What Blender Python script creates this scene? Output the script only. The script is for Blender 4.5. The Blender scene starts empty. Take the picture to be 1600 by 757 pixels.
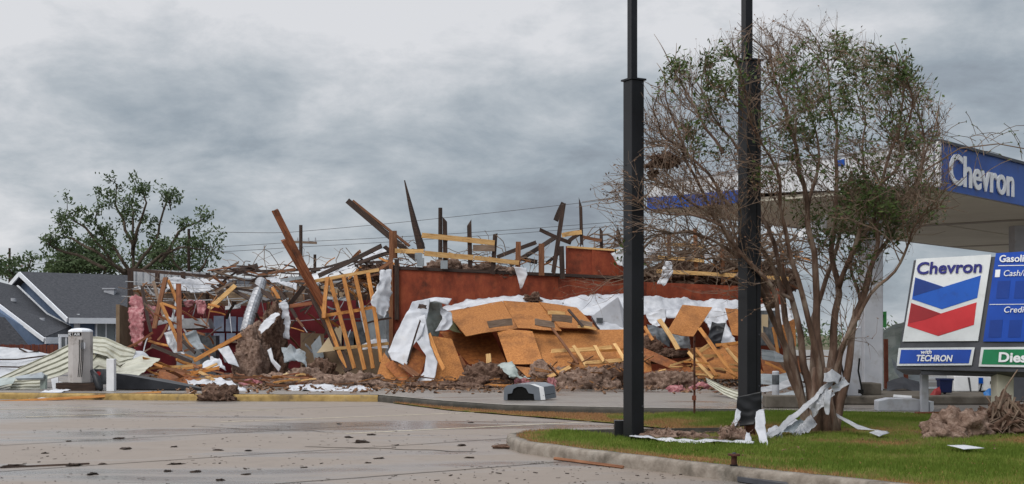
import bpy, bmesh, math, random
import numpy as np
from mathutils import Vector, Matrix, noise, Euler
R = math.radians
rnd = random.Random(7)
scene = bpy.context.scene
COL = scene.collection

# ---------------------------------------------------------------- camera
EYE = 1.6
F = 2000.0
cd = bpy.data.cameras.new('camera'); cam = bpy.data.objects.new('camera', cd); COL.objects.link(cam)
cam.location = (0, 0, EYE); cam.rotation_euler = (R(90), 0, 0)
cd.sensor_fit = 'HORIZONTAL'; cd.sensor_width = 36; cd.lens = 36 * F / 1600
cd.shift_y = 144.5 / 1600; cd.clip_end = 5000; cd.clip_start = 0.1
scene.camera = cam

# ---------------------------------------------------------------- world, sun, exposure
SUN_EL, SUN_AZ = 48, 215      # azimuth measured clockwise from +Y
w = bpy.data.worlds.new('World'); scene.world = w; w.use_nodes = True
nt = w.node_tree; nt.nodes.clear()
def N(t, **k):
    n = nt.nodes.new(t)
    for a, b in k.items(): setattr(n, a, b)
    return n
def L(a, b): nt.links.new(a, b)
out = N('ShaderNodeOutputWorld'); sky = N('ShaderNodeTexSky', sky_type='NISHITA')
sky.sun_disc = False; sky.sun_elevation = R(SUN_EL); sky.sun_rotation = R(SUN_AZ)
bs = N('ShaderNodeBackground'); bs.inputs[1].default_value = 0.06; L(sky.outputs[0], bs.inputs[0])
tc = N('ShaderNodeTexCoord'); sx = N('ShaderNodeSeparateXYZ'); L(tc.outputs['Generated'], sx.inputs[0])
def mth(op, a, b=None, clamp=False):
    n = N('ShaderNodeMath', operation=op, use_clamp=clamp)
    for i, v in enumerate((a, b)):
        if v is None: continue
        if isinstance(v, (int, float)): n.inputs[i].default_value = v
        else: L(v, n.inputs[i])
    return n.outputs[0]
zc = mth('MAXIMUM', sx.outputs[2], 0.0)
zz = mth('ADD', zc, 0.34)
cx = N('ShaderNodeCombineXYZ'); L(mth('DIVIDE', sx.outputs[0], zz), cx.inputs[0]); L(mth('DIVIDE', sx.outputs[1], zz), cx.inputs[1])
cx.inputs[2].default_value = 5.3
def nz(scale, detail, rough, dist=0.0, off=0.0):
    mp = N('ShaderNodeMapping'); mp.inputs[1].default_value = (off, off * .7, 0); L(cx.outputs[0], mp.inputs[0])
    n = N('ShaderNodeTexNoise'); n.inputs['Scale'].default_value = scale; n.inputs['Detail'].default_value = detail
    n.inputs['Roughness'].default_value = rough; n.inputs['Distortion'].default_value = dist; L(mp.outputs[0], n.inputs[0]); return n.outputs[0]
big = nz(1.9, 3, .5, 0, 3.4); fine = nz(5.2, 10, .62, .2, 9.0)
dens = mth('ADD', mth('MULTIPLY', big, .5), mth('MULTIPLY', fine, .5))
# height profile: pale near the horizon, dark belt above it, bright broken cloud higher up
pr = N('ShaderNodeValToRGB'); L(mth('MULTIPLY', zc, 3.2, True), pr.inputs[0])
cr = pr.color_ramp; cr.interpolation = 'EASE'
stops = [(0, (.60, .60, .60)), (.10, (.58, .58, .58)), (.22, (.46, .46, .46)), (.40, (.47, .47, .47)), (.56, (.58, .58, .58)), (.74, (.80, .80, .80)), (1, (.95, .95, .95))]
while len(cr.elements) < len(stops): cr.elements.new(.5)
for e, (p, c) in zip(cr.elements, stops): e.position = p; e.color = (*c, 1)
side_ = mth('MULTIPLY', mth('MULTIPLY', sx.outputs[0], zc), -2.4)
tone = mth('ADD', mth('ADD', pr.outputs[0], side_), mth('MULTIPLY', mth('SUBTRACT', dens, .485), 1.85))
rp = N('ShaderNodeValToRGB'); L(tone, rp.inputs[0]); cr = rp.color_ramp
stops = [(0, (.22, .25, .29)), (.25, (.275, .31, .36)), (.42, (.365, .42, .475)), (.60, (.52, .565, .61)), (.85, (.80, .81, .84))]
while len(cr.elements) < len(stops): cr.elements.new(.5)
for e, (p, c) in zip(cr.elements, stops): e.position = p; e.color = (*c, 1)
bc = N('ShaderNodeBackground'); L(rp.outputs[0], bc.inputs[0])
zen = N('ShaderNodeMapRange', clamp=True); L(sx.outputs[2], zen.inputs[0])
zen.inputs[1].default_value = .28; zen.inputs[2].default_value = .9; zen.inputs[3].default_value = .93; zen.inputs[4].default_value = 2.4
L(zen.outputs[0], bc.inputs[1])
mx = N('ShaderNodeMixShader'); mx.inputs[0].default_value = .93; L(bs.outputs[0], mx.inputs[1]); L(bc.outputs[0], mx.inputs[2]); L(mx.outputs[0], out.inputs[0])
sd = bpy.data.lights.new('sun', 'SUN'); sd.energy = 1.3; sd.angle = R(25); sd.color = (1, .97, .92)
so = bpy.data.objects.new('sun', sd); COL.objects.link(so)
az = R(SUN_AZ); dv = Vector((math.sin(az) * math.cos(R(SUN_EL)), math.cos(az) * math.cos(R(SUN_EL)), math.sin(R(SUN_EL))))
so.rotation_euler = dv.to_track_quat('Z', 'Y').to_euler()
scene.view_settings.view_transform = 'Standard'; scene.view_settings.look = 'None'
scene.view_settings.exposure = 0.0; scene.view_settings.gamma = 1

# ---------------------------------------------------------------- helpers
def P(x, y, Y): return Vector(((x - 800) * Y / F, Y, EYE + (523 - y) * Y / F))
def G(x, y, z=0.0):
    Y = (EYE - z) * F / (y - 523); return Vector(((x - 800) * Y / F, Y, z))
SZ = 0.16                                   # height of the station forecourt above the car park

class MB:
    def __init__(s): s.v = []; s.f = []
    def add(s, vs, fs):
        o = len(s.v); s.v += [Vector(p) for p in vs]; s.f += [tuple(o + i for i in f) for f in fs]; return s
    def box(s, c, d, rot=None, taper=1.0):
        c = Vector(c); vs = []
        for z in (-1, 1):
            for y in (-1, 1):
                for x in (-1, 1):
                    k = taper if z > 0 else 1
                    p = Vector((x * d[0] / 2 * k, y * d[1] / 2 * k, z * d[2] / 2))
                    if rot is not None: p = rot @ p
                    vs.append(c + p)
        return s.add(vs, [(0, 2, 3, 1), (4, 5, 7, 6), (0, 1, 5, 4), (2, 6, 7, 3), (0, 4, 6, 2), (1, 3, 7, 5)])
    def beam(s, a, b, wd, th, up=(0, 0, 1)):
        a, b = Vector(a), Vector(b); x = (b - a); l = x.length; x.normalize(); u = Vector(up)
        if abs(x.dot(u)) > .95: u = Vector((1, 0, 0))
        y = u.cross(x).normalized(); z = x.cross(y)
        m = Matrix((x, y, z)).transposed()
        return s.box((a + b) / 2, (l, wd, th), m)
    def tube(s, pts, rad, n=6, cap=True):
        pts = [Vector(p) for p in pts]; k = len(pts)
        if not hasattr(rad, '__len__'): rad = [rad] * k
        vs = []; ref = None
        for i, p in enumerate(pts):
            t = (pts[min(i + 1, k - 1)] - pts[max(i - 1, 0)])
            if t.length < 1e-9: t = Vector((0, 0, 1))
            t.normalize()
            if ref is None:
                ref = t.orthogonal().normalized()
            else:
                ref = ref - t * ref.dot(t)
                ref = ref.normalized() if ref.length > 1e-6 else t.orthogonal().normalized()
            b = t.cross(ref)
            for j in range(n):
                a = 2 * math.pi * j / n; vs.append(p + (ref * math.cos(a) + b * math.sin(a)) * rad[i])
        fs = []
        for i in range(k - 1):
            for j in range(n):
                fs.append((i * n + j, i * n + (j + 1) % n, (i + 1) * n + (j + 1) % n, (i + 1) * n + j))
        if cap: fs += [tuple(range(n))[::-1], tuple((k - 1) * n + j for j in range(n))]
        return s.add(vs, fs)
    def prism(s, poly, vec):
        """closed polygon (3D points) pushed along vec"""
        n = len(poly); vec = Vector(vec)
        vs = [Vector(p) for p in poly] + [Vector(p) + vec for p in poly]
        fs = [tuple(range(n))[::-1], tuple(range(n, 2 * n))] + [(i, (i + 1) % n, n + (i + 1) % n, n + i) for i in range(n)]
        return s.add(vs, fs)
    def slab(s, poly, th):
        poly = [Vector(p) for p in poly]; n = Vector((0, 0, 0))
        for i in range(len(poly)): n += poly[i].cross(poly[(i + 1) % len(poly)])
        n.normalize(); return s.prism([p - n * th / 2 for p in poly], n * th)
    def grid(s, fn, nx, ny):
        vs = [fn(i / nx, j / ny) for j in range(ny + 1) for i in range(nx + 1)]
        return s.add(vs, [(j * (nx + 1) + i, j * (nx + 1) + i + 1, (j + 1) * (nx + 1) + i + 1, (j + 1) * (nx + 1) + i) for j in range(ny) for i in range(nx)])

def setmesh(me, v, f):
    me.from_pydata([tuple(p) for p in v], [], f); me.update()

def tag(o, label=None, cat=None, group=None, kind=None):
    if label: o['label'] = label
    if cat: o['category'] = cat
    if group: o['group'] = group
    if kind: o['kind'] = kind
    return o

def build(mb, name, mat, parent=None, label=None, cat=None, group=None, kind=None, smooth=False, solid=0, bevel=0, at0=False, recalc=True):
    if parent is None and not at0:
        xs = [p.x for p in mb.v]; ys = [p.y for p in mb.v]; zs = [p.z for p in mb.v]
        loc = Vector(((min(xs) + max(xs)) / 2, (min(ys) + max(ys)) / 2, min(zs)))
    elif parent is not None:
        loc = Vector((0, 0, 0)); q = parent
        while q is not None: loc = loc + q.location; q = q.parent
    else: loc = Vector((0, 0, 0))
    me = bpy.data.meshes.new(name); setmesh(me, [p - loc for p in mb.v], mb.f)
    if recalc:
        bm = bmesh.new(); bm.from_mesh(me); bmesh.ops.recalc_face_normals(bm, faces=bm.faces); bm.to_mesh(me); bm.free()
    me.materials.append(mat)
    if smooth: me.polygons.foreach_set('use_smooth', [True] * len(me.polygons))
    o = bpy.data.objects.new(name, me); COL.objects.link(o)
    if parent is None: o.location = loc
    else: o.parent = parent
    if solid:
        m = o.modifiers.new('thickness', 'SOLIDIFY'); m.thickness = solid; m.offset = 0
    if bevel:
        m = o.modifiers.new('edge', 'BEVEL'); m.width = bevel; m.segments = 2; m.limit_method = 'ANGLE'; m.angle_limit = R(40)
    tag(o, label, cat, group, kind); return o

def empty(name, loc, label, cat, group=None):
    o = bpy.data.objects.new(name, None); o.empty_display_size = .2; COL.objects.link(o); o.location = Vector(loc)
    return tag(o, label, cat, group)

def plank(a, b, wd, th, name, mat, parent=None, label=None, cat=None, group=None, spike=0.0, bow=0.0, face=None, seg=4, kind=None):
    """a board from a to b; local X runs along the grain. wd is the width of its broad face, which is turned to `face`"""
    a, b = Vector(a), Vector(b); x = b - a; l = x.length; x.normalize()
    fz = Vector(face) if face is not None else Vector((rnd.uniform(-.4, .4), -1, rnd.uniform(-.1, .5)))
    y = fz.cross(x)
    if y.length < 1e-3: y = Vector((0, 0, 1)).cross(x)
    y.normalize(); z = x.cross(y)
    mb = MB(); vs = []
    bw = rnd.uniform(-1, 1) * bow
    for i in range(seg + 1):
        t = i / seg
        for (cy, cz) in ((-1, -1), (1, -1), (1, 1), (-1, 1)):
            px = -l / 2 + l * t
            if spike and i in (0, seg): px += (rnd.uniform(-1, .3) if i else rnd.uniform(-.3, 1)) * spike
            vs.append(Vector((px, cy * wd / 2 + bw * math.sin(t * math.pi), cz * th / 2 + bw * .3 * math.sin(t * math.pi))))
    fs = [(0, 3, 2, 1), (seg * 4, seg * 4 + 1, seg * 4 + 2, seg * 4 + 3)]
    for i in range(seg):
        for j in range(4): fs.append((i * 4 + j, i * 4 + (j + 1) % 4, i * 4 + 4 + (j + 1) % 4, i * 4 + 4 + j))
    me = bpy.data.meshes.new(name); setmesh(me, vs, fs); me.materials.append(mat)
    o = bpy.data.objects.new(name, me); COL.objects.link(o)
    m = Matrix((x, y, z)).transposed().to_4x4(); m.translation = (a + b) / 2
    if parent is not None:
        q = parent; loc = Vector((0, 0, 0))
        while q is not None: loc = loc + q.location; q = q.parent
        m.translation = m.translation - loc; o.parent = parent
    o.matrix_local = m
    tag(o, label, cat, group, kind); return o

def board(p, q, wpx, name, mat, **k):
    """p, q = (pixel x, pixel y, distance); wpx = broad face in photo pixels"""
    a, b = P(*p), P(*q); wd = wpx * (a.y + b.y) / 2 / F
    th = k.pop('th', min(.045, wd * .5))
    return plank(a, b, wd, th, name, mat, **k)

def panel(c, name, mat, th=.015, nx=10, ny=6, warp=.02, jag=0.0, seed=0, **k):
    """sheet through 4 corners (pixel, pixel, distance), local XY in its own plane"""
    c = [P(*q) for q in c]; o0 = sum(c, Vector()) / 4
    x = (c[1] - c[0] + c[2] - c[3]).normalized(); n = x.cross(c[3] - c[0] + c[2] - c[1]).normalized(); y = n.cross(x)
    M3 = Matrix((x, y, n)).transposed(); Mi = M3.inverted(); cc = [Mi @ (q - o0) for q in c]
    vs = []
    for side in (1, -1):
        for j in range(ny + 1):
            for i in range(nx + 1):
                u, v = i / nx, j / ny
                p = cc[0] * (1 - u) * (1 - v) + cc[1] * u * (1 - v) + cc[2] * u * v + cc[3] * (1 - u) * v
                e = i in (0, nx) or j in (0, ny)
                q = Vector((u * 2.3 + seed * 3.7, v * 2.1 + seed, seed * 1.3))
                p = p + Vector((0, 0, noise.noise(q) * warp * .45 + side * th / 2))
                if e and jag:
                    r = noise.noise(Vector((i * 1.7 + seed, j * 1.9, 7.7))) * jag
                    d = (Vector((0, 0, 0)) - p); d.z = 0; p = p + d.normalized() * abs(r)
                vs.append(p)
    W = nx + 1; K = W * (ny + 1); fs = []
    for j in range(ny):
        for i in range(nx):
            a = j * W + i; fs.append((a, a + 1, a + W + 1, a + W)); fs.append((K + a, K + a + W, K + a + W + 1, K + a + 1))
    ring = [i for i in range(W)] + [j * W + nx for j in range(1, ny + 1)] + [ny * W + i for i in range(nx - 1, -1, -1)] + [j * W for j in range(ny - 1, 0, -1)]
    for i in range(len(ring)):
        a, b = ring[i], ring[(i + 1) % len(ring)]; fs.append((a, K + a, K + b, b))
    me = bpy.data.meshes.new(name); setmesh(me, vs, fs); me.materials.append(mat)
    o = bpy.data.objects.new(name, me); COL.objects.link(o); m = M3.to_4x4(); m.translation = o0
    par = k.pop('parent', None)
    if par is not None: m.translation = m.translation - par.location; o.parent = par
    o.matrix_local = m; tag(o, k.get('label'), k.get('cat'), k.get('group')); return o

def polyat(line, t):
    if len(line) == 1: return line[0]
    s = t * (len(line) - 1); i = min(int(s), len(line) - 2); f = s - i
    return line[i].lerp(line[i + 1], f)

def loft(A, B, name, mat, nu=40, nv=16, amp=.06, freq=2.0, rib=0, ribamp=.02, th=.006, seed=0, sag=0.0, crease=.5, parent=None, edge=0.0, smooth=True, **k):
    """crumpled sheet between two pixel polylines A and B ((x, y, distance) points)"""
    A = [P(*q) for q in A]; B = [P(*q) for q in B]; mb = MB()
    nrm = (polyat(A, 1) - polyat(A, 0)).cross(polyat(B, .5) - polyat(A, .5))
    nrm = nrm.normalized() if nrm.length > 1e-6 else Vector((0, -1, 0))
    def fn(u, v):
        p = polyat(A, u).lerp(polyat(B, u), v)
        q = p * freq + Vector((seed * 5.1, seed * 2.3, seed))
        d = noise.noise(q) * amp + crease * amp * (1 - 2 * abs(noise.noise(q * 2.3 + Vector((9, 3, 1))))) * .9 + noise.noise(q * 5) * amp * .07
        p = p + nrm * d + Vector((0, 0, -sag * math.sin(v * math.pi)))
        if rib: p = p + nrm * ribamp * (1 if math.sin(v * rib * 2 * math.pi) > .55 else 0)
        if edge and (u in (0, 1) or v in (0, 1)):
            p = p + noise.noise_vector(p * 9 + Vector((seed, 0, 0))) * edge
        return p
    mb.grid(fn, nu, nv)
    return build(mb, name, mat, parent, smooth=smooth, solid=th, recalc=False, **k)

def heap(c, size, name, mat, seed=0, n=46, amp=.35, fuzz=60, flat=True, parent=None, freq=1.0, rot=0.0, **k):
    """lumpy mound of loose stuff with loose strands, size = half extents"""
    bm = bmesh.new(); bmesh.ops.create_icosphere(bm, subdivisions=5 if n > 40 else 4, radius=1)
    c = Vector(c); s = Vector(size); mb = MB(); rm = Matrix.Rotation(rot, 3, 'Z'); pts = []
    so_ = Vector((seed * 7.3, seed * 1.9, -seed * 3.1))
    for v in bm.verts:
        d = v.co.normalized(); q = d * 1.6 * freq + so_; q2 = Vector((d.x * s.x, d.y * s.y, d.z * s.z)) * 3.2 + so_; q2 = q2 + noise.noise_vector(q2 * .6) * .8
        r = 1 + amp * noise.noise(q) * 1.3 + amp * .75 * (.4 - abs(noise.noise(q * 2.3)))
        ab = min(.16, min(s.x, s.z) * .5)
        f_ = (.45 - 1.6 * abs(noise.noise(Vector((q2.x, q2.y, q2.z * 2.2))))) * ab * .9 + (.4 - 1.5 * abs(noise.noise(q2 * 2.7))) * ab * .5 + noise.noise(q2 * 6.5) * ab * .38
        p = Vector((d.x * s.x * r, d.y * s.y * r, d.z * s.z * r)) + d * f_
        if flat and p.z < 0: p.z *= .25
        pts.append(c + rm @ p)
    mb.add(pts, [tuple(v.index for v in f.verts) for f in bm.faces]); bm.free()
    rr = random.Random(seed + 11)
    for i in range(int(fuzz * .45)):
        p = rr.choice(pts)
        if p.z < c.z - .02: continue
        d = (p - c).normalized(); q = p - d * .03; path = [q]
        dd = (d * .7 + Vector((rr.uniform(-1, 1), rr.uniform(-1, 1), rr.uniform(-.7, .7)))).normalized()
        st = rr.uniform(.03, .09)
        for _ in range(3):
            q = q + dd * st; path.append(q); dd = (dd + Vector((rr.uniform(-.6, .6), rr.uniform(-.6, .6), rr.uniform(-.8, .2)))).normalized()
        mb.tube(path, [.008, .006, .005, .003], 3, False)
    if fuzz > 50:
        for i in range(int(fuzz * 2.2)):
            p = rr.choice(pts)
            if flat and p.z < c.z: continue
            d = (p - c).normalized(); u = Vector((rr.uniform(-1, 1), rr.uniform(-1, 1), rr.uniform(-1, 1))).normalized(); w_ = (u.cross(d)).normalized(); z_ = rr.uniform(.015, .05) * min(1.5, .6 + s.x)
            o_ = p + d * rr.uniform(-.02, .03); mb.add([o_ - u * z_, o_ + w_ * z_ * .7 + d * z_ * .3, o_ + u * z_ * 1.2 + d * z_ * .1, o_ - w_ * z_ * .5], [(0, 1, 2), (0, 2, 3)])
    return build(mb, name, mat, parent, smooth=True, recalc=False, **k)

# ---------------------------------------------------------------- materials
def mat(name, stops, scale=3.0, stretch=(1, 1, 1), rough=.8, bump=.2, bscale=None, metal=0.0, detail=6, nrough=.6, dirt=None, spec=.3, rvar=0.0, world=False, emit=None, trans=0.0, seams=None, perobj=0.0, bdist=.02):
    m = bpy.data.materials.new(name); m.use_nodes = True; t = m.node_tree; nd = t.nodes; lk = t.links
    b = nd['Principled BSDF']; b.inputs['Roughness'].default_value = rough; b.inputs['Metallic'].default_value = metal
    b.inputs['Specular IOR Level'].default_value = spec
    tcn = nd.new('ShaderNodeTexCoord'); mp = nd.new('ShaderNodeMapping'); mp.inputs['Scale'].default_value = stretch
    if world:
        g = nd.new('ShaderNodeNewGeometry'); lk.new(g.outputs['Position'], mp.inputs[0])
        base = g.outputs['Position']
    else:
        oi = nd.new('ShaderNodeObjectInfo'); ad = nd.new('ShaderNodeVectorMath'); ad.operation = 'ADD'
        sc = nd.new('ShaderNodeVectorMath'); sc.operation = 'SCALE'; cxx = nd.new('ShaderNodeCombineXYZ')
        for i in range(3): lk.new(oi.outputs['Random'], cxx.inputs[i])
        lk.new(cxx.outputs[0], sc.inputs[0]); sc.inputs['Scale'].default_value = 37.0
        lk.new(tcn.outputs['Object'], ad.inputs[0]); lk.new(sc.outputs[0], ad.inputs[1]); lk.new(ad.outputs[0], mp.inputs[0])
        base = ad.outputs[0]
    n = nd.new('ShaderNodeTexNoise'); n.inputs['Scale'].default_value = scale; n.inputs['Detail'].default_value = detail; n.inputs['Roughness'].default_value = nrough
    lk.new(mp.outputs[0], n.inputs[0])
    r = nd.new('ShaderNodeValToRGB'); lk.new(n.outputs[0], r.inputs[0])
    if len(stops) == 2: ps = (.35, .65)
    elif len(stops) == 3: ps = (.32, .5, .68)
    else: ps = (.28, .43, .57, .72)
    while len(r.color_ramp.elements) < len(stops): r.color_ramp.elements.new(.5)
    for e, p, c in zip(r.color_ramp.elements, ps, stops): e.position = p; e.color = (*c, 1)
    col = r.outputs[0]
    if dirt:      # (colour, scale, threshold, width)
        n2 = nd.new('ShaderNodeTexNoise'); n2.inputs['Scale'].default_value = dirt[1]; n2.inputs['Detail'].default_value = 8; n2.inputs['Roughness'].default_value = .65
        lk.new(base, n2.inputs[0]); mr = nd.new('ShaderNodeMapRange'); lk.new(n2.outputs[0], mr.inputs[0])
        mr.inputs[1].default_value = dirt[2]; mr.inputs[2].default_value = dirt[2] + dirt[3]
        mxn = nd.new('ShaderNodeMix'); mxn.data_type = 'RGBA'; lk.new(mr.outputs[0], mxn.inputs[0]); lk.new(col, mxn.inputs[6]); mxn.inputs[7].default_value = (*dirt[0], 1)
        col = mxn.outputs[2]
    if perobj:
        oi2 = nd.new('ShaderNodeObjectInfo'); mr2 = nd.new('ShaderNodeMapRange'); lk.new(oi2.outputs['Random'], mr2.inputs[0])
        mr2.inputs[3].default_value = 1 - perobj; mr2.inputs[4].default_value = 1 + perobj * .6
        hs = nd.new('ShaderNodeHueSaturation'); lk.new(mr2.outputs[0], hs.inputs['Value']); lk.new(col, hs.inputs['Color']); col = hs.outputs[0]
    lk.new(col, b.inputs['Base Color'])
    if rvar:
        mr = nd.new('ShaderNodeMapRange'); lk.new(n.outputs[0], mr.inputs[0]); mr.inputs[1].default_value = .3; mr.inputs[2].default_value = .7
        mr.inputs[3].default_value = rough - rvar; mr.inputs[4].default_value = rough + rvar; lk.new(mr.outputs[0], b.inputs['Roughness'])
    if bump:
        bn = nd.new('ShaderNodeTexNoise'); bn.inputs['Scale'].default_value = bscale or scale * 4; bn.inputs['Detail'].default_value = 5; lk.new(mp.outputs[0], bn.inputs[0])
        bp = nd.new('ShaderNodeBump'); bp.inputs['Strength'].default_value = bump; bp.inputs['Distance'].default_value = bdist; lk.new(bn.outputs[0], bp.inputs['Height']); lk.new(bp.outputs[0], b.inputs['Normal'])
    if trans:
        tr = nd.new('ShaderNodeBsdfTranslucent'); lk.new(col, tr.inputs[0]); ms = nd.new('ShaderNodeMixShader'); ms.inputs[0].default_value = trans
        lk.new(b.outputs[0], ms.inputs[1]); lk.new(tr.outputs[0], ms.inputs[2]); lk.new(ms.outputs[0], nd['Material Output'].inputs[0])
    return m
M = {}
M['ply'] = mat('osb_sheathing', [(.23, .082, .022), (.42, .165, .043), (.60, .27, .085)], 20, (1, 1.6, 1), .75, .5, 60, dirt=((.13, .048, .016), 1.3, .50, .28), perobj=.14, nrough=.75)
M['plydark'] = mat('dark_and_shaded_sheathing', [(.16, .048, .013), (.28, .09, .022), (.40, .145, .036)], 8, (1, 1.4, 1), .7, .35, 40, dirt=((.085, .03, .012), 1.2, .50, .2), perobj=.14, nrough=.75)  # brown sheathing; also puts shade into the colour of the sheet in the hollow
M['redply'] = mat('red_stained_sheathing', [(.155, .030, .014), (.25, .050, .021), (.34, .080, .032)], 2.6, (1, 1, .6), .7, .3, 30, dirt=((.055, .018, .010), 1.5, .53, .2), nrough=.7)
M['lumber'] = mat('yellow_pine', [(.42, .22, .075), (.60, .36, .14), (.72, .47, .21)], 4, (.7, 9, 9), .7, .2, 10, perobj=.22, dirt=((.26, .14, .06), 2.5, .56, .15))
M['orange'] = mat('orange_pine', [(.31, .115, .026), (.50, .21, .055), (.60, .29, .085)], 4, (.7, 9, 9), .7, .2, 10, perobj=.2, dirt=((.17, .065, .024), 2.5, .56, .15))
M['brown'] = mat('brown_timber', [(.115, .045, .022), (.20, .085, .04), (.28, .13, .065)], 4, (.6, 9, 9), .8, .3, 10, perobj=.25)
M['dark'] = mat('dark_wet_timber', [(.022, .013, .010), (.045, .026, .019), (.085, .050, .036)], 4, (.6, 9, 9), .7, .3, 10, perobj=.3)
M['grey_wood'] = mat('grey_weathered_board', [(.11, .075, .052), (.18, .125, .09), (.27, .20, .15)], 5, (.7, 9, 9), .85, .3, 10, perobj=.15)
M['redbeam'] = mat('reddish_beam', [(.115, .035, .015), (.20, .065, .026), (.29, .11, .048)], 4, (.6, 9, 9), .7, .25, 10, dirt=((.05, .02, .012), 1.6, .5, .2))
M['white'] = mat('white_membrane', [(.38, .39, .42), (.52, .53, .56), (.62, .63, .66)], 2.2, rough=.55, bump=.12, bscale=5, dirt=((.42, .38, .34), 2.2, .60, .2), bdist=.03)
M['whitem'] = mat('white_metal', [(.34, .35, .37), (.50, .51, .53)], 3, rough=.45, bump=.05, metal=.1, dirt=((.34, .30, .26), 3, .60, .2))
M['tanmetal'] = mat('cream_metal', [(.30, .295, .23), (.42, .41, .33), (.50, .49, .40)], 2, rough=.45, bump=.08, dirt=((.24, .22, .17), 2.2, .52, .22))
M['greymetal'] = mat('grey_metal', [(.22, .25, .27), (.33, .36, .38)], 2, rough=.45, bump=.06, dirt=((.13, .12, .11), 3, .55, .2))
M['greenmetal'] = mat('green_grey_metal', [(.20, .24, .22), (.36, .40, .38)], 2, rough=.45, bump=.06, dirt=((.10, .10, .09), 3, .55, .2))
M['silver'] = mat('silver_duct', [(.24, .245, .26), (.44, .445, .46)], 5, rough=.45, bump=.3, bscale=12, metal=.5)
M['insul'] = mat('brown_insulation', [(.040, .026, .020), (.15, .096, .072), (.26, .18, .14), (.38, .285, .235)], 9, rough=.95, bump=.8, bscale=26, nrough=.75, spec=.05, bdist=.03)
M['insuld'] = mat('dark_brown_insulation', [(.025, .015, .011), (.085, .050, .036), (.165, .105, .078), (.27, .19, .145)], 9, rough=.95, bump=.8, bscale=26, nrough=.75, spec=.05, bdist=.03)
M['pink'] = mat('pink_insulation', [(.22, .075, .085), (.38, .16, .17), (.52, .30, .30)], 8, rough=.95, bump=.7, bscale=25, spec=.05)
M['foam'] = mat('yellow_foam', [(.40, .28, .13), (.62, .48, .27)], 8, rough=.9, bump=.5)
M['redwall'] = mat('red_painted_wall', [(.095, .006, .010), (.135, .010, .015), (.175, .016, .022)], 2, rough=.6, bump=.08, dirt=((.09, .012, .014), 1.5, .56, .2))  # red darkened in colour to stand in for the shade of the room
M['black'] = mat('black_painted_steel', [(.004, .0045, .006), (.008, .0085, .011)], 2, rough=.42, bump=.06, bscale=5, spec=.4, dirt=((.020, .021, .024), 1.5, .55, .2))
M['blacksheet'] = mat('black_sheet', [(.012, .013, .016), (.028, .03, .036)], 2, rough=.45, bump=.1)
M['asph'] = None
M['shingle'] = mat('dark_shingles', [(.030, .032, .038), (.050, .052, .060), (.075, .077, .086)], 9, (1, 1, 3), .9, .4, 30)
M['siding'] = mat('blue_grey_siding', [(.085, .125, .20), (.11, .155, .24)], 3, rough=.7, bump=.1)
M['trim'] = mat('white_trim', [(.66, .68, .72), (.76, .78, .81)], 3, rough=.5, bump=.03)
M['glass'] = mat('window_glass', [(.12, .14, .15), (.22, .24, .25)], 1.5, rough=.12, bump=0, spec=.6)
M['fence'] = mat('red_brown_fence', [(.085, .025, .016), (.15, .045, .028)], 2, (6, 6, .5), .85, .2)
M['bark'] = mat('grey_brown_bark', [(.10, .070, .050), (.19, .14, .10), (.30, .235, .18)], 6, (1, 1, .35), .9, .5, 18, spec=.1)
M['barkp'] = mat('smooth_pinkish_bark', [(.060, .040, .030), (.16, .10, .074), (.34, .27, .215)], 5, (1, 1, .3), .85, .6, 14, spec=.1)
M['darkbark'] = mat('dark_wet_bark', [(.040, .030, .022), (.08, .062, .046), (.13, .105, .08)], 6, (1, 1, .35), .9, .4, 18, spec=.1)
M['twig'] = mat('twigs', [(.13, .090, .066), (.23, .165, .12)], 4, rough=.9, bump=0)
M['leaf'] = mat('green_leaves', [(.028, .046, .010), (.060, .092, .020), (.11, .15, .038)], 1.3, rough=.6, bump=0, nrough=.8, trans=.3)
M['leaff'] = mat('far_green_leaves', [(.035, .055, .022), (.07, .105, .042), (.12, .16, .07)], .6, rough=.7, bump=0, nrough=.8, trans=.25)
M['leafd'] = mat('dead_leaves', [(.10, .050, .028), (.20, .115, .065)], 2, rough=.8, bump=0)
M['blue'] = mat('station_blue', [(.010, .062, .30), (.016, .085, .38)], 1.2, rough=.35, bump=.03, dirt=((.025, .05, .19), 2, .56, .2))
M['canopyw'] = mat('canopy_white', [(.60, .61, .63), (.70, .71, .73)], 1.2, rough=.5, bump=.03)
M['soffit'] = mat('beige_soffit', [(.50, .47, .38), (.58, .55, .46)], .8, rough=.6, bump=.05)
M['soffitj'] = mat('soffit_joint', [(.24, .21, .17), (.30, .265, .215)], 2, rough=.6, bump=.0)
M['letter'] = mat('white_letters', [(.72, .73, .74), (.82, .83, .84)], 4, rough=.4, bump=0)
M['signw'] = mat('sign_white_face', [(.60, .62, .62), (.70, .72, .72)], 2, rough=.3, bump=0, dirt=((.42, .42, .38), 3, .58, .2))
M['signb'] = mat('sign_blue_face', [(.004, .075, .40), (.007, .095, .46)], 2, rough=.3, bump=0, dirt=((.01, .06, .28), 3, .56, .2))
M['signbd'] = mat('sign_dark_blue', [(.004, .030, .18), (.006, .04, .22)], 2, rough=.3, bump=0)
M['signp'] = mat('price_panel_blue', [(.003, .05, .33), (.005, .065, .40)], 2, rough=.3, bump=0)
M['signpd'] = mat('price_digit_blue', [(.003, .035, .23), (.004, .042, .26)], 2, rough=.3, bump=0)
M['navy'] = mat('navy_lettering', [(.012, .012, .14), (.02, .02, .18)], 2, rough=.35, bump=0)
M['signr'] = mat('sign_red_face', [(.50, .018, .024), (.58, .028, .034)], 2, rough=.3, bump=0, dirt=((.32, .02, .025), 3, .56, .2))
M['signrd'] = mat('sign_dark_red', [(.27, .010, .014), (.32, .014, .02)], 2, rough=.3, bump=0)
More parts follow.
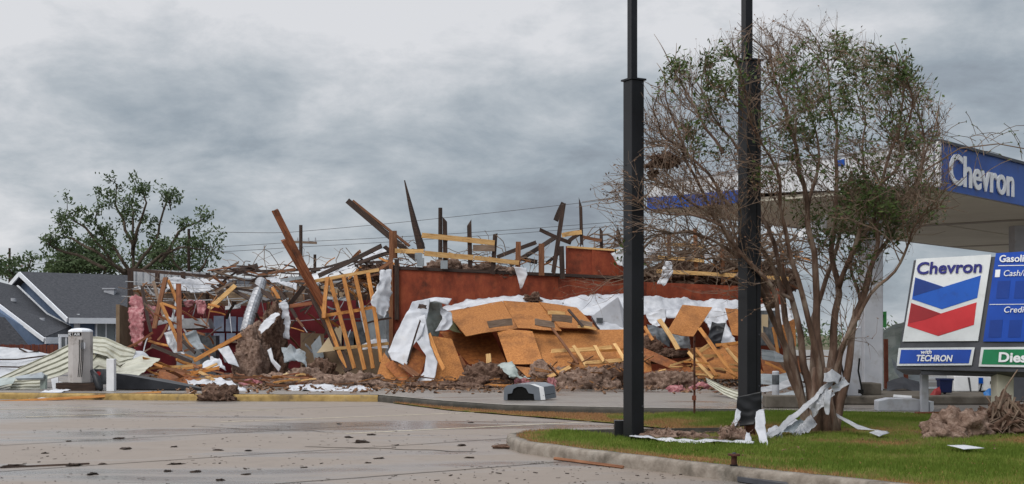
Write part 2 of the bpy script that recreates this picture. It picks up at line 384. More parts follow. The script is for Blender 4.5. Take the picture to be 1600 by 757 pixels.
M['signg'] = mat('sign_green_face', [(.004, .16, .055), (.008, .20, .075)], 2, rough=.3, bump=0)
M['frame'] = mat('dark_sign_frame', [(.045, .047, .055), (.075, .078, .088)], 2, rough=.4, bump=.03)
M['grey'] = mat('light_grey_paint', [(.34, .35, .38), (.44, .45, .48)], 1.5, rough=.6, bump=.05, dirt=((.24, .22, .20), 2, .57, .2))
M['air'] = mat('grey_cabinet_paint', [(.42, .39, .375), (.50, .475, .46)], 2, rough=.6, bump=.05, dirt=((.18, .15, .13), 3, .57, .2))
M['rust'] = mat('rusty_steel', [(.045, .018, .012), (.12, .045, .026)], 8, rough=.85, bump=.3)
M['rustr'] = mat('red_rust_post', [(.13, .035, .022), (.22, .07, .04)], 5, rough=.85, bump=.3)
M['bin'] = mat('grey_bin_paint', [(.13, .145, .165), (.18, .20, .225)], 2, rough=.3, bump=.03)
M['hole'] = mat('black_and_hollow_shade', [(.003, .003, .003), (.006, .006, .006)], 2, rough=.9, bump=0)  # near black; also stands in for the shade inside the bin
M['equip'] = mat('dark_equipment', [(.04, .045, .05), (.13, .14, .15)], 4, rough=.5, bump=.1)
M['steel'] = mat('brushed_steel', [(.20, .205, .21), (.34, .345, .35)], 4, rough=.35, bump=.1, metal=.3)
M['poster'] = mat('pale_blue_poster', [(.25, .30, .42), (.38, .43, .54)], 3, rough=.5, bump=0)
M['drywall'] = mat('beige_drywall', [(.40, .31, .19), (.50, .40, .26)], 2, rough=.8, bump=.1)
M['tan'] = mat('tan_wall_panel', [(.17, .115, .07), (.25, .18, .115)], 2, rough=.8, bump=.1)
M['conc'] = mat('kerb_concrete', [(.15, .125, .10), (.24, .205, .17), (.31, .275, .235)], 5, rough=.9, bump=.35, bscale=40, world=True, dirt=((.055, .048, .036), 1.6, .50, .2))
M['darkconc'] = mat('dark_kerb', [(.040, .036, .030), (.075, .066, .055)], 3, rough=.8, bump=.3, bscale=30, world=True, dirt=((.025, .025, .018), 2.3, .5, .2))  # dark kerb concrete with darker blotches
M['yellow'] = mat('worn_yellow_kerb', [(.20, .135, .05), (.36, .24, .085), (.46, .33, .14)], 4, rough=.85, bump=.3, bscale=30, world=True, dirt=((.11, .075, .04), 2.0, .53, .15))
M['kerbtop'] = mat('pale_kerb_top', [(.30, .27, .23), (.42, .39, .34)], 5, rough=.85, bump=.2, world=True)
M['paint'] = mat('worn_line_paint', [(.38, .33, .25), (.62, .55, .42)], 6, rough=.7, bump=0, world=True)
M['bluep'] = mat('bright_blue_plastic', [(.02, .14, .42), (.04, .20, .50)], 3, rough=.4, bump=.02)
M['navyp'] = mat('navy_plastic', [(.008, .014, .055), (.014, .022, .08)], 3, rough=.4, bump=.02)
M['redp'] = mat('red_plastic', [(.20, .02, .02), (.30, .03, .03)], 3, rough=.5, bump=.1)
M['greens'] = mat('green_sign_face', [(.05, .30, .07), (.09, .40, .11)], 6, rough=.4, bump=0)
M['concisl'] = mat('island_concrete', [(.10, .085, .068), (.16, .14, .115)], 4, rough=.9, bump=.3, world=True)
# ================================================================ THE SETTING
def surf_concrete(name, dry, wet, seedoff, scale=.35):
    m = bpy.data.materials.new(name); m.use_nodes = True; t = m.node_tree; nd = t.nodes; lk = t.links; b = nd['Principled BSDF']
    g = nd.new('ShaderNodeNewGeometry'); mp = nd.new('ShaderNodeMapping'); mp.inputs['Rotation'].default_value = (0, 0, R(-12)); mp.inputs['Location'].default_value = (seedoff, seedoff, 0)
    mp.inputs['Scale'].default_value = (.45, 1.5, 1)
    lk.new(g.outputs['Position'], mp.inputs[0])
    def nn(s, d, r, src=None, dist=0):
        n = nd.new('ShaderNodeTexNoise'); n.inputs['Scale'].default_value = s; n.inputs['Detail'].default_value = d; n.inputs['Roughness'].default_value = r; n.inputs['Distortion'].default_value = dist
        lk.new(src or mp.outputs[0], n.inputs[0]); return n.outputs[0]
    n1 = nn(scale, 5, .55, None, .4); n2 = nn(2.4, 8, .7, g.outputs['Position']); n3 = nn(60, 3, .7, g.outputs['Position'])
    def mr(src, a, b_, c, d):
        n = nd.new('ShaderNodeMapRange'); lk.new(src, n.inputs[0])
        for i, v in enumerate((a, b_, c, d)): n.inputs[i + 1].default_value = v
        return n.outputs[0]
    mask = mr(n1, .47, .60, 0, 1)
    def mixc(f, a, b_):
        n = nd.new('ShaderNodeMix'); n.data_type = 'RGBA'; lk.new(f, n.inputs[0])
        for i, v in ((6, a), (7, b_)):
            if isinstance(v, tuple): n.inputs[i].default_value = (*v, 1)
            else: lk.new(v, n.inputs[i])
        return n.outputs[2]
    c = mixc(mask, dry, wet)
    c = mixc(mr(n2, .50, .72, 0, .5), c, tuple(v * .62 for v in dry))
    c = mixc(mr(n3, .60, .72, 0, .35), c, (.06, .045, .035))
    c = mixc(mr(nn(.9, 6, .6), .55, .75, 0, .35), c, (dry[0] * 1.25, dry[1] * 1.22, dry[2] * 1.18))
    lk.new(c, b.inputs['Base Color']); lk.new(mr(n1, .45, .60, .60, .17), b.inputs['Roughness'])
    b.inputs['Specular IOR Level'].default_value = .5
    bp = nd.new('ShaderNodeBump'); bp.inputs['Strength'].default_value = .25; bp.inputs['Distance'].default_value = .006; lk.new(n3, bp.inputs['Height']); lk.new(bp.outputs[0], b.inputs['Normal'])
    return m
M['lot'] = surf_concrete('car_park_concrete', (.222, .178, .144), (.185, .170, .160), 3.0)
M['fore'] = surf_concrete('forecourt_concrete', (.20, .175, .152), (.16, .145, .132), 11.0)
M['earth'] = mat('muddy_ground', [(.07, .055, .035), (.12, .10, .06), (.10, .12, .05)], .6, rough=.95, bump=.3, world=True)

def soil_mat():
    m = bpy.data.materials.new('turf_soil'); m.use_nodes = True; t = m.node_tree; nd = t.nodes; lk = t.links; b = nd['Principled BSDF']
    g = nd.new('ShaderNodeNewGeometry')
    n = nd.new('ShaderNodeTexNoise'); n.inputs['Scale'].default_value = 3; n.inputs['Detail'].default_value = 6; lk.new(g.outputs['Position'], n.inputs[0])
    r = nd.new('ShaderNodeValToRGB'); lk.new(n.outputs[0], r.inputs[0]); r.color_ramp.elements[0].position = .4; r.color_ramp.elements[1].position = .62
    r.color_ramp.elements[0].color = (.085, .13, .020, 1); r.color_ramp.elements[1].color = (.27, .15, .065, 1)
    lk.new(r.outputs[0], b.inputs['Base Color']); b.inputs['Roughness'].default_value = 1; b.inputs['Specular IOR Level'].default_value = .05
    return m
M['soil'] = soil_mat()

mb = MB(); mb.add([(-900, -200, -.08), (900, -200, -.08), (900, 1500, -.08), (-900, 1500, -.08)], [(0, 1, 2, 3)])
build(mb, 'ground', M['earth'], at0=True, kind='structure')
# forecourt edge (foot of the kerb), left part carries yellow paint
EDGE = [Vector((-60, 33.2, 0)), Vector((-14, 31.9, 0)), G(250, 626), G(590, 628), G(690, 638), G(790, 645.6), G(975, 650), Vector((5.2, 24.4, 0)), Vector((9.6, 22.7, 0)), Vector((20, 20.4, 0)), Vector((60, 13, 0))]
cpk = [Vector((-60, -30, 0)), Vector((60, -30, 0))] + EDGE[::-1]
mb = MB(); mb.add(cpk, [tuple(range(len(cpk)))]); build(mb, 'car_park', M['lot'], at0=True, kind='structure')
inner = [p + Vector((.04, .15, SZ)) for p in EDGE]
fpoly = [p.copy() for p in inner] + [Vector((60, 120, SZ)), Vector((-60, 120, SZ))]
mb = MB(); mb.add(fpoly, [tuple(range(len(fpoly)))]); build(mb, 'forecourt', M['fore'], at0=True, kind='structure')
def kerb(pts, name, m, hgt, z0=-.05, wd=.16, rnd_=.03):
    """kerb with a rounded nose along pts (foot line); its back lies to the left of the direction of travel"""
    mb = MB(); prof = [(0, z0), (.005, hgt - .06), (.02, hgt - .018), (.05, hgt + .003), (wd, hgt + .004), (wd, z0)]
    dense = []
    for i in range(len(pts) - 1):
        k = max(2, int((pts[i + 1] - pts[i]).length / .4))
        dense += [pts[i].lerp(pts[i + 1], j / k) for j in range(k)]
    dense.append(pts[-1]); vs = []
    for i, p in enumerate(dense):
        t = (dense[min(i + 1, len(dense) - 1)] - dense[max(i - 1, 0)]).normalized(); nn_ = Vector((-t.y, t.x, 0))
        for d, z in prof:
            q = p + nn_ * d + Vector((0, 0, z)); q += noise.noise_vector(q * 3) * .008; vs.append(q)
    K = len(prof); fs = [(i * K + j, i * K + j + 1, (i + 1) * K + j + 1, (i + 1) * K + j) for i in range(len(dense) - 1) for j in range(K - 1)]
    mb.add(vs, fs); return build(mb, name, m, at0=True, kind='structure', smooth=True)
kerb(EDGE[:4], 'yellow_kerb', M['yellow'], SZ - .01)
kerb(EDGE[3:], 'forecourt_kerb', M['darkconc'], SZ - .01)
mb = MB()
tp = [p + Vector((0.012, .06, SZ + .003)) for p in EDGE[3:]]; tq = [p + Vector((.03, .18, SZ + .003)) for p in EDGE[3:]]
mb.add(tp + tq, [(i, i + 1, len(tp) + i + 1, len(tp) + i) for i in range(len(tp) - 1)]); build(mb, 'kerb_top_line', M['kerbtop'], at0=True, kind='structure')

# back strip of turf, between car park and forecourt kerb
GZ = .12
sf = [G(615, 631), G(700, 642), G(800, 650), G(900, 658), G(975, 664), G(1060, 672, .03), G(1150, 674, .06)]
# island
ISL = [G(870, 685), G(835, 686), G(805, 689), G(791, 694), G(793, 701), G(812, 708), G(845, 713), G(900, 721), G(1000, 734), G(1100, 747), G(1200, 759), G(1400, 782), G(1700, 812), G(2000, 840)]
def turf_z(x, y):
    # rises to the island level on the right
    t = min(1, max(0, (x - 2.2) / 3.0)); return .02 + (GZ - .02) * t
back = sf + [Vector((4.3, 18.9, 0)), G(975, 684), G(925, 683.5)]
def fill(name, poly, zf, m, step=.35, kind='structure'):
    bm = bmesh.new(); vs = [bm.verts.new((p.x, p.y, 0)) for p in poly]; bm.faces.new(vs)
    x0, x1 = min(p.x for p in poly), max(p.x for p in poly); y0, y1 = min(p.y for p in poly), max(p.y for p in poly)
    x = x0 + step
    while x < x1:
        bmesh.ops.bisect_plane(bm, geom=bm.verts[:] + bm.edges[:] + bm.faces[:], plane_co=(x, 0, 0), plane_no=(1, 0, 0)); x += step
    y = y0 + step
    while y < y1:
        bmesh.ops.bisect_plane(bm, geom=bm.verts[:] + bm.edges[:] + bm.faces[:], plane_co=(0, y, 0), plane_no=(0, 1, 0)); y += step
    bmesh.ops.triangulate(bm, faces=bm.faces[:])
    for v in bm.verts: v.co.z = zf(v.co.x, v.co.y) + .012 * noise.noise(v.co * 1.5)
    me = bpy.data.meshes.new(name); bm.to_mesh(me); bm.free(); me.materials.append(m)
    for p in me.polygons: p.use_smooth = True
    o = bpy.data.objects.new(name, me); COL.objects.link(o); o['kind'] = kind; return o
stripp = sf + [Vector((5.2, 24.5, 0)), EDGE[6].copy(), EDGE[5].copy(), EDGE[4].copy(), EDGE[3] + Vector((.3, 0, 0))]
fill('turf_bank', stripp, turf_z, M['soil'])
# the island and the wide lawn to its right
islp = [p.copy() for p in ISL]
isl_in = []
for i, p in enumerate(islp):
    a = islp[max(i - 1, 0)]; b = islp[min(i + 1, len(islp) - 1)]; t = (b - a).normalized(); isl_in.append(p + Vector((-t.y, t.x, 0)) * .14)
lawn = isl_in + [Vector((14, 21.7, 0)), Vector((9.55, 22.65, 0)), Vector((5.2, 24.3, 0)), sf[-1].copy(), Vector((sf[-1].x, 19.8, 0)), G(1150, 683, .1), G(975, 685, .12)]
fill('island_lawn', lawn, lambda x, y: GZ + .015, M['soil'], .5)
kerb([p for p in ISL], 'island_kerb', M['conc'], .15, wd=.17)
kerb([G(1150, 681), G(1060, 682), G(975, 683.5), G(870, 685)], 'island_back_kerb', M['darkconc'], .13, wd=.13)

# painted bay lines and slab joints
def strip(a, b, wd, name, m, z=.004, wob=.0, n=24):
    mb = MB(); d = (b - a).normalized(); s = Vector((-d.y, d.x, 0)) * wd / 2; vs = []
    for i in range(n + 1):
        p = a.lerp(b, i / n) + Vector((0, 0, z)) + s.normalized() * noise.noise(Vector((i * .31, a.x, a.y))) * wob
        vs += [p - s, p + s]
    mb.add(vs, [(2 * i, 2 * i + 1, 2 * i + 3, 2 * i + 2) for i in range(n)]); return build(mb, name, m, at0=True, kind='structure')
for a, b in (((40, 652), (430, 641)), ((345, 660), (745, 645)), ((540, 678), (930, 659.5)), ((-200, 645), (180, 636))):
    strip(G(*a), G(*b), .10, 'bay_line', M['paint'])
M['joint'] = mat('dark_joint', [(.045, .035, .028), (.09, .07, .055)], 8, rough=.9, bump=0, world=True)
for a, b, wd, wb in (((-60, 700), (600, 664), .03, .05), ((-60, 741), (1000, 672), .03, .05), ((430, 757), (960, 716), .03, .05), ((480, 698), (740, 707), .05, .15), ((300, 667), (520, 676), .03, .2), ((-400, 668), (600, 634), .025, .03)):
    strip(G(*a), G(*b), wd, 'slab_joint', M['joint'], .0045, wb)

# ---------------------------------------------------------------- grass blades
def grassmat():
    m = bpy.data.materials.new('grass_blades'); m.use_nodes = True; t = m.node_tree; nd = t.nodes; lk = t.links; b = nd['Principled BSDF']
    a = nd.new('ShaderNodeAttribute'); a.attribute_name = 'tint'; a.attribute_type = 'GEOMETRY'
    r = nd.new('ShaderNodeValToRGB'); lk.new(a.outputs['Fac'], r.inputs[0])
    st = [(0, (.125, .185, .030)), (.3, (.195, .25, .05)), (.5, (.24, .225, .075)), (.72, (.33, .20, .09)), (1, (.37, .20, .10))]
    while len(r.color_ramp.elements) < len(st): r.color_ramp.elements.new(.5)
    for e, (p, c) in zip(r.color_ramp.elements, st): e.position = p; e.color = (*c, 1)
    lk.new(r.outputs[0], b.inputs['Base Color']); b.inputs['Roughness'].default_value = .7; b.inputs['Specular IOR Level'].default_value = .1
    tr = nd.new('ShaderNodeBsdfTranslucent'); lk.new(r.outputs[0], tr.inputs[0]); ms = nd.new('ShaderNodeMixShader'); ms.inputs[0].default_value = .35
    lk.new(b.outputs[0], ms.inputs[1]); lk.new(tr.outputs[0], ms.inputs[2]); lk.new(ms.outputs[0], nd['Material Output'].inputs[0]); return m
M['grass'] = grassmat()
def inpoly(x, y, poly):
    c = False; n = len(poly)
    for i in range(n):
        a, b = poly[i], poly[(i + 1) % n]
        if (a.y > y) != (b.y > y) and x < (b.x - a.x) * (y - a.y) / (b.y - a.y) + a.x: c = not c
    return c
def edge_dist(x, y, line):
    d = 9
    for i in range(len(line) - 1):
        a, b = line[i], line[i + 1]; ab = Vector((b.x - a.x, b.y - a.y)); ap = Vector((x - a.x, y - a.y))
        t = max(0, min(1, ap.dot(ab) / max(ab.length_squared, 1e-9))); d = min(d, (ap - ab * t).length)
    return d
def blades(poly, zf, count, hgt, brownf, name, label):
    rr = random.Random(5); vs = []; tint = []; x0, x1 = min(p.x for p in poly), min(13, max(p.x for p in poly)); y0, y1 = max(9, min(p.y for p in poly)), max(p.y for p in poly)
    k = 0; tries = 0
    while k < count and tries < count * 6:
        tries += 1; x = rr.uniform(x0, x1); y = rr.uniform(y0, y1)
        if abs(x) > y * .52 or not inpoly(x, y, poly): continue
        br = brownf(x, y) + .9 * noise.noise(Vector((x * .9, y * .9, 3))) + .5 * noise.noise(Vector((x * 3, y * 3, 8)))
        if br > .55 and rr.random() < .35: continue
        h = hgt * rr.uniform(.5, 1.25) * (.7 if br > .4 else 1); a = rr.uniform(0, 6.28); wx, wy = math.cos(a) * .007, math.sin(a) * .007
        lx, ly = rr.uniform(-.5, .5) * h, rr.uniform(-.5, .5) * h; z = zf(x, y) + .008
        vs += [(x - wx, y - wy, z), (x + wx, y + wy, z), (x + lx, y + ly, z + h)]
        tint.append(min(1, max(0, .25 + br * .6 + rr.uniform(-.16, .16)))); k += 1
    me = bpy.data.meshes.new(name); me.vertices.add(len(vs)); me.vertices.foreach_set('co', np.array(vs, dtype=np.float32).ravel())
    n = len(vs) // 3; me.loops.add(n * 3); me.loops.foreach_set('vertex_index', np.arange(n * 3, dtype=np.int32)); me.polygons.add(n); me.polygons.foreach_set('loop_start', np.arange(0, n * 3, 3, dtype=np.int32))
    me.update(calc_edges=True); at = me.attributes.new('tint', 'FLOAT', 'FACE'); at.data.foreach_set('value', np.array(tint, dtype=np.float32))
    me.materials.append(M['grass']); o = bpy.data.objects.new(name, me); COL.objects.link(o); tag(o, label, 'grass', kind='stuff')
ilo = ISL
def brown_isl(x, y):
    d = edge_dist(x, y, ISL); b = 1.5 - d * 2.6 if d < .6 else -.35
    g = P(1180, 690, 1); dd = math.hypot((x - 3.4) / 1.6, (y - 18.4) / .9); b = max(b, .8 - dd * .7)
    d2 = math.hypot((x - 6.6) / 2.4, (y - 17.3) / .5); b = max(b, .75 - d2 * .6)
    d3 = math.hypot((x - 4.6) / 1.2, (y - 19.4) / 1.0); b = max(b, .9 - d3 * .6)
    return b
blades(lawn, lambda x, y: GZ + .015, 125000, .05, brown_isl, 'lawn_grass', 'short green grass with browned edges on the kerbed island')
def brown_back(x, y):
    if x < 1.8: return 1.7
    d = edge_dist(x, y, sf); return max(.9 - d * .55, 1.0 - (x - 1.8) * .9) - .15
blades(stripp, turf_z, 26000, .055, brown_back, 'bank_grass', 'thin green and straw brown grass along the dark forecourt kerb')

# ================================================================ FAR BACKGROUND
def leafcloud(mb, pts, rr, n, spread, size, squash=.8):
    for p in pts:
        for _ in range(n):
            c = Vector(p) + Vector((rr.gauss(0, spread), rr.gauss(0, spread), rr.gauss(0, spread * squash)))
            a = Vector((rr.uniform(-1, 1), rr.uniform(-1, 1), rr.uniform(-1, 1))).normalized(); b = a.orthogonal().normalized()
            s = size * rr.uniform(.6, 1.3)
            mb.add([c - a * s, c + b * s * .45, c + a * s, c - b * s * .45], [(0, 1, 2, 3)])
def grow(mb, tips, p, d, length, rad, depth, rr, wob=.35, up=.15, kids=(2, 3), shrink=.68, ang=.6, sides=5):
    n = 4; pts = [p]; rads = [rad]; q = p.copy(); dd = d.normalized()
    for i in range(n):
        dd = (dd + Vector((rr.gauss(0, wob), rr.gauss(0, wob), rr.gauss(0, wob) + up)) * .35).normalized(); q = q + dd * length / n; pts.append(q.copy()); rads.append(rad * (1 - .55 * (i + 1) / n))
    mb.tube(pts, rads, sides if depth > 1 else 3, False)
    if depth <= 1: tips.append(pts[-1]); tips.append(pts[2])
    if depth == 0: return
    for _ in range(rr.randint(*kids)):
        i = rr.randint(2, n); nd_ = (dd + Vector((rr.gauss(0, ang), rr.gauss(0, ang), rr.gauss(0, ang) * .8))).normalized()
        grow(mb, tips, pts[i], nd_, length * shrink * rr.uniform(.75, 1.15), rads[i] * .75, depth - 1, rr, wob, up, kids, shrink, ang, sides)

def far_tree(limbs, Y, label, cat='tree', rbase=.22, seed=1, leafn=7, leafs=.20, spread=.35, depth=2, lm='leaff', length=1.7, group=None, name='broadleaf_tree', kids=(2, 4)):
    rr = random.Random(seed); tb = MB(); fb = MB(); tips = []
    base = P(*limbs[0][0], Y); base.z = 0
    for ln in limbs:
        pts = [P(x, y, Y + rr.uniform(-1.2, 1.2) * (i > 0)) for i, (x, y) in enumerate(ln)]
        dense = [polyat(pts, t / 12) + (noise.noise_vector(polyat(pts, t / 12) * .8) * .25 if t else Vector()) for t in range(13)]
        if ln is limbs[0]: dense[0] = base.copy()
        tb.tube(dense, [rbase * (1 - .8 * t / 12) for t in range(13)], 6)
        for t in range(4, 13):
            d = Vector((rr.uniform(-1, 1), rr.uniform(-1, 1), rr.uniform(-.1, 1.0)))
            if rr.random() < .9: grow(tb, tips, dense[t], d, length * rr.uniform(.5, 1), rbase * .22, depth, rr, kids=kids)
    leafcloud(fb, tips, rr, leafn, spread, leafs)
    e = empty(name, base, label, cat, group); build(tb, 'trunk', M['darkbark'], e, smooth=True, recalc=False); build(fb, 'crown', M[lm], e, recalc=False); return e
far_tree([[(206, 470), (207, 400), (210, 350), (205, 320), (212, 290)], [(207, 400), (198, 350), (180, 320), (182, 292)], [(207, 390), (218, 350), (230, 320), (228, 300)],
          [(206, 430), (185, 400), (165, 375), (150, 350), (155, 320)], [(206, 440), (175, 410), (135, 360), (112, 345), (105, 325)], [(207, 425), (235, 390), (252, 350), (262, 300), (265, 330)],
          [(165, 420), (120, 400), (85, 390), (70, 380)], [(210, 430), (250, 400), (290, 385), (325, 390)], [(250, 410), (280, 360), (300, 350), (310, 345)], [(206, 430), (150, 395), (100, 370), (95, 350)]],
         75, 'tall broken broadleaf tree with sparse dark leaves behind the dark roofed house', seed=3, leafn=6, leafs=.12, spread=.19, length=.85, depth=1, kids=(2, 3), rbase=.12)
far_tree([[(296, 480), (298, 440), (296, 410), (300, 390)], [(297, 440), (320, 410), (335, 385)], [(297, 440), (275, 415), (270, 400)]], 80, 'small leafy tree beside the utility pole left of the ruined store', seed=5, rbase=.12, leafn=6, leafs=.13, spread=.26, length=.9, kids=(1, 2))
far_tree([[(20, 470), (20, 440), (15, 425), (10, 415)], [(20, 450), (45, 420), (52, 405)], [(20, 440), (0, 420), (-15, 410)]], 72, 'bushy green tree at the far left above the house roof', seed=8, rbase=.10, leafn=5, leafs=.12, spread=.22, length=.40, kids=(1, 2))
for i, (x, y, tall) in enumerate(((130, 450, 405), (155, 450, 398), (245, 450, 400), (90, 450, 412))):
    far_tree([[(x, y + 30), (x + 3, (y + tall) / 2), (x - 2, tall)], [(x, y), (x + 14, tall + 12)], [(x, y), (x - 13, tall + 15)]], 120,
             ['thin hazy bare tree low behind the house roof, left of the tall tree', 'thin hazy bare tree low behind the house roof, beside the tall tree trunk', 'thin hazy bare tree low between the tall tree and the utility pole',
              'thin hazy bare tree low behind the house roof, leftmost of the hazy row', 'thin hazy bare tree low on the skyline above the torn roof of the red room'][i], seed=20 + i, rbase=.10, leafn=3, leafs=.2, spread=.4, length=1.6,
             group='hazy bare trees low on the skyline', name='distant_tree')
for i, x in enumerate(range(-300, 2300, 26)):
    pass
# far wood on the horizon (mostly hidden)
fb = MB(); rr = random.Random(77)
for x in np.arange(-90, 110, 1.5):
    hh = 1.9 + 1.2 * noise.noise(Vector((x * .11, 0, 0))); 
    for k in range(3):
        c = Vector((x, 175 + rr.uniform(-6, 6), hh * rr.uniform(.3, .9) * 1.3)); leafcloud(fb, [c], rr, 26, 1.0, .32)
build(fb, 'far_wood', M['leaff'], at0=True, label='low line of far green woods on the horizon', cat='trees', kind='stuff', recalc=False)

def upole(x, ytop, ybot, Y, wpx, label, arm=None):
    a = P(x, ytop, Y); b = P(x, ybot, Y); b.z = 0; r = wpx * Y / F / 2
    e = empty('utility_pole', b, label, 'utility pole', 'utility poles behind the ruin')
    build(MB().tube([b, a], [r * 1.15, r * .9], 8), 'post', M['dark'], e, smooth=False)
    if arm:
        c = P(x, arm[0], Y); build(MB().beam(P(arm[1], arm[0], Y) , P(arm[2], arm[0] + arm[3], Y), .12, .12), 'crossarm', M['grey_wood'], e)
        for t in (.05, .3, .7, .95):
            q = P(arm[1] + (arm[2] - arm[1]) * t, arm[0], Y); build(MB().tube([q, q + Vector((0, 0, .22))], [.05, .035], 6), 'insulator', M['grey'], e)
    return e
upole(15, 388, 470, 95, 4, 'dark utility pole with a crossarm above the bushes at the far left', (415, -5, 36, 1))
upole(295, 358, 470, 78, 5, 'dark utility pole standing in the leaves of the small tree')
upole(470, 352, 470, 70, 6, 'dark utility pole with a grey crossarm behind the long leaning beam', (378, 452, 495, 2))
upole(492, 398, 470, 90, 5, 'short dark utility pole stump right of the crossarm pole')
upole(688, 325, 470, 68, 7, 'dark utility pole behind the broken studs over the store front')
def wire(pts, Y, label):
    ps = [P(x, y, Y) for x, y in pts]; d = [polyat(ps, t / 20) + Vector((0, 0, -.25 * math.sin(math.pi * t / 20))) for t in range(21)]
    build(MB().tube(d, .014, 3, False), 'overhead_wire', M['dark'], label=label, cat='wire', group='overhead wires behind the ruin', recalc=False)
wire([(300, 362), (443, 358), (700, 334), (980, 309)], 72, 'thin overhead wire crossing the sky, topmost of the wires behind the ruin')
wire([(250, 391), (470, 372), (760, 356), (1000, 344)], 72, 'thin overhead wire crossing behind the studs, just under the topmost wire')
wire([(250, 399), (470, 380), (760, 362), (1000, 350)], 72, 'thin overhead wire crossing behind the studs, lowest of the wires')
wire([(-30, 410), (15, 413), (150, 396), (290, 391)], 90, 'thin overhead wire passing behind the tall tree at the left')

# ================================================================ HOUSE AT THE LEFT
e = empty('blue_grey_house', (-22, 61, 0), 'blue grey house with dark shingle gable roofs and white trim beyond the air machine', 'house')
a = Vector((.734, .68, 0)); g = Vector((.68, -.734, 0))
Rs = Vector((-23.8, 62, 4.6)); Z = Vector((0, 0, 1)); LA = 14.0; slope = (4.6 - 2.32) / 5.45
E1 = Rs + g * 5.45 - Z * 2.28; E0 = Rs - g * 5.45 - Z * 2.28
rf = build(MB().slab([Rs, Rs + a * LA, E1 + a * LA, E1], .10), 'roof', M['shingle'], e, 'dark front slope of the upper roof')
rf2 = build(MB().slab([Rs, E0, E0 + a * LA, Rs + a * LA], .10), 'roof', M['shingle'], e, 'dark rear slope of the upper roof')
tm = MB()
dn = Vector((0, 0, -.12)); off = -a * .06
for (p, q) in ((Rs, E1), (Rs, E0)): tm.beam(p + off + dn * .6, q + off + dn * .6, .06, .22)
build(tm, 'barge_board', M['trim'], e)
build(MB().beam(E1 + g * .05 - Z * .09, E1 + a * LA + g * .05 - Z * .09, .06, .26), 'fascia', M['trim'], e)
# gable wall under the upper roof, set back .5 m
w0 = Rs + a * .5 - Z * .15; w1 = E1 - g * .5 + a * .5; w2 = E0 + g * .5 + a * .5
gw = MB().slab([w0, Vector((w1.x, w1.y, 2.45)), Vector((w1.x, w1.y, 0)), Vector((w2.x, w2.y, 0)), Vector((w2.x, w2.y, 2.45))], .12); build(gw, 'gable_wall', M['siding'], e)
fw = MB().slab([Vector((w1.x, w1.y, 0)), Vector((w1.x, w1.y, 2.3)), Vector((w1.x, w1.y, 2.3)) + a * (LA - 1), Vector((w1.x, w1.y, 0)) + a * (LA - 1)], .12); build(fw, 'front_wall', M['siding'], e)
def window(c, ax, wd, ht, par, name='window'):
    ax = Vector(ax).normalized(); nrm = Vector((ax.y, -ax.x, 0)); fb_ = MB(); c = Vector(c)
    z = Vector((0, 0, 1)); t = .13
    fb_.beam(c - ax * (wd / 2 + t) + z * (ht / 2 + t / 2), c + ax * (wd / 2 + t) + z * (ht / 2 + t / 2), .08, t); fb_.beam(c - ax * (wd / 2 + t) - z * (ht / 2 + t / 2), c + ax * (wd / 2 + t) - z * (ht / 2 + t / 2), .08, t)
    for s in (-1, 1): fb_.beam(c + ax * s * (wd / 2 + t / 2) - z * ht / 2, c + ax * s * (wd / 2 + t / 2) + z * ht / 2, t, .08, up=ax)
    o = build(fb_, name, M['trim'], par)
    build(MB().beam(c - ax * wd / 2 - nrm * -.0, c + ax * wd / 2, .03, ht), 'pane', M['glass'], o)
    build(MB().beam(c - ax * wd * .0 - z * ht / 2, c + z * ht / 2, .04, .06, up=ax), 'mullion', M['trim'], o)
def on_wall(px, py, p0, ax):
    # point where the sight line through (px,py) meets the vertical plane p0 + ax
    d = Vector(((px - 800) / F, 1, (523 - py) / F)); nrm = Vector((ax.y, -ax.x, 0)); k = (Vector((p0.x, p0.y, 0)) - Vector((0, 0, EYE))).dot(nrm) / d.dot(nrm)
    return Vector((0, 0, EYE)) + d * k
n1 = Vector((a.y, -a.x, 0))
c = on_wall(164, 521, Vector((w1.x, w1.y, 0)), a) + n1 * .10; window(c, a, .85, .95, e)
c = on_wall(119, 520, Vector((w1.x, w1.y, 0)), a) + n1 * .09; build(MB().box(c, (.25, .1, 1.7)), 'corner_board', M['trim'], e)
# lower wing in front of the gable
B0 = P(70, 528, 55); B1 = P(112, 530, 58.2); B1.z = B0.z
B2 = P(111, 511, 58.9); B3 = P(27, 449, 62.2)
up_ = (B3 - B2); B4 = P(-70, 425, 58.0)
lr = MB().slab([B0, B1, B2], .08); build(lr, 'lower_roof', M['shingle'], e, 'dark eave corner of the lower wing roof')
mid2 = P(73, 492, 60.2); mid0 = P(0, 475, 57.2)
lr = MB().slab([B0, B2, mid2, mid0], .08).slab([mid0, mid2, B3, B4], .08); build(lr, 'lower_roof', M['shingle'], e, 'dark main slope of the lower wing roof')
tm = MB(); tm.beam(B2 - Z * .05, mid2 - Z * .02, .08, .2); tm.beam(mid2 - Z * .02, B3, .08, .2); build(tm, 'flashing', M['trim'], e)
tm = MB(); tm.beam(B0 - Z * .1 + Vector((0, -.08, 0)), mid0 - Z * .1 + Vector((0, -.08, 0)), .06, .18); tm.beam(mid0 - Z * .1 + Vector((0, -.08, 0)), B4 - Z * .1 + Vector((0, -.08, 0)), .06, .18); build(tm, 'lower_barge_board', M['trim'], e)
build(MB().beam(B0 - Z * .12 + g * .04, B1 - Z * .12 + g * .04, .06, .28), 'lower_fascia', M['trim'], e)
lw0 = Vector((B0.x, B0.y + .3, 0)); lwl = P(-80, 440, 57.6)
build(MB().slab([lw0, Vector((lw0.x, lw0.y, B0.z - .1)), Vector((P(0, 478, 57).x, 57.2, 2.75)), Vector((lwl.x, 57.9, 3.9)), Vector((lwl.x, 57.9, 0))], .1), 'lower_wall', M['siding'], e)
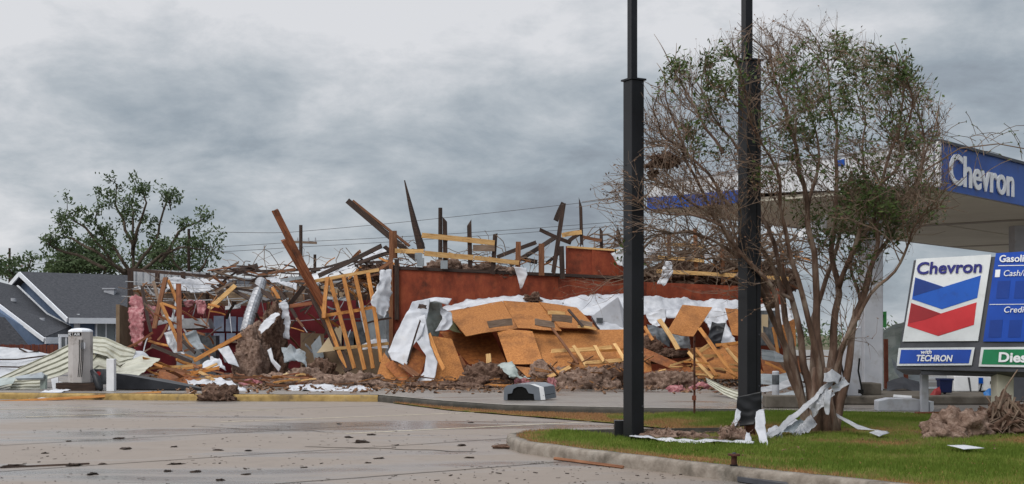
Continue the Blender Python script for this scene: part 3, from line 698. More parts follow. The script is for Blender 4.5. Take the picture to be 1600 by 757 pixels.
build(MB().slab([lw0, Vector((lw0.x, lw0.y, B0.z)), Vector((B1.x, B1.y, B0.z)), Vector((B1.x, B1.y, 0))], .1), 'lower_side_wall', M['siding'], e)
axl = (Vector((lwl.x, 57.9, 0)) - lw0).normalized() * -1
window(P(103, 538, 55.6), (.8, .6, 0), .38, .6, e)
build(MB().slab([P(-80, 480, 55.4), P(8, 497, 54.6), P(45, 540, 54.0), P(-80, 548, 54.2)], .08), 'porch_roof', M['shingle'], e, 'dark porch roof at the far left')
for px, py, Y in ((21, 475, 58.8), (66, 506, 58.0), (172, 460, 61.3)):
    c = P(px, py, Y); v = MB().tube([c - Z * .35, c + Z * .1], .07, 8).tube([c + Z * .1, c + Z * .26], [.13, .12], 8)
    if px > 100: c = P(172, 458, 62.6); v = MB().box(c, (.5, .4, .34)).box(c + Z * .2, (.62, .5, .06))
    build(v, 'roof_vent', M['grey'], e)
fm = MB()
for i in range(46):
    x = -25.5 + i * .155; y = 52 + .02 * (i % 2); fm.box((x, y, .58), (.14, .03, 1.22 + .03 * math.sin(i * 2.3)))
fe = empty('board_fence', (-22, 52, 0), 'low red brown board fence in front of the blue grey house', 'fence')
build(fm, 'fence_boards', M['fence'], fe); build(MB().box((-22, 52.06, .95), (7, .05, .09)).box((-22, 52.06, .3), (7, .05, .09)), 'fence_rail', M['brown'], fe)
# ================================================================ THE RUINED STORE (one building, parts as children)
ST = empty('ruined_store', (0, 42, SZ), 'storm wrecked store with red stained front wall and roof torn off', 'building')
def wallq(c, th, name, m, label=None, parent=ST, sub=1):
    return build(MB().slab([P(*q) for q in c], th), name, m, parent, label)
def vwall(x0, y0t, Y0, x1, y1t, Y1, name, m, th=.12, zb=None, label=None):
    a, b = P(x0, y0t, Y0), P(x1, y1t, Y1); z0 = SZ if zb is None else zb
    return build(MB().slab([a, b, Vector((b.x, b.y, z0 if zb is None else P(x1, zb[1], Y1).z)), Vector((a.x, a.y, z0 if zb is None else P(x0, zb[0], Y0).z))], th), name, m, ST, label)
FY = 40.0
mb = MB(); mb.box((-1.6, 44, SZ + .01), (22, 8.4, .04)); build(mb, 'floor', M['fore'], ST)
# front wall: boards of red stained sheathing butted together
xs = [612, 676, 742, 806, 872, 940, 1010, 1080, 1150, 1226]
tops = [418, 421, 424, 427, 430, 434, 441, 444, 447, 452]
for i in range(len(xs) - 1):
    Y0, Y1 = FY + i * .18, FY + (i + 1) * .18
    a, b = P(xs[i], tops[i], Y0), P(xs[i + 1], tops[i + 1], Y1); a.y += .004 * (i % 2); b.y += .004 * (i % 2)
    build(MB().slab([a, b, Vector((b.x, b.y, SZ)), Vector((a.x, a.y, SZ))], .05), 'wall_sheet', M['redply'], ST)
for i, (x0, x1, yt0, yt1) in enumerate(((884, 924.6, 385, 388), (924.6, 965.5, 388, 391), (965.5, 985, 391, 392))):
    a, b = P(x0, yt0, FY + .9), P(x1, yt1, FY + .95 + .1 * i)
    build(MB().slab([a, b, P(x1, 434, FY + .95 + .1 * i), P(x0, 434, FY + .9)], .05), 'parapet_sheet', M['redply'], ST, 'taller red stained parapet sheet at the right of the front wall')
board((612, 418.5, FY - .03), (985, 435, FY + .95), 5, 'wall_cap', M['dark'], parent=ST, face=(0, -1, .2))
board((886, 386, FY + .8), (984, 393, FY + 1.0), 3, 'wall_cap', M['lumber'], parent=ST, face=(0, -1, .2))
board((611, 361, FY - .1), (611, 590, FY - .1), 6, 'corner_post', M['brown'], parent=ST, face=(0, -1, 0))
board((620, 405, FY - .08), (620, 500, FY - .08), 7, 'corner_post', M['dark'], parent=ST, face=(0, -1, 0))
# back and side walls of the red room
vwall(206, 478, 47, 400, 478, 47, 'back_wall', M['redwall'], label='red painted back wall of the open room')
vwall(401, 472, 47, 660, 468, 46.6, 'back_wall', M['redwall'], label='red painted back wall behind the stud frame')
vwall(470, 520, 44.2, 506, 522, 44.4, 'partition', M['tan'], label='low tan partition stub')
vwall(566, 478, 46, 606, 478, 44, 'inner_wall', M['greymetal'])
vwall(184, 476, 44, 206, 484, 46.6, 'side_wall', M['tan'])
wallq([(206, 442, 47.1), (400, 448, 47.1), (400, 479, 47.1), (206, 479, 47.1)], .05, 'upper_wall', M['grey_wood'], 'grey brown upper wall above the red paint')
wallq([(400, 440, 47.1), (640, 430, 46.7), (640, 470, 46.7), (400, 473, 47.1)], .05, 'upper_wall', M['dark'], 'dark upper wall behind the roof tangle')
# the corrugated parapet of white metal at the back
def ribbed(c, name, m, n, dep, label=None, parent=ST, th=.01, **k):
    c = [P(*q) for q in c]; nrm = (c[1] - c[0]).cross(c[3] - c[0]).normalized(); mb = MB()
    prof = [0, 0, 0, 1, 1, 0]
    def fn(u, v):
        p = c[0].lerp(c[1], u).lerp(c[3].lerp(c[2], u), v); i = int(round(u * n * 6)); return p + nrm * dep * prof[i % 6] + nrm * noise.noise(p) * .03
    mb.grid(fn, n * 6, 3); return build(mb, name, m, parent, label, solid=th, recalc=False, **k)
ribbed([(208, 420, 46.8), (340, 427, 46.8), (340, 452, 46.8), (208, 446, 46.8)], 'parapet_panel', M['whitem'], 12, .05, 'white ribbed metal parapet')
for x, t, b_ in ((204, 420, 588), (246, 424, 478), (286, 425, 480), (325, 427, 480), (366, 432, 480), (420, 438, 500), (560, 420, 480), (446, 440, 500)):
    board((x, t, 46.4), (x, b_, 46.4), 9 if x == 204 else 7, 'wall_post', M['dark'], parent=ST, face=(0, -1, 0))
board((199, 421, 46), (466, 444, 45), 5, 'roof_beam', M['dark'], parent=ST, face=(0, -1, 0), bow=.05)
board((330, 424, 45.5), (560, 415, 45), 4, 'roof_beam', M['dark'], parent=ST, bow=.15)
# stair-stepped rails and studs standing over the front wall
def stud(x0, y0, x1, y1, wp, m, label, Y=FY + .25, spike=.0, bow=0, **k):
    board((x0, y0, Y), (x1, y1, Y), wp, 'wall_stud', M[m], parent=ST, label=label, spike=spike, bow=bow, face=(0, -1, 0), seg=3, **k)
stud(616, 361, 617, 404, 8, 'brown', 'squared stud at the left end of the rails')
stud(695, 343, 696, 421, 7, 'dark', 'dark pointed stud', spike=.35)
stud(733, 344, 735, 426, 7, 'dark', 'dark pointed stud', spike=.35)
stud(774, 364, 770, 429, 7, 'dark', 'dark splintered stud', spike=.12)
stud(810, 378, 809, 419, 8, 'brown', None); stud(846, 381, 846, 431, 9, 'brown', None)
stud(881, 317, 864, 430, 7, 'dark', 'long leaning stud', spike=.1, Y=FY + .4)
stud(907, 313, 909, 386, 5, 'dark', 'thin pointed stud', spike=.4, Y=FY + .9)
stud(939, 350, 940, 390, 5, 'dark', None, spike=.3, Y=FY + 1); stud(963, 353, 971, 392, 5, 'dark', None, spike=.3, Y=FY + 1)
stud(877, 385, 879, 436, 8, 'dark', None)
def rail(x0, y0, x1, y1, wp, m='lumber', Y=FY + .18, label=None):
    board((x0, y0, Y), (x1, y1, Y), wp, 'rail', M[m], parent=ST, label=label, face=(0, -1, 0), seg=3, bow=.015)
rail(659, 368, 773, 380, 8); rail(617, 392, 662, 393, 7); rail(663, 396, 740, 403, 8); rail(741, 403, 811, 411, 7)
rail(878, 368, 909, 363, 7, Y=FY + .85); rail(909, 370, 940, 376, 5, Y=FY + .9, m='brown'); rail(739, 388, 773, 388, 10, 'grey_wood', label='grey board between two studs')
rail(1028, 402, 1100, 408, 5, Y=FY + 1.6); rail(1026, 424, 1232, 436, 6, Y=FY + 1.4); rail(1040, 382, 1100, 386, 5, Y=FY + 1.8)
for x, t, b_ in ((1045, 362, 440), (1086, 358, 440), (1128, 372, 444), (1222, 400, 450), (1186, 388, 448)):
    stud(x, t, x + 2, b_, 6, 'brown', None, Y=FY + 1.7, spike=.1)
for x, y, Y in ((657, 410, FY + .1), (694, 414, FY + .1), (654, 402, FY + .12)):
    build(MB().box(P(x, y, Y - .1), (.22, .14, .26)), 'junction_box', M['greymetal'], ST)
# room fittings
for x, y, x2, y2 in ((334, 494, 350, 518), (353, 495, 369, 518), (372, 496, 379, 518), (334, 521, 351, 538), (354, 521, 368, 535)):
    wallq([(x, y, 46.8), (x2, y, 46.8), (x2, y2, 46.8), (x, y2, 46.8)], .04, 'wall_poster', M['poster'])
eq = MB(); c = P(303, 530, 45.5); eq.box((c.x, c.y, .16 + .75), (1.05, .7, 1.5)); build(eq, 'kitchen_cabinet', M['steel'], ST, 'steel kitchen cabinet against the red wall')
eq = MB(); c = P(328, 530, 45.2); eq.box((c.x, c.y, .16 + .7), (.55, .6, 1.4)).box((c.x, c.y - .31, 1.2), (.4, .03, .3)).box((c.x, c.y - .31, .7), (.4, .03, .4)); build(eq, 'oven', M['equip'], ST, 'dark oven beside the steel cabinet')
eq = MB(); c = P(303, 508, 45.1); eq.box((c.x, c.y, P(0, 506, 45.1).z), (1.3, .8, .35), taper=.85); build(eq, 'hood', M['steel'], ST)
for x, y in ((526, 520), (548, 527), (563, 512)):
    c = P(x, y, 45.6); build(MB().box((c.x, c.y, (c.z + SZ) / 2 + .1), (.42, .4, c.z - SZ + .2)), 'shelf_unit', M['equip'], ST)
for i, (x, x2, y) in enumerate(((505, 600, 500), (500, 590, 530), (380, 430, 506))):
    build(MB().beam(P(x, y, 45.8), P(x2, y - 2, 45.8), .3, .04), 'shelf', M['equip'], ST)
# ceiling grid of thin pale metal strips hanging in the room
gr = [((196, 440), (460, 446)), ((200, 452), (400, 447)), ((190, 463), (380, 470)), ((215, 470), (385, 466)), ((230, 448), (250, 470)), ((300, 445), (310, 478)), ((350, 447), (362, 482)), ((240, 458), (420, 452)),
      ((405, 448), (415, 500)), ((357, 470), (362, 520)), ((290, 445), (340, 462)), ((380, 455), (440, 470)), ((420, 448), (500, 462)), ((432, 478), (486, 468)), ((440, 500), (500, 499)), ((447, 470), (480, 520)), ((500, 445), (588, 458)), ((520, 500), (548, 450)), ((300, 498), (308, 468)), ((560, 470), (570, 520))]
for i, (p, q) in enumerate(gr):
    a_, b_ = P(*p, 45 + (i % 4) * .4), P(*q, 44.6 + (i % 3) * .4); m_ = a_.lerp(b_, .5) + Vector((0, 0, -.05))
    build(MB().tube([a_, m_, b_], .018, 4), 'ceiling_strip', M['whitem'], ST)
board((243, 506, 43), (287, 496, 42.8), 7, 'light_strip', M['whitem'], parent=ST, label='white batten hanging in the red room')
board((352, 482, 44), (376, 479, 44), 6, 'light_strip', M['whitem'], parent=ST)
board((568, 453, 45), (600, 449, 45), 6, 'light_strip', M['whitem'], parent=ST)

# ---------------------------------------------------------------- things fallen in and around it
WG = 'boards lying in the wreck'
def B_(p, q, wp, m, label, cat='board', name='fallen_board', **k):
    k.setdefault('spike', .05); k.setdefault('bow', .02)
    return board(p, q, wp, name, M[m], label=label, cat=cat, **k)
# the long leaning beams
B_((429, 328, 37.2), (507, 478, 37.6), 10, 'redbeam', 'long reddish beam leaning up to the left above the wreck, highest end toward the crossarm pole', 'beam', 'leaning_beam', th=.12, face=(.3, -1, 0), spike=.06)
B_((443, 374, 37.3), (510, 490, 37.7), 9, 'redbeam', 'reddish plank lying alongside the long leaning beam, with a jagged upper end', 'beam', 'leaning_beam', th=.08, face=(.3, -1, 0))
B_((486, 455, 37.9), (545, 580, 37.2), 12, 'dark', 'dark foot of the leaning beams standing in the debris by the stud frame', 'beam', 'leaning_beam', th=.12)
B_((543, 314, 41), (652, 406, 40.6), 9, 'dark', 'long black rafter slanting down from upper left to the first stud', 'rafter', 'broken_rafter', th=.1)
B_((551, 314, 41.2), (640, 385, 40.9), 4, 'brown', 'thin brown strip split from the long black rafter', 'rafter', 'broken_rafter')
mbx = MB(); pp = [P(632, 282, 40.8), P(640, 318, 40.8), P(648, 352, 40.8), P(658, 390, 40.8)]
mbx.tube(pp, [.02, .07, .11, .14], 5); build(mbx, 'broken_rafter', M['dark'], label='tall black splintered rafter tapering to a point above the rails', cat='rafter')
B_((496, 432, 41), (597, 384, 41), 7, 'dark', 'dark rafter rising to the right behind the stud frame', 'rafter', 'broken_rafter')
B_((600, 385, 41), (614, 396, 41), 6, 'dark', 'short dark rafter stub hooked down to the corner post', 'rafter', 'broken_rafter')
B_((560, 412, 41.5), (612, 394, 41), 6, 'dark', 'dark rafter close under the rising rafter, next to the corner post', 'rafter', 'broken_rafter')
B_((548, 408, 42), (566, 390, 42), 5, 'brown', 'short brown spike of wood sticking up behind the rising rafter', 'rafter', 'broken_rafter', spike=.2)
B_((484, 424, 43), (545, 408, 43), 5, 'dark', 'dark curved roof edge piece right of the leaning beam', 'rafter', 'broken_rafter', bow=.12)
B_((545, 408, 43), (612, 407, 43), 4, 'dark', 'dark roof edge strip reaching the corner post', 'rafter', 'broken_rafter', bow=.1)
B_((368, 427, 44), (403, 415, 44), 8, 'dark', 'dark flat end of a rafter lifted over the red room roof line', 'rafter', 'broken_rafter')
B_((404, 430, 43.5), (462, 421, 43.5), 4, 'brown', 'curved brown strip left of the leaning beam at roof height', 'rafter', 'broken_rafter', bow=.15)
B_((424, 514, 39.5), (476, 446, 39.8), 7, 'dark', 'dark brace crossing under the leaning beam', 'beam', 'broken_brace')
B_((395, 445, 41), (445, 482, 40.5), 6, 'dark', 'dark stick falling to the right above the duct', 'beam', 'broken_brace')
B_((436, 455, 41), (464, 498, 40.5), 5, 'dark', 'thin dark stick just left of the reddish cross plank', 'beam', 'broken_brace')
B_((452, 479, 39.5), (488, 474, 39.2), 6, 'redbeam', 'short level reddish plank crossing behind the leaning beam', 'board')
for p, q, wp, lb in (((843, 359, 41.2), (892, 380, 41.2), 6, 'dark rafter sloping down to the leaning stud above the right of the wall'), ((777, 402, 42), (838, 379, 42), 6, 'dark rafter rising to the right between the rails and the tall right studs'),
                     ((796, 415, 42.4), (871, 369, 42), 7, 'long dark rafter rising behind the two brown studs'), ((808, 402, 42.5), (840, 410, 42.5), 7, 'short dark level rafter behind the brown stud'), ((853, 412, 42), (878, 392, 42), 5, 'short dark rafter wedged by the parapet sheet'),
                     ((868, 346, 41), (881, 317, 41), 8, 'short plank nailed to the top of the leaning stud'), ((905, 366, 41.2), (888, 378, 41.2), 6, 'dark stub lying across the parapet top')):
    B_(p, q, wp, 'dark', lb, 'rafter', 'broken_rafter')
# leaning stud frame (one thing with its studs)
SFp = P(545, 560, 37.5); SF = empty('leaning_stud_frame', (SFp.x, 37.6, SZ), 'orange stud wall frame leaning in front of the red room', 'stud frame')
def sf(p, q, wp, nm='stud', m='lumber'): board((p[0], p[1], 37.8), (q[0], q[1], 37.2), wp, nm, M['orange'] if m == 'orange' else M[m], parent=SF, face=(0, -1, 0), th=.09, bow=.03)
board((490, 440, 37.7), (592, 422, 38.2), 5, 'top_plate', M['lumber'], parent=SF, face=(0, -1, 0), th=.1, bow=.02)
board((592, 422, 38.2), (612, 408, 38.5), 5, 'top_plate', M['brown'], parent=SF, face=(0, -1, 0), th=.1)
board((521, 545, 37.3), (607, 537, 37.6), 5, 'bottom_plate', M['lumber'], parent=SF, face=(0, -1, 0), th=.1, bow=.02)
board((503, 494, 37.45), (585, 480, 37.8), 5, 'middle_plate', M['orange'], parent=SF, face=(0, -1, 0), th=.1, bow=.03)
for p, q, m in (((491, 446), (540, 576), 'orange'), ((512, 434), (506, 498), 'orange'), ((516, 438), (554, 576), 'orange'), ((537, 433), (570, 578), 'orange'), ((555, 430), (583, 576), 'orange'), ((575, 427), (596, 566), 'orange')): sf(p, q, 6, 'stud', m)
B_((511, 500, 37.9), (530, 512, 38.2), 4, 'orange', 'short orange offcut behind the stud frame')
panel([(495, 552, 38.2), (528, 508, 38.6), (534, 512, 38.6), (533, 547, 38.2)], 'drywall_piece', M['drywall'], label='beige triangular drywall scrap at the left foot of the stud frame', cat='drywall')
panel([(492, 552, 38.6), (604, 541, 39), (594, 592, 38.8), (506, 592, 38.4)], 'fallen_wall_panel', M['tan'], label='dull tan wall panel behind the foot of the stud frame', cat='panel')
panel([(486, 540, 38.4), (500, 524, 38.6), (512, 590, 38.2), (498, 592, 38.2)], 'fallen_wall_panel', M['greymetal'], label='narrow grey panel standing left of the drywall scrap', cat='panel')

# studs and sticks in the open room at the left
for p, q, wp, m, lb in (
    ((259, 434, 40), (241, 514, 39.6), 8, 'brown', 'leaning brown stud, first big stud of the red room'),
    ((262, 437, 40.2), (279, 478, 40), 5, 'orange', 'thin orange stud crossing the top of the bark covered post'),
    ((251, 473, 39.6), (280, 538, 39), 5, 'orange', 'orange stud slanting down to the foot of the bark covered post'),
    ((252, 474, 39.6), (281, 485, 39.5), 4, 'orange', 'short orange brace from the slanting stud to the post'),
    ((279, 443, 39.4), (281, 550, 38.6), 8, 'redbeam', 'upright bark covered reddish post in the middle of the red room'),
    ((326, 483, 42), (368, 446, 42.5), 7, 'lumber', 'pale yellow stud slanting up right under the roof beam'),
    ((303, 564, 37.4), (378, 523, 38), 6, 'orange', 'long orange stick rising from the debris toward the duct'),
    ((236, 540, 38), (300, 567, 37.5), 6, 'dark', 'dark beam sloping down into the debris left of the long orange stick'),
    ((222, 447, 42), (236, 520, 41), 5, 'dark', 'dark torn strip hanging beside the pink insulation'),
    ((285, 533, 38.5), (305, 552, 38.2), 5, 'dark', 'short dark stick at the foot of the bark covered post'),
    ((240, 440, 43), (258, 500, 42), 5, 'grey_wood', 'grey weathered stud behind the first big stud'),
    ((360, 450, 43), (398, 472, 42), 5, 'dark', 'dark brace above the pale posters'),
    ((330, 446, 44), (352, 460, 43.6), 5, 'dark', 'short dark brace under the roof beam'),
    ((425, 449, 42), (440, 476, 41.5), 5, 'orange', 'short orange stick right of the duct top')):
    B_(p, q, wp, m, lb, 'stud', 'loose_stud', spike=.04)
# pink insulation hangs
def hang(A, Bq, m, label, name='hanging_insulation', cat='insulation', **k):
    k.setdefault('amp', .12); k.setdefault('freq', 3.0); k.setdefault('th', .05); k.setdefault('edge', .08)
    return loft(A, Bq, name, M[m], label=label, cat=cat, **k)
hang([(206, 462, 42.5), (203, 500, 42), (207, 536, 42)], [(224, 466, 42.4), (226, 500, 41.8), (222, 540, 41.6)], 'pink', 'long pink insulation sheet hanging at the left end of the red room', seed=1)
hang([(305, 470, 43), (308, 482, 43), (310, 490, 43)], [(320, 471, 43), (322, 480, 42.9), (318, 492, 42.8)], 'pink', 'pink insulation scrap hanging over the steel hood', seed=2)
hang([(288, 472, 43.4), (290, 480, 43.4)], [(303, 470, 43.4), (302, 478, 43.4)], 'pink', 'small pink insulation tuft left of the hanging scrap', seed=3)
hang([(232, 478, 42.4), (234, 500, 42.4)], [(243, 480, 42.4), (241, 505, 42.4)], 'pink', 'narrow pink insulation strip beside the first big stud', seed=4)
# duct
dp = [P(408, 440, 41.5), P(404, 456, 41), P(397, 474, 40.6), P(390, 495, 40.2), P(384, 520, 39.8)]
vs = [polyat(dp, t / 36) for t in range(37)]; build(MB().tube(vs, [.17 + .018 * (i % 2) for i in range(37)], 14), 'flexible_duct', M['silver'], label='silver ribbed flexible duct hanging down in the red room', cat='duct', recalc=False)
# white cloths
WH = dict(amp=.10, freq=1.6, cat='sheet')
def cloth(A, Bq, label, name='torn_membrane', m='white', **k):
    kk = dict(WH); kk.update(k); return loft(A, Bq, name, M[m], label=label, **kk)
cloth([(592, 423, 37.8), (590, 445, 37.6), (582, 462, 37.4), (577, 473, 37.3), (594, 494, 37.3)], [(609, 424, 37.9), (610, 445, 37.8), (610, 465, 37.8), (609, 480, 37.6), (600, 497, 37.4)], 'white membrane scrap hanging between the stud frame and the corner post', seed=5, edge=.06)
cloth([(803, 417, 39.4), (808, 432, 39.4), (813, 452, 39.4)], [(823, 419, 39.5), (824, 430, 39.4), (816, 450, 39.4)], 'small white rag hanging over the middle of the front wall', seed=6, nu=16, nv=10)
cloth([(438, 474, 39), (437, 495, 38.8), (440, 528, 38.6)], [(449, 472, 39), (454, 500, 38.8), (452, 532, 38.6)], 'narrow white membrane strip hanging below the leaning beam brace', seed=7, edge=.05)
cloth([(430, 478, 39.4), (434, 492, 39.4)], [(446, 468, 39.4), (446, 486, 39.4)], 'small white membrane scrap above the narrow hanging strip', seed=8, nu=14, nv=8, edge=.05)
cloth([(402, 514, 38), (412, 500, 38), (430, 488, 38.2)], [(408, 520, 37.8), (424, 506, 37.8), (436, 491, 38)], 'white folded sheet lying on top of the shaggy brown mass', seed=9, edge=.05)
cloth([(415, 440, 43), (440, 446, 42.6), (463, 452, 42.6)], [(425, 434, 43.2), (446, 437, 43), (465, 444, 42.8)], 'white roof sheet strip left of the leaning beam at roof height', seed=10, edge=.05)
cloth([(480, 432, 42.5), (500, 424, 42.5), (520, 420, 42.5)], [(486, 446, 42), (500, 440, 42), (512, 432, 42)], 'crumpled white roof sheet right of the leaning beam', seed=11, edge=.06)
cloth([(500, 420, 42.8), (530, 415, 43), (556, 410, 43)], [(506, 430, 42.6), (530, 424, 42.6), (552, 416, 42.6)], 'white roof sheet strip under the curved roof edge', seed=12, edge=.06)
cloth([(566, 408, 43), (590, 400, 43), (606, 397, 43)], [(572, 402, 43.2), (590, 391, 43.2), (604, 390, 43.2)], 'pale sheet glimpsed under the dark rising rafter', seed=13, nu=16, nv=8)
cloth([(262, 433, 46), (300, 434, 46), (360, 436, 46)], [(262, 452, 45.8), (300, 456, 45.6), (352, 452, 45.6)], 'white crumpled ceiling sheet under the white ribbed parapet', seed=14, edge=.05)
cloth([(232, 452, 45), (262, 455, 45)], [(210, 448, 45.5), (250, 470, 45)], 'grey white torn ceiling scrap by the left wall post', seed=15, edge=.06)
# shaggy brown masses
def hp(x, yb, hw, h, m, label, seed, Y=None, dep=None, z=SZ, name='insulation_heap', cat='insulation', rot=0, **k):
    Y = Y or (EYE - z) * F / (yb - 523); s = Y / F
    return heap(((x - 800) * s, Y, z), (hw * s, dep or hw * s * .55, h * s), name, M[m], seed=seed, label=label, cat=cat, rot=rot, **k)
hp(396, 590, 27, 88, 'insul', 'tall shaggy brown mass of torn insulation under the white folded sheet', 31, Y=38.2, dep=.6, amp=.3, fuzz=140)
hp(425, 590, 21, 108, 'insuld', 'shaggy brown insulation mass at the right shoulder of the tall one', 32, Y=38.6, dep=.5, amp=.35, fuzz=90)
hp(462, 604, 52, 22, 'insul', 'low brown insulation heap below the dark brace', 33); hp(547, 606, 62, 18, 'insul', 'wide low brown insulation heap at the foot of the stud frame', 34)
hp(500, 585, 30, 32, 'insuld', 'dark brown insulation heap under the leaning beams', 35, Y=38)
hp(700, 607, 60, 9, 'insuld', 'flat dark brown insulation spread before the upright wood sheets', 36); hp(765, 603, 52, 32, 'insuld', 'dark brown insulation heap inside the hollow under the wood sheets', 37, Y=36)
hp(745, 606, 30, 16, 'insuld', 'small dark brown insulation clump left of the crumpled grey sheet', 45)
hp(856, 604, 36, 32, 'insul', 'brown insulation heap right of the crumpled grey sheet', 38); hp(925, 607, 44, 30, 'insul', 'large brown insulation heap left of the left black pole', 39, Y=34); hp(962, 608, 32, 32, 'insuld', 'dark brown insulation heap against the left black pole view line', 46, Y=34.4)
hp(1042, 605, 44, 25, 'insul', 'large brown insulation heap between the black poles', 40, Y=34.4); hp(1012, 570, 26, 26, 'insuld', 'brown insulation roll lying on the long reddish panel', 41, Y=37.4, z=.9)
hp(1035, 555, 40, 10, 'insuld', 'brown insulation strip draped above the long reddish panel', 42, Y=37.6, z=.95)
for i, (x, yb, hw, h, Y, z) in enumerate(((700, 420, 34, 16, 40.9, 3.55), (755, 424, 36, 16, 40.9, 3.5), (790, 424, 24, 14, 40.9, 3.45))):
    hp(x, yb, hw, h, 'insul', ['brown insulation roll behind the rails, left end', 'brown insulation roll behind the rails, middle', 'brown insulation roll behind the rails, right end'][i], 50 + i, Y=Y, z=z, dep=.4)
hp(450, 604, 24, 15, 'foam', 'yellowish foam lump on the debris left of the stud frame', 47, Y=35.4, fuzz=0, name='foam_lump', cat='foam')
hp(415, 596, 34, 12, 'pink', 'flat pink insulation patch below the shaggy brown mass', 48, Y=36.2, dep=.5, fuzz=20)
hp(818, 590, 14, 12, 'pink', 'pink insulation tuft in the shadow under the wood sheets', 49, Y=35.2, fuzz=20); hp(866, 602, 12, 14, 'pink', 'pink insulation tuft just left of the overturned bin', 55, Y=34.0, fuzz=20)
hp(1058, 612, 16, 8, 'pink', 'pink insulation tuft on the concrete left of the rusty stake', 56, fuzz=20); hp(1096, 608, 16, 8, 'pink', 'pink insulation tuft on the concrete right of the rusty stake', 57, fuzz=20)
hp(560, 596, 14, 12, 'pink', 'small dull pink insulation tuft at the foot of the stud frame', 58, fuzz=20)
hp(345, 628, 24, 20, 'insuld', 'dark root like clump lying over the yellow kerb', 59, Y=31.0, z=.02, dep=.4, fuzz=120, name='root_clump', cat='debris')
# roof tangle masses behind
TB = [((420, 0, 60, 15), 45.5, 3.45), ((535, 0, 70, 16), 45.5, 3.5), ((592, 0, 30, 14), 43.5, 3.7), ((1060, 0, 62, 26), 42.6, 3.45), ((1140, 0, 62, 28), 43.2, 3.5), ((1205, 0, 36, 24), 43.6, 3.4), ((960, 0, 34, 18), 42.5, 3.6)]
TL = ['dark tangle of torn roofing above the shaggy brown mass', 'dark tangle of torn roofing above the stud frame', 'brown tangle of torn roofing next to the corner post', 'brown tangle of roofing between the black poles', 'brown tangle of roofing behind the right black pole', 'brown tangle of roofing right of the right black pole', 'brown tangle of roofing at the right end of the parapet']
for i, ((x, yb, hw, h), Y, z) in enumerate(TB):
    if i < 2: continue
    heap(((x - 800) * Y / F, Y, z), (hw * Y / F, .7, h * Y / F * .8), 'roof_tangle', M['insuld'], seed=70 + i, label=TL[i], cat='roof debris', amp=.35, fuzz=240, flat=False)

# ---------------------------------------------------------------- collapsed front canopy of wood sheets
def pl(c, label, m='ply', name='wood_sheet', cat='wood sheet', **k):
    k.setdefault('jag', .012); return panel(c, name, M[m], label=label, cat=cat, **k)
pl([(696, 487, 38.6), (785, 471, 39.2), (809, 513, 37.6), (728, 526, 37.0)], 'orange wood sheet at the upper left of the fallen canopy', seed=1, warp=.06)
pl([(785.5, 471, 39.2), (844, 474, 39.3), (878, 518, 37.6), (809.5, 513, 37.6)], 'orange wood sheet second from the left along the canopy top', seed=2, warp=.05)
pl([(842, 472, 39.3), (901, 481, 39.4), (934, 515, 37.8), (874, 512, 37.7)], 'orange wood sheet at the right end of the canopy top', seed=3, warp=.05)
pl([(775, 514, 37.55), (832, 518, 37.5), (850, 570, 36.0), (794, 570, 36.0)], 'square orange wood sheet hanging below the canopy top, middle', seed=4, warp=.04)
pl([(826, 515, 37.9), (976, 514, 38.2), (976, 590, 36.0), (848, 578, 36.2)], 'broad orange wood sheet at the lower right of the fallen canopy', seed=5, warp=.10, nx=16)
pl([(846, 552, 36.6), (902, 552, 36.7), (886, 582, 35.7), (851, 584, 35.6)], 'small orange wood sheet lying on the broad lower sheet', seed=6)
pl([(686, 519, 38.4), (768, 518, 38.6), (792, 569, 37.6), (733, 570, 37.4)], 'brown wood sheet coloured darker for the shade inside the hollow of the canopy', 'plydark', seed=7, warp=.06)  # darker sheathing colour stands in for the shade under the canopy
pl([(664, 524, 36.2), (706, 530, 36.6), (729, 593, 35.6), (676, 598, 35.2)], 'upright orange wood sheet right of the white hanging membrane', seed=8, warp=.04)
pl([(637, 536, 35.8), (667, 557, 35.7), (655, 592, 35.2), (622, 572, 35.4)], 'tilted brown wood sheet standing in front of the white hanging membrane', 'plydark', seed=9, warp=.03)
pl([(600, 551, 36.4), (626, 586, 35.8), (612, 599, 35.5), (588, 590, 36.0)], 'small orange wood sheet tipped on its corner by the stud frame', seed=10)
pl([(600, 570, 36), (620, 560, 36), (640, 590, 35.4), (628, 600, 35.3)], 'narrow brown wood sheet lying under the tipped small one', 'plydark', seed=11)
pl([(806, 573, 35.8), (838, 576, 35.8), (836, 588, 35.3), (824, 590, 35.2)], 'orange wood scrap pointing down beneath the square sheet', seed=12, nx=5, ny=3)
pl([(1066, 477, 38), (1113, 481, 38.2), (1083, 527, 36.6), (1041, 521, 36.4)], 'tilted orange wood sheet hanging between the two black poles', seed=13, warp=.06)
pl([(1133, 482, 38), (1158, 484, 38), (1158, 526, 37), (1144, 524, 37)], 'orange wood sheet half hidden behind the right black pole', seed=14)
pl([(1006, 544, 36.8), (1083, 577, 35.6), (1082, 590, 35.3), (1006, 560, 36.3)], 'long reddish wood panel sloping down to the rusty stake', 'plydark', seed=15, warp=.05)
pl([(960, 536, 37.4), (1010, 520, 38), (1020, 590, 36), (965, 588, 36)], 'orange wood sheet behind the left black pole', seed=16)
pl([(1074, 545, 37.6), (1160, 539, 38), (1202, 594, 36), (1088, 592, 35.4)], 'wide orange wood sheet with pale studs behind the rusty stake', seed=17, warp=.08, nx=14)
pl([(1214, 512, 37), (1242, 498, 37.4), (1244, 540, 36.6), (1236, 553, 36.4)], 'orange wood sheet seen through the trunks of the bare tree', seed=18, nx=6)
pl([(1188, 560, 36.5), (1250, 556, 36.8), (1262, 590, 35.6), (1196, 596, 35.6)], 'brown wood sheet lying right of the right black pole', 'plydark', seed=19)
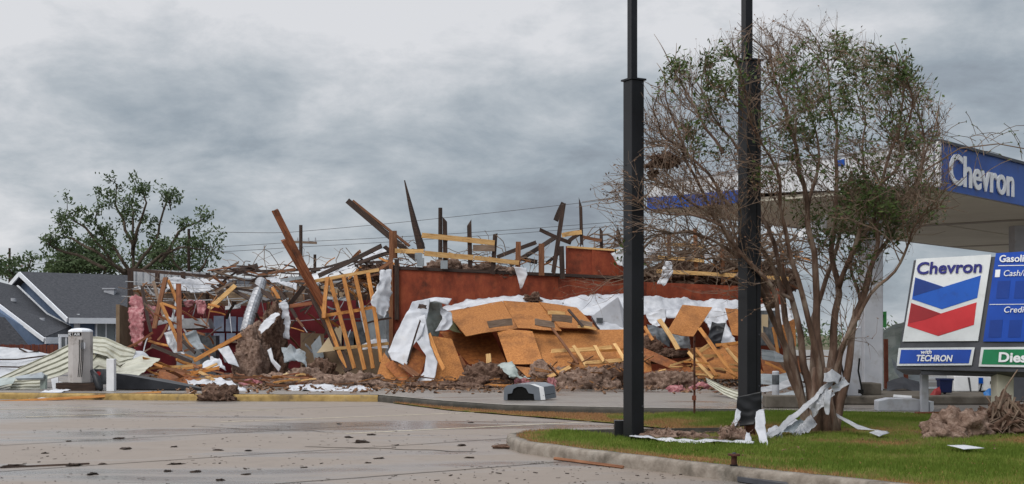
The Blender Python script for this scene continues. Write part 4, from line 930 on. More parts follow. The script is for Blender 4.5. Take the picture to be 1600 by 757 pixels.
pl([(250, 578, 36.2), (300, 582, 36.4), (330, 604, 35.2), (240, 604, 35.0)], 'orange brown wood sheet under the boards left of the root clump', 'plydark', seed=20, warp=.06)
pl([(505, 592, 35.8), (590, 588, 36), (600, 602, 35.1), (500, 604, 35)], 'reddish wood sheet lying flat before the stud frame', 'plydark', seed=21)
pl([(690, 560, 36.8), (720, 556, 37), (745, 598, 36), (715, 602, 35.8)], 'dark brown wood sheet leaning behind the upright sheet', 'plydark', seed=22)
# boards nailed to them
for p, q, wp, m, lb in (
    ((762, 508, 36.9), (802, 503, 37), 11, 'grey_wood', 'grey board stuck on the seam of the two left canopy sheets'),
    ((835, 503, 36.9), (867, 508, 37), 11, 'grey_wood', 'grey board on the middle of the canopy top, above the square sheet'),
    ((862, 497, 37), (896, 500, 37.1), 11, 'grey_wood', 'grey board just under the pale board at the canopy top'),
    ((855, 489, 37.4), (885, 491, 37.4), 6, 'lumber', 'pale yellow board near the top right of the canopy'),
    ((888, 484, 37.6), (911, 511, 37), 4, 'dark', 'thin dark batten across the right end of the canopy top'),
    ((904, 503, 37.5), (926, 508, 37.4), 9, 'grey_wood', 'grey board at the right lip of the canopy top'),
    ((903, 511, 37.1), (932, 515, 37.2), 4, 'lumber', 'thin pale batten along the right lip of the canopy top'),
    ((862, 512, 36.9), (904, 570, 35.6), 4, 'brown', 'long thin brown stick slanting across the broad lower sheet'),
    ((861, 549, 36.3), (958, 543, 36.6), 6, 'lumber', 'upper pale rail on the broad lower wood sheet'),
    ((896, 541, 36), (916, 572, 35.3), 5, 'lumber', 'pale rung, left one of three on the broad lower sheet'),
    ((929, 540, 36.1), (944, 566, 35.4), 5, 'lumber', 'pale rung, middle one of three on the broad lower sheet'),
    ((960, 537, 36.2), (976, 564, 35.4), 5, 'lumber', 'pale rung, right one of three on the broad lower sheet'),
    ((912, 568, 35.5), (974, 563, 35.8), 6, 'lumber', 'lower pale rail on the broad lower wood sheet'),
    ((936, 548, 36.2), (975, 546, 36.4), 4, 'orange', 'short orange strip just under the upper pale rail'),
    ((763, 553, 36.6), (764, 577, 36.4), 8, 'lumber', 'short upright yellow stud inside the hollow of the canopy'),
    ((856, 590, 35), (892, 573, 35.3), 6, 'lumber', 'pale stud leaning on the small orange sheet'),
    ((870, 580, 34.8), (892, 592, 34.4), 4, 'orange', 'orange stick lying right of the pink tuft by the bin'),
    ((866, 575, 35.2), (888, 598, 34.6), 3, 'brown', 'brown stick lying in front of the orange stick'),
    ((670, 521, 36), (694, 578, 35.1), 6, 'orange', 'orange stud leaning against the upright wood sheet'),
    ((657, 500, 35.6), (637, 566, 35.0), 2.5, 'dark', 'thin dark rod lying across the white hanging membrane'),
    ((618, 562, 35.6), (655, 590, 35), 9, 'brown', 'brown board lying across the foot of the white hanging membrane'),
    ((1030, 500, 36.6), (1060, 547, 35.6), 7, 'lumber', 'pale stud leaning left of the hanging tilted sheet'),
    ((1092, 512, 36.2), (1150, 592, 35.0), 6, 'orange', 'long orange stud slanting right across the studded sheet'),
    ((1075, 550, 35.6), (1114, 592, 34.8), 5, 'lumber', 'pale stud slanting down beside the rusty stake'),
    ((1086, 545, 35.7), (1120, 588, 34.9), 5, 'orange', 'orange stud close right of the pale slanting stud'),
    ((1078, 556, 35.8), (1130, 556, 36), 5, 'lumber', 'upper pale cross rail behind the rusty stake'),
    ((1080, 576, 35.5), (1160, 579, 35.6), 5, 'lumber', 'lower pale cross rail behind the rusty stake'),
    ((1085, 554, 35.7), (1110, 538, 36.2), 6, 'lumber', 'short pale brace rising right from the rusty stake'),
    ((1128, 538, 36.4), (1160, 560, 36), 5, 'orange', 'orange stud running behind the right black pole, upper one'),
    ((1135, 545, 36.2), (1175, 590, 35.2), 5, 'lumber', 'pale stud running behind the right black pole, lower one'),
    ((1118, 540, 36.4), (1156, 536, 36.8), 5, 'orange', 'orange strip along the top of the studded sheet'),
    ((1006, 510, 37), (1020, 532, 36.6), 5, 'orange', 'short orange stick just right of the left black pole'),
    ((1195, 566, 35.6), (1240, 590, 35.0), 4, 'orange', 'thin orange stick right of the right black pole'),
    ((1190, 520, 36), (1232, 580, 35.4), 8, 'grey_wood', 'grey brown plank leaning behind the bare tree'),
    ((1208, 510, 36), (1216, 556, 35.6), 5, 'orange', 'orange stud beside the sheet seen through the tree trunks'),
    ((800, 603, 34.4), (660, 602, 35), 3.5, 'orange', 'long thin orange stick lying along the front of the dark insulation'),
    ((650, 603, 34.4), (568, 598, 34.6), 4, 'orange', 'orange stick pointing left on the white sheets before the stud frame'),
    ((730, 606, 34), (690, 611, 33.4), 3, 'brown', 'brown stick on the concrete before the upright wood sheet'),
    ((1052, 604, 34), (1112, 602, 34.4), 3.5, 'lumber', 'pale thin board flat on the debris left of the stake'),
    ((1112, 614, 32.2), (1150, 613, 32.3), 4, 'rustr', 'red brown board flat on the concrete right of the stake')):
    B_(p, q, wp, m, lb, 'board')
# white membrane over it
cloth([(690, 480, 39.5), (730, 468, 39.8), (790, 461, 39.9), (860, 467, 39.9), (930, 462, 40.2), (985, 458, 40.4)], [(700, 489, 38.5), (730, 482, 38.8), (790, 474, 39.1), (850, 478, 39.2), (925, 496, 39.2), (985, 500, 39.3)], 'long white roof membrane spread along the top of the fallen canopy', seed=20, nu=90, nv=14, amp=.07, edge=.03)
cloth([(925, 494, 39.1), (950, 480, 39.4), (985, 470, 39.8)], [(938, 516, 38.4), (960, 518, 38.4), (985, 522, 38.4)], 'white membrane fold falling behind the grey gable piece', seed=29, edge=.04)
cloth([(1000, 462, 40.4), (1070, 467, 40.8), (1150, 470, 40.8), (1232, 476, 41)], [(1002, 490, 39.8), (1070, 500, 39.8), (1150, 498, 40), (1236, 502, 40.2)], 'white roof membrane along the wall between and beyond the black poles', seed=21, nu=80, nv=14, amp=.10, edge=.04)
cloth([(1098, 492, 39.6), (1110, 520, 38.8), (1132, 540, 38)], [(1130, 490, 39.6), (1140, 515, 38.6), (1152, 540, 38)], 'billowing white membrane below the wall between the black poles', seed=22, amp=.2, edge=.05)
cloth([(1008, 486, 39.5), (1014, 500, 39.3), (1022, 512, 39)], [(1040, 486, 39.5), (1040, 500, 39.4), (1036, 508, 39)], 'white membrane folds just right of the left black pole', seed=23, amp=.16)
cloth([(1196, 480, 39.4), (1206, 500, 39), (1210, 512, 38.8)], [(1236, 484, 39.4), (1238, 500, 39), (1240, 505, 38.8)], 'crumpled white membrane seen through the upper trunks of the bare tree', seed=24, amp=.18)
# the big white hanging piece with a grey panel behind
cloth([(645, 474, 36.6), (634, 496, 36.2), (618, 524, 35.9), (606, 550, 35.7), (612, 562, 35.5)], [(672, 468, 36.8), (668, 496, 36.3), (660, 525, 35.8), (646, 540, 35.6), (634, 571, 35.3)], 'big white membrane sheet hanging at the left of the fallen canopy', seed=25, amp=.10, nu=60, nv=20, freq=1.1)
cloth([(650, 498, 36.2), (648, 530, 35.7), (666, 556, 35.4), (663, 580, 35.2), (650, 598, 35.1)], [(664, 492, 36.2), (672, 540, 35.7), (684, 566, 35.4), (680, 588, 35.1), (676, 598, 35.0)], 'lower tail of white membrane folding down onto the ground', seed=26, amp=.07, nu=50, nv=14, freq=1.3)
cloth([(650, 470, 37.2), (680, 465, 37.4), (706, 466, 37.6)], [(655, 474, 36.6), (680, 470, 36.8), (700, 478, 37.2)], 'thin white fold over the top of the grey curved panel', seed=27, nu=24, nv=6, amp=.04)
loft([(658, 470, 37.2), (656, 495, 37), (662, 522, 36.8)], [(690, 472, 37.6), (694, 495, 37.4), (684, 528, 37.2)], 'curved_panel', M['greenmetal'], nu=24, nv=12, amp=.05, label='grey curved metal panel behind the white hanging sheet', cat='metal panel')
cloth([(688, 480, 37.2), (690, 500, 36.9), (680, 518, 36.6)], [(704, 488, 37.4), (706, 508, 37), (700, 516, 36.8)], 'white crumpled fold right of the grey curved panel', seed=28, amp=.12)
loft([(700, 486, 38.6), (712, 505, 38), (722, 520, 37.5)], [(690, 498, 38.4), (694, 506, 38), (700, 514, 37.6)], 'green_tarp_piece', mat('olive_sheet', [(.08, .075, .03), (.14, .13, .06)], 3, rough=.8), nu=14, nv=8, amp=.05, label='olive green flap under the left edge of the canopy', cat='flap')
loft([(655, 476, 36.2), (652, 482, 36.15)], [(668, 477, 36.2), (666, 483, 36.15)], 'torn_patch', M['dark'], nu=8, nv=6, amp=.05, edge=.05, label='small dark torn patch high on the white hanging sheet', cat='scrap')
# crumpled pale sheets
cloth([(778, 572, 35.4), (786, 580, 35), (798, 592, 34.5)], [(800, 568, 35.4), (812, 584, 34.8), (830, 594, 34.4)], 'crumpled grey sheet lying in the insulation under the square wood sheet', m='greenmetal', seed=30, amp=.14, edge=.05)
cloth([(452, 603, 34.3), (500, 600, 34.2), (560, 600, 34.2)], [(450, 612, 32.6), (500, 613, 32.4), (600, 612, 32.4)], 'flat pale grey sheet on the ground in front of the stud frame', seed=31, amp=.07, edge=.05)
cloth([(290, 592, 35.2), (330, 588, 35.2), (352, 590, 35)], [(300, 602, 34), (340, 600, 34), (396, 612, 32.6)], 'crumpled white sheet lying left of the foam lump, nearer the root clump', seed=32, amp=.12, edge=.06)
cloth([(330, 604, 33.6), (350, 598, 33.8), (372, 600, 33.6)], [(340, 612, 32.8), (370, 612, 32.8), (398, 615, 32.4)], 'white sheet scrap beside the root clump on the yellow kerb', seed=33, amp=.1, edge=.05)
cloth([(44, 620, 31.6), (70, 610, 32), (84, 606, 32.4)], [(60, 622, 31.4), (90, 616, 31.6), (112, 609, 32.2)], 'crumpled white paper sheet on the kerb left of the air machine', seed=34, amp=.06, edge=.04)
cloth([(340, 545, 37.6), (348, 556, 37.4), (358, 570, 37)], [(358, 542, 37.6), (368, 560, 37.2), (374, 574, 37)], 'white bent sheet standing left of the shaggy brown mass', m='whitem', seed=35, amp=.08)
cloth([(318, 566, 37.2), (330, 556, 37.4), (345, 560, 37.3)], [(315, 578, 36.8), (335, 574, 36.8), (352, 576, 36.8)], 'white crumpled sheet on the debris under the long orange stick', seed=36, amp=.14, edge=.06)
cloth([(258, 522, 40.5), (262, 540, 40.2), (272, 552, 40)], [(276, 518, 40.5), (284, 536, 40), (290, 555, 39.8)], 'silvery crumpled sheet in front of the steel cabinet', m='silver', seed=37, amp=.14)
cloth([(288, 520, 40.2), (296, 535, 40), (310, 550, 39.8)], [(306, 515, 40.2), (314, 535, 40), (322, 548, 39.8)], 'curled grey sheet in front of the dark oven', m='greymetal', seed=38, amp=.16)
cloth([(418, 548, 36.9), (424, 566, 36.7), (436, 582, 36.5)], [(424, 544, 36.9), (428, 562, 36.7), (440, 574, 36.5)], 'narrow white curl standing against the right shoulder of shaggy mass', m='whitem', seed=39, amp=.05, nu=14, nv=5)
cloth([(566, 538, 38), (585, 530, 38), (604, 528, 38)], [(566, 546, 37.8), (588, 546, 37.8), (606, 544, 37.8)], 'rounded white sheet lump behind the right foot of the stud frame', seed=41, amp=.1)
cloth([(440, 545, 38), (455, 540, 38), (476, 548, 38)], [(445, 565, 37.6), (462, 560, 37.6), (480, 570, 37.6)], 'bluish grey crumpled sheet under the leaning beams', m='greymetal', seed=42, amp=.16, edge=.05)
cloth([(988, 392, 40), (1008, 390, 40), (1030, 378, 40)], [(986, 412, 39.8), (1010, 402, 39.8), (1034, 388, 40)], 'pale grey crumpled sheet snagged right of the left black pole', m='whitem', seed=43, amp=.14, edge=.05)
cloth([(1038, 408, 39.8), (1034, 425, 39.8), (1028, 444, 39.8)], [(1050, 410, 39.8), (1050, 428, 39.8), (1040, 446, 39.8)], 'narrow white rag hanging over the wall between the black poles', seed=44, amp=.1, edge=.05)
cloth([(955, 395, 40.2), (965, 410, 40), (975, 420, 40)], [(985, 385, 40.4), (990, 400, 40.2), (990, 415, 40)], 'pale crumpled sheet snagged left of the left black pole', m='whitem', seed=45, amp=.14, edge=.05)
cloth([(1098, 396, 41), (1102, 404, 41)], [(1110, 394, 41), (1112, 402, 41)], 'small white scrap in the brown tangle between the black poles', seed=46, nu=8, nv=6)
# grey gable piece with little vent (by the left black pole)
gp = empty('grey_gable_piece', P(958, 520, 38.6), 'grey peaked sign cabinet piece with a small vent beside the left pole', 'panel')
q = [P(924, 496, 38.9), P(948, 477, 39), P(965, 466, 39), P(974, 486, 39), P(974, 522, 38.8), P(936, 515, 38.8)]
build(MB().slab(q, .25), 'body', M['grey'], gp); build(MB().slab([P(932, 497, 38.65), P(942, 497, 38.65), P(942, 505, 38.65), P(932, 505, 38.65)], .05), 'vent', M['equip'], gp)
gp = empty('grey_gable_piece', P(1200, 520, 38.9), 'grey panel with a cream square seen beside the right black pole', 'panel')
build(MB().slab([P(1186, 486, 39), P(1216, 486, 39), P(1218, 540, 38.8), P(1186, 540, 38.8)], .1), 'body', M['equip'], gp); build(MB().slab([P(1190, 492, 38.85), P(1200, 492, 38.85), P(1200, 528, 38.75), P(1190, 526, 38.75)], .04), 'panel', M['drywall'], gp)
cloth([(1192, 510, 38), (1194, 530, 38)], [(1214, 515, 38), (1220, 545, 38)], 'dark ribbed sheet behind the plank leaning by the bare tree', m='equip', rib=4, seed=47, amp=.03)
cloth([(1112, 505, 38.2), (1106, 530, 37.8), (1110, 545, 37.6)], [(1134, 505, 38), (1128, 530, 37.8), (1124, 545, 37.6)], 'black plastic bulge under the billowing white membrane', m='blacksheet', seed=48, amp=.15)
cloth([(1010, 510, 38.4), (1012, 530, 38)], [(1050, 515, 38.4), (1046, 545, 38)], 'dark crumpled sheet behind the pale leaning stud', m='equip', seed=49, amp=.15)
cloth([(1048, 520, 37.6), (1056, 545, 37)], [(1076, 522, 37.8), (1078, 548, 37.2)], 'grey torn sheet under the hanging tilted wood sheet', m='greymetal', seed=50, amp=.15)
hp(832, 462, 12, 10, 'insuld', 'small dark clump of roofing grit on the white membrane', 60, Y=39.6, z=P(0, 470, 39.6).z, fuzz=10, name='roofing_clump', cat='debris')

# ---------------------------------------------------------------- many small boards (groups)
STUFF = {3, 4, 8, 11, 14, 15}      # the smallest sticks: one object per heap
def scatter(n, box, Yr, lens, wps, mats, label, group, seed, ang=(-.5, .5), cat='board'):
    rr = random.Random(seed); many = MB()
    for i in range(n):
        x, y = rr.uniform(box[0], box[2]), rr.uniform(box[1], box[3]); Y = rr.uniform(*Yr); l = rr.uniform(*lens); a = rr.uniform(*ang)
        p = (x - l / 2 * math.cos(a), y + l / 2 * math.sin(a), Y + rr.uniform(-.5, .5)); q_ = (x + l / 2 * math.cos(a), y - l / 2 * math.sin(a), Y + rr.uniform(-.5, .5))
        if min(P(*p).z, P(*q_).z) < SZ + .03: continue
        wp = rr.uniform(*wps)
        if seed in STUFF: many.beam(P(*p), P(*q_), wp * Y / F, min(.03, wp * Y / F)); continue
        board(p, q_, wp, 'scrap_board', M[rr.choice(mats)], label=label, cat=cat, group=group, spike=.06, bow=.03, seg=3)
    if many.f: build(many, 'broken_sticks', M['mixwood'], label=label, cat='sticks', kind='stuff', at0=True, recalc=False)
M['mixwood'] = mat('mixed_broken_wood', [(.03, .018, .013), (.14, .065, .032), (.33, .145, .048), (.30, .22, .15)], 1.3, rough=.8, bump=.2, world=True, nrough=.7)
scatter(30, (235, 566, 345, 604), (35.2, 36.4), (14, 60), (2.5, 5), ['orange', 'lumber', 'brown', 'redbeam', 'orange'], 'splintered board in the orange heap right of the cream metal sheets', 'boards of the orange heap right of the cream metal', 1, (-.55, .35))
scatter(26, (340, 584, 480, 608), (34.2, 35.6), (12, 50), (2, 4), ['orange', 'brown', 'redbeam', 'lumber'], 'splintered board lying low in front of the shaggy brown mass', 'boards lying before the shaggy brown mass', 2, (-.25, .2))
scatter(26, (480, 590, 720, 608), (33.8, 35.0), (10, 46), (1.5, 3.2), ['orange', 'brown', 'dark', 'redbeam'], 'thin stick in the low litter between the stud frame and the upright sheet', 'sticks before the stud frame', 3, (-.3, .3))
scatter(24, (720, 592, 975, 608), (33.6, 34.6), (10, 44), (1.5, 3.0), ['orange', 'brown', 'dark', 'redbeam'], 'thin stick in the low litter under the fallen wood canopy', 'sticks under the fallen canopy', 4, (-.3, .3))
scatter(34, (345, 415, 470, 452), (42.5, 44.5), (14, 60), (1.5, 3.5), ['dark', 'brown', 'dark', 'grey_wood'], 'dark splinter in the torn roof above the red room and duct', 'splinters in the torn roof above the red room', 5, (-.7, .7))
scatter(26, (350, 432, 600, 470), (43, 45), (16, 60), (1.5, 5), ['whitem', 'grey_wood', 'whitem', 'greymetal'], 'pale metal or board strip hanging in the torn ceiling behind the duct and frame', 'pale strips in the torn ceiling', 13, (-.5, .5))
scatter(22, (400, 445, 600, 480), (43, 45.5), (12, 30), (1.2, 2.5), ['grey_wood', 'brown', 'whitem'], 'short upright stick hanging from the torn ceiling', 'upright sticks in the torn ceiling', 14, (1.2, 1.9))
for i, (x0, y0, x1, y1) in enumerate(((402, 443, 440, 468), (444, 446, 478, 474), (500, 446, 540, 470), (548, 436, 590, 462), (350, 452, 392, 474))):
    panel([(x0, y0, 45.6), (x1, y0 + 2, 45.6), (x1 - 2, y1, 45.4), (x0 + 3, y1 - 3, 45.4)], 'ceiling_panel', M['grey_wood' if i % 2 else 'tan'], warp=.15, jag=.12, seed=40 + i, label=['brownish ceiling panel scrap above the shaggy mass', 'greyish ceiling panel scrap left of the leaning beam', 'brownish ceiling panel scrap behind the left of the stud frame', 'greyish ceiling panel scrap behind the right of the stud frame', 'brownish ceiling panel scrap left of the duct top'][i], cat='panel')
scatter(38, (470, 408, 612, 460), (42.0, 44.0), (12, 50), (1.5, 3.5), ['dark', 'brown', 'dark', 'brown', 'orange'], 'dark splinter in the torn roof above the stud frame', 'splinters in the torn roof above the stud frame', 6, (-.9, .9))
scatter(14, (400, 470, 500, 560), (39.5, 41.5), (14, 60), (1.5, 4), ['dark', 'brown', 'dark', 'redbeam'], 'dark stick in the gap between shaggy mass and stud frame', 'sticks between shaggy mass and stud frame', 7, (-1.3, 1.3))
scatter(20, (615, 396, 880, 424), (40.6, 42), (12, 40), (1.5, 3.5), ['dark', 'brown', 'grey_wood', 'brown'], 'short broken stick lying on the wall top behind the rails', 'sticks behind the rails', 8, (-.5, .5))
scatter(44, (1005, 392, 1240, 446), (41.4, 43), (14, 60), (1.5, 3.2), ['brown', 'dark', 'grey_wood', 'brown', 'orange'], 'brown stick in the roof tangle right of the left black pole', 'sticks in the right roof tangle', 9, (-.6, .6))
scatter(22, (1000, 560, 1180, 604), (34.6, 36), (10, 40), (1.5, 3.5), ['orange', 'brown', 'redbeam', 'lumber'], 'splintered board in the heap around the rusty stake', 'boards around the rusty stake', 10, (-.5, .5))
scatter(18, (210, 436, 340, 475), (43, 45), (10, 40), (1.2, 2.6), ['grey_wood', 'dark', 'brown'], 'thin stick in the torn ceiling under the white ribbed parapet', 'sticks in the torn ceiling', 11, (-1.2, 1.2))
scatter(14, (1185, 556, 1300, 600), (34.6, 36), (10, 40), (1.5, 3.5), ['orange', 'brown', 'dark', 'grey_wood'], 'splintered board in the low heap behind the bare tree', 'boards behind the bare tree', 12, (-.5, .5))
# loose small litter over the whole front of the wreck, nobody could count it
mb = MB(); rr = random.Random(9)
for i in range(2600):
    t = rr.random(); x = 235 + t * 1010; x += rr.uniform(-5, 5); yy = rr.triangular(586, 618, 600); 
    if 430 < x < 480 and yy > 612: continue
    Y = (EYE - SZ) * F / (yy - 523); c = Vector(((x - 800) * Y / F, Y, SZ + abs(rr.gauss(0, .05)) * (1 if yy > 606 else 3))); s = rr.uniform(.015, .10)
    mb.box(c, (s * rr.uniform(.6, 2.6), s * .8, s * .3), Euler((rr.uniform(-.7, .7), rr.uniform(-.7, .7), rr.uniform(0, 3))).to_matrix())
build(mb, 'wreck_litter', mat('mixed_litter', [(.035, .022, .017), (.12, .07, .045), (.26, .14, .075), (.40, .36, .33)], 2.5, rough=.9, world=True, nrough=.8), at0=True, label='small splinters and scraps littering the foot of the wreck', cat='debris', kind='stuff', recalc=False)
# fine twigs and wires in the roof tangle
mb = MB(); rr = random.Random(10)
for bx, n, Y0 in (((350, 405, 610, 450), 70, 43.5), ((1000, 385, 1245, 448), 300, 42.2), ((620, 396, 880, 420), 60, 41.2), ((205, 440, 460, 480), 50, 44.5)):
    for i in range(n):
        p = P(rr.uniform(bx[0], bx[2]), rr.uniform(bx[1], bx[3]), Y0 + rr.uniform(-1, 1)); d = Vector((rr.uniform(-1, 1), rr.uniform(-.4, .4), rr.uniform(-.7, .9))).normalized(); pts = [p]
        for _ in range(4):
            p = p + d * rr.uniform(.08, .3); d = (d + Vector((rr.uniform(-.6, .6), rr.uniform(-.4, .4), rr.uniform(-.7, .4)))).normalized(); pts.append(p)
        mb.tube(pts, rr.uniform(.006, .016), 3, False)
for k in range(34):      # long bowed boughs lying over the right end of the roof
    x0 = rr.uniform(985, 1200); y0 = rr.uniform(395, 440); x1 = x0 + rr.uniform(60, 190) * rr.choice((-1, 1, 1)); y1 = y0 + rr.uniform(-20, 20); hh = rr.uniform(15, 60); Y0 = rr.uniform(41.2, 43)
    pts = [P(x0 + (x1 - x0) * t / 10, y0 + (y1 - y0) * t / 10 - hh * math.sin(math.pi * (t / 10) ** 1.3) + rr.uniform(-2, 2), Y0 + .3 * math.sin(t)) for t in range(11)]
    mb.tube(pts, [.055 * (1 - .75 * t / 10) * rr.uniform(.9, 1.1) for t in range(11)], 5, False)
    for t in (4, 6, 7, 8, 9):
        p = pts[t]; d = Vector((rr.uniform(-1, 1), rr.uniform(-.3, .3), rr.uniform(-.2, 1))).normalized(); mb.tube([p, p + d * .35, p + d * .6 + Vector((0, 0, -.1))], [.02, .014, .008], 3, False)
build(mb, 'tangled_branches', M['twig'], at0=True, label='thin torn twigs and wires caught all over the wrecked roof', cat='branches', kind='stuff', recalc=False)

# small pale scraps caught in the front heaps
rr = random.Random(61)
for i in range(34):
    x = rr.uniform(340, 1010); yb = rr.uniform(586, 606); Y = (EYE - SZ) * F / (yb - 523) + .3; s = rr.uniform(4, 9); dz = rr.uniform(4, 16)
    loft([(x - s, yb - dz, Y), (x, yb - dz - s * .6, Y)], [(x - s * .3, yb - dz + s * .6, Y - .1), (x + s, yb - dz + s * .2, Y - .1)], 'pale_scrap', M[rr.choice(['white', 'greymetal', 'drywall', 'whitem', 'foam', 'pink'])], nu=8, nv=6, amp=.12, freq=4, seed=300 + i, edge=.03, th=.01, label='small crumpled scrap caught in the litter along the front of the wreck', cat='scrap', group='small scraps along the front of the wreck')
scatter(36, (840, 560, 1010, 604), (33.6, 34.4), (8, 34), (1.2, 3), ['brown', 'dark', 'orange', 'grey_wood'], 'thin stick poking out of the insulation heaps by the left black pole', 'sticks in the insulation heaps by the left pole', 15, (-.9, .9))

scatter(44, (212, 478, 470, 565), (39.5, 43), (16, 50), (1.5, 4), ['brown', 'grey_wood', 'dark', 'orange', 'redbeam', 'whitem'], 'stick fallen at a slant in front of the red back wall', 'sticks fallen before the red back wall', 16, (-1.4, 1.4))
scatter(22, (480, 470, 600, 570), (39, 42), (14, 46), (1.5, 3.5), ['brown', 'grey_wood', 'dark', 'whitem', 'greymetal'], 'stick or strip fallen behind the studs of the leaning frame', 'sticks behind the leaning stud frame', 17, (-1.4, 1.4))
M['mud'] = mat('dark_mud', [(.012, .008, .006), (.035, .023, .017), (.07, .048, .036)], 9, rough=.9, bump=.5)
# ================================================================ LEFT FOREGROUND: METAL SHEETS, AIR MACHINE
def msheet(A, Bq, m, label, name='metal_sheet', **k):
    k.setdefault('amp', .03); k.setdefault('freq', .9); k.setdefault('crease', .3); k.setdefault('nu', 60); k.setdefault('nv', 60); k.setdefault('th', .008); k.setdefault('smooth', False)
    return loft(A, Bq, name, M[m], label=label, cat='metal sheet', **k)
msheet([(-80, 552, 37), (0, 543, 37.4), (36, 545, 37.2), (78, 553, 36.6)], [(-80, 588, 36), (0, 570, 36.2), (30, 563, 36.4), (76, 557, 36.2)], 'whitem', 'white roof panel at the far left, uppermost of the white panels', seed=1, nv=12, amp=.05)
msheet([(-80, 566, 36.2), (0, 557, 36.4), (28, 562, 36.4), (74, 556, 36.1)], [(-80, 600, 35), (0, 585, 35.4), (25, 575, 35.8), (60, 567, 35.6)], 'whitem', 'white roof panel at the far left, middle of the white panels', seed=2, nv=12, amp=.05)
msheet([(-80, 580, 35.6), (0, 570, 35.6), (30, 574, 35.6), (56, 568, 35.4)], [(-80, 612, 33.4), (0, 600, 34), (12, 592, 34.2), (30, 584, 34.8)], 'whitem', 'white roof panel at the far left, lowest of the white panels', seed=3, nv=12, amp=.05)
for i, (p, q, r_) in enumerate((((-60, 562, 36), (26, 562, 36), (74, 556, 35.9)), ((-60, 572, 35.4), (30, 574, 35.3), (56, 568, 35.2)), ((30, 545, 37), (44, 552, 36.9), (60, 549, 36.8)))):
    build(MB().tube([P(*p), P(*q), P(*r_)], .028, 4), 'roof_strip', M['dark'], label=['dark strip along the middle white roof panel', 'dark strip along the lowest white roof panel', 'short dark strip on the uppermost white roof panel'][i], cat='strip')
msheet([(-20, 600, 34.0), (30, 576, 34.8), (80, 552, 35.4), (113, 534, 35.8), (146, 526, 36.2)], [(0, 611, 33.4), (60, 597, 34), (96, 586, 34.4), (118, 576, 34.8), (150, 566, 35.4)], 'tanmetal', 'long cream ribbed metal sheet sweeping up behind the air machine', seed=4, rib=5, ribamp=.06, nv=90)
msheet([(140, 527, 36.2), (165, 529, 36.2), (190, 538, 36.0), (212, 549, 35.8)], [(146, 552, 35.0), (168, 556, 35.0), (186, 572, 34.8), (206, 564, 35.2)], 'tanmetal', 'crumpled cream ribbed metal sheet right of the air machine', seed=5, rib=4, ribamp=.05, amp=.07, freq=1.5)
msheet([(142, 565, 34.8), (152, 552, 35.2), (166, 556, 35.2), (196, 574, 34.8)], [(142, 590, 34), (155, 588, 34.2), (172, 590, 34.2), (190, 590, 34)], 'tanmetal', 'folded cream metal sheet between the air machine and the square white post', seed=6, amp=.05, rib=2, ribamp=.04)
msheet([(196, 566, 34.9), (222, 555, 35.2), (250, 560, 34.9)], [(176, 588, 33.6), (196, 590, 33.4), (217, 588, 33.4)], 'tanmetal', 'flat cream metal sheet lying against the orange board heap', seed=7, rib=3, ribamp=.02, nv=30, amp=.03)
msheet([(205, 548, 36), (222, 552, 36), (236, 560, 35.8)], [(196, 570, 35), (214, 568, 35), (230, 572, 35)], 'whitem', 'white crumpled scrap on top of the flat cream metal sheet', seed=8, amp=.12, nu=20, nv=12)
gb = empty('metal_canopy_box', P(50, 608, 33.2), 'grey green sheet metal box turned over at the foot of the cream sheet', 'box'); gb.location.z = SZ
build(MB().slab([P(24, 590, 33.2), P(66, 583, 33.2), P(70, 586, 32.9), P(68, 592, 32.9), P(26, 593, 33)], .05), 'top', M['greymetal'], gb); build(MB().slab([P(64, 584, 33.2), P(73, 586, 33), P(72, 608, 32.9), P(64, 608, 33.1)], .05), 'side', M['greenmetal'], gb)
msheet([(-30, 592, 33.6), (10, 590, 33.6), (26, 590, 33.4)], [(-30, 606, 33), (0, 604, 33), (20, 600, 33)], 'greenmetal', 'curved grey green metal sheet at the lower left edge', seed=9, nv=14, amp=.06)
msheet([(20, 596, 33.6), (66, 592, 33.6)], [(14, 609, 33.3), (66, 609, 33.2)], 'tanmetal', 'brownish ribbed metal sheet in shade under the overturned metal box', seed=10, rib=3, ribamp=.04, nv=30)
bs_ = MB().slab([P(179, 584, 33.4), P(206, 586, 33.4), (P(262, 594, 33.2)), P(300, 602, 33), P(328, 611, 32.7), Vector((P(328, 611, 32.7).x, 32.7, SZ + .01)), Vector((P(179, 600, 33.4).x, 33.4, SZ + .01))], .06)
build(bs_, 'black_sheet', M['blacksheet'], label='long black sheet standing on edge right of the square white post', cat='panel')
build(MB().slab([P(80, 593, 33), P(91, 590, 33), P(92, 609, 32.8), P(83, 611, 32.8)], .03), 'metal_scrap', M['whitem'], label='small white bent metal scrap left of the air machine stand', cat='scrap')
cloth([(88, 597, 33.2), (100, 597, 33.2), (104, 600, 33.2)], [(86, 610, 32.8), (96, 606, 32.8), (104, 606, 32.8)], 'pale bent scrap leaning on the air machine stand', m='whitem', seed=51, nu=14, nv=6, amp=.04)
board((-60, 631, 30.6), (252, 613.5, 31.6), 4, 'timber_strip', M['orange'], th=.05, label='long thin orange timber strip lying along the yellow kerb at the left', cat='board', face=(0, -1, .3), bow=.03)
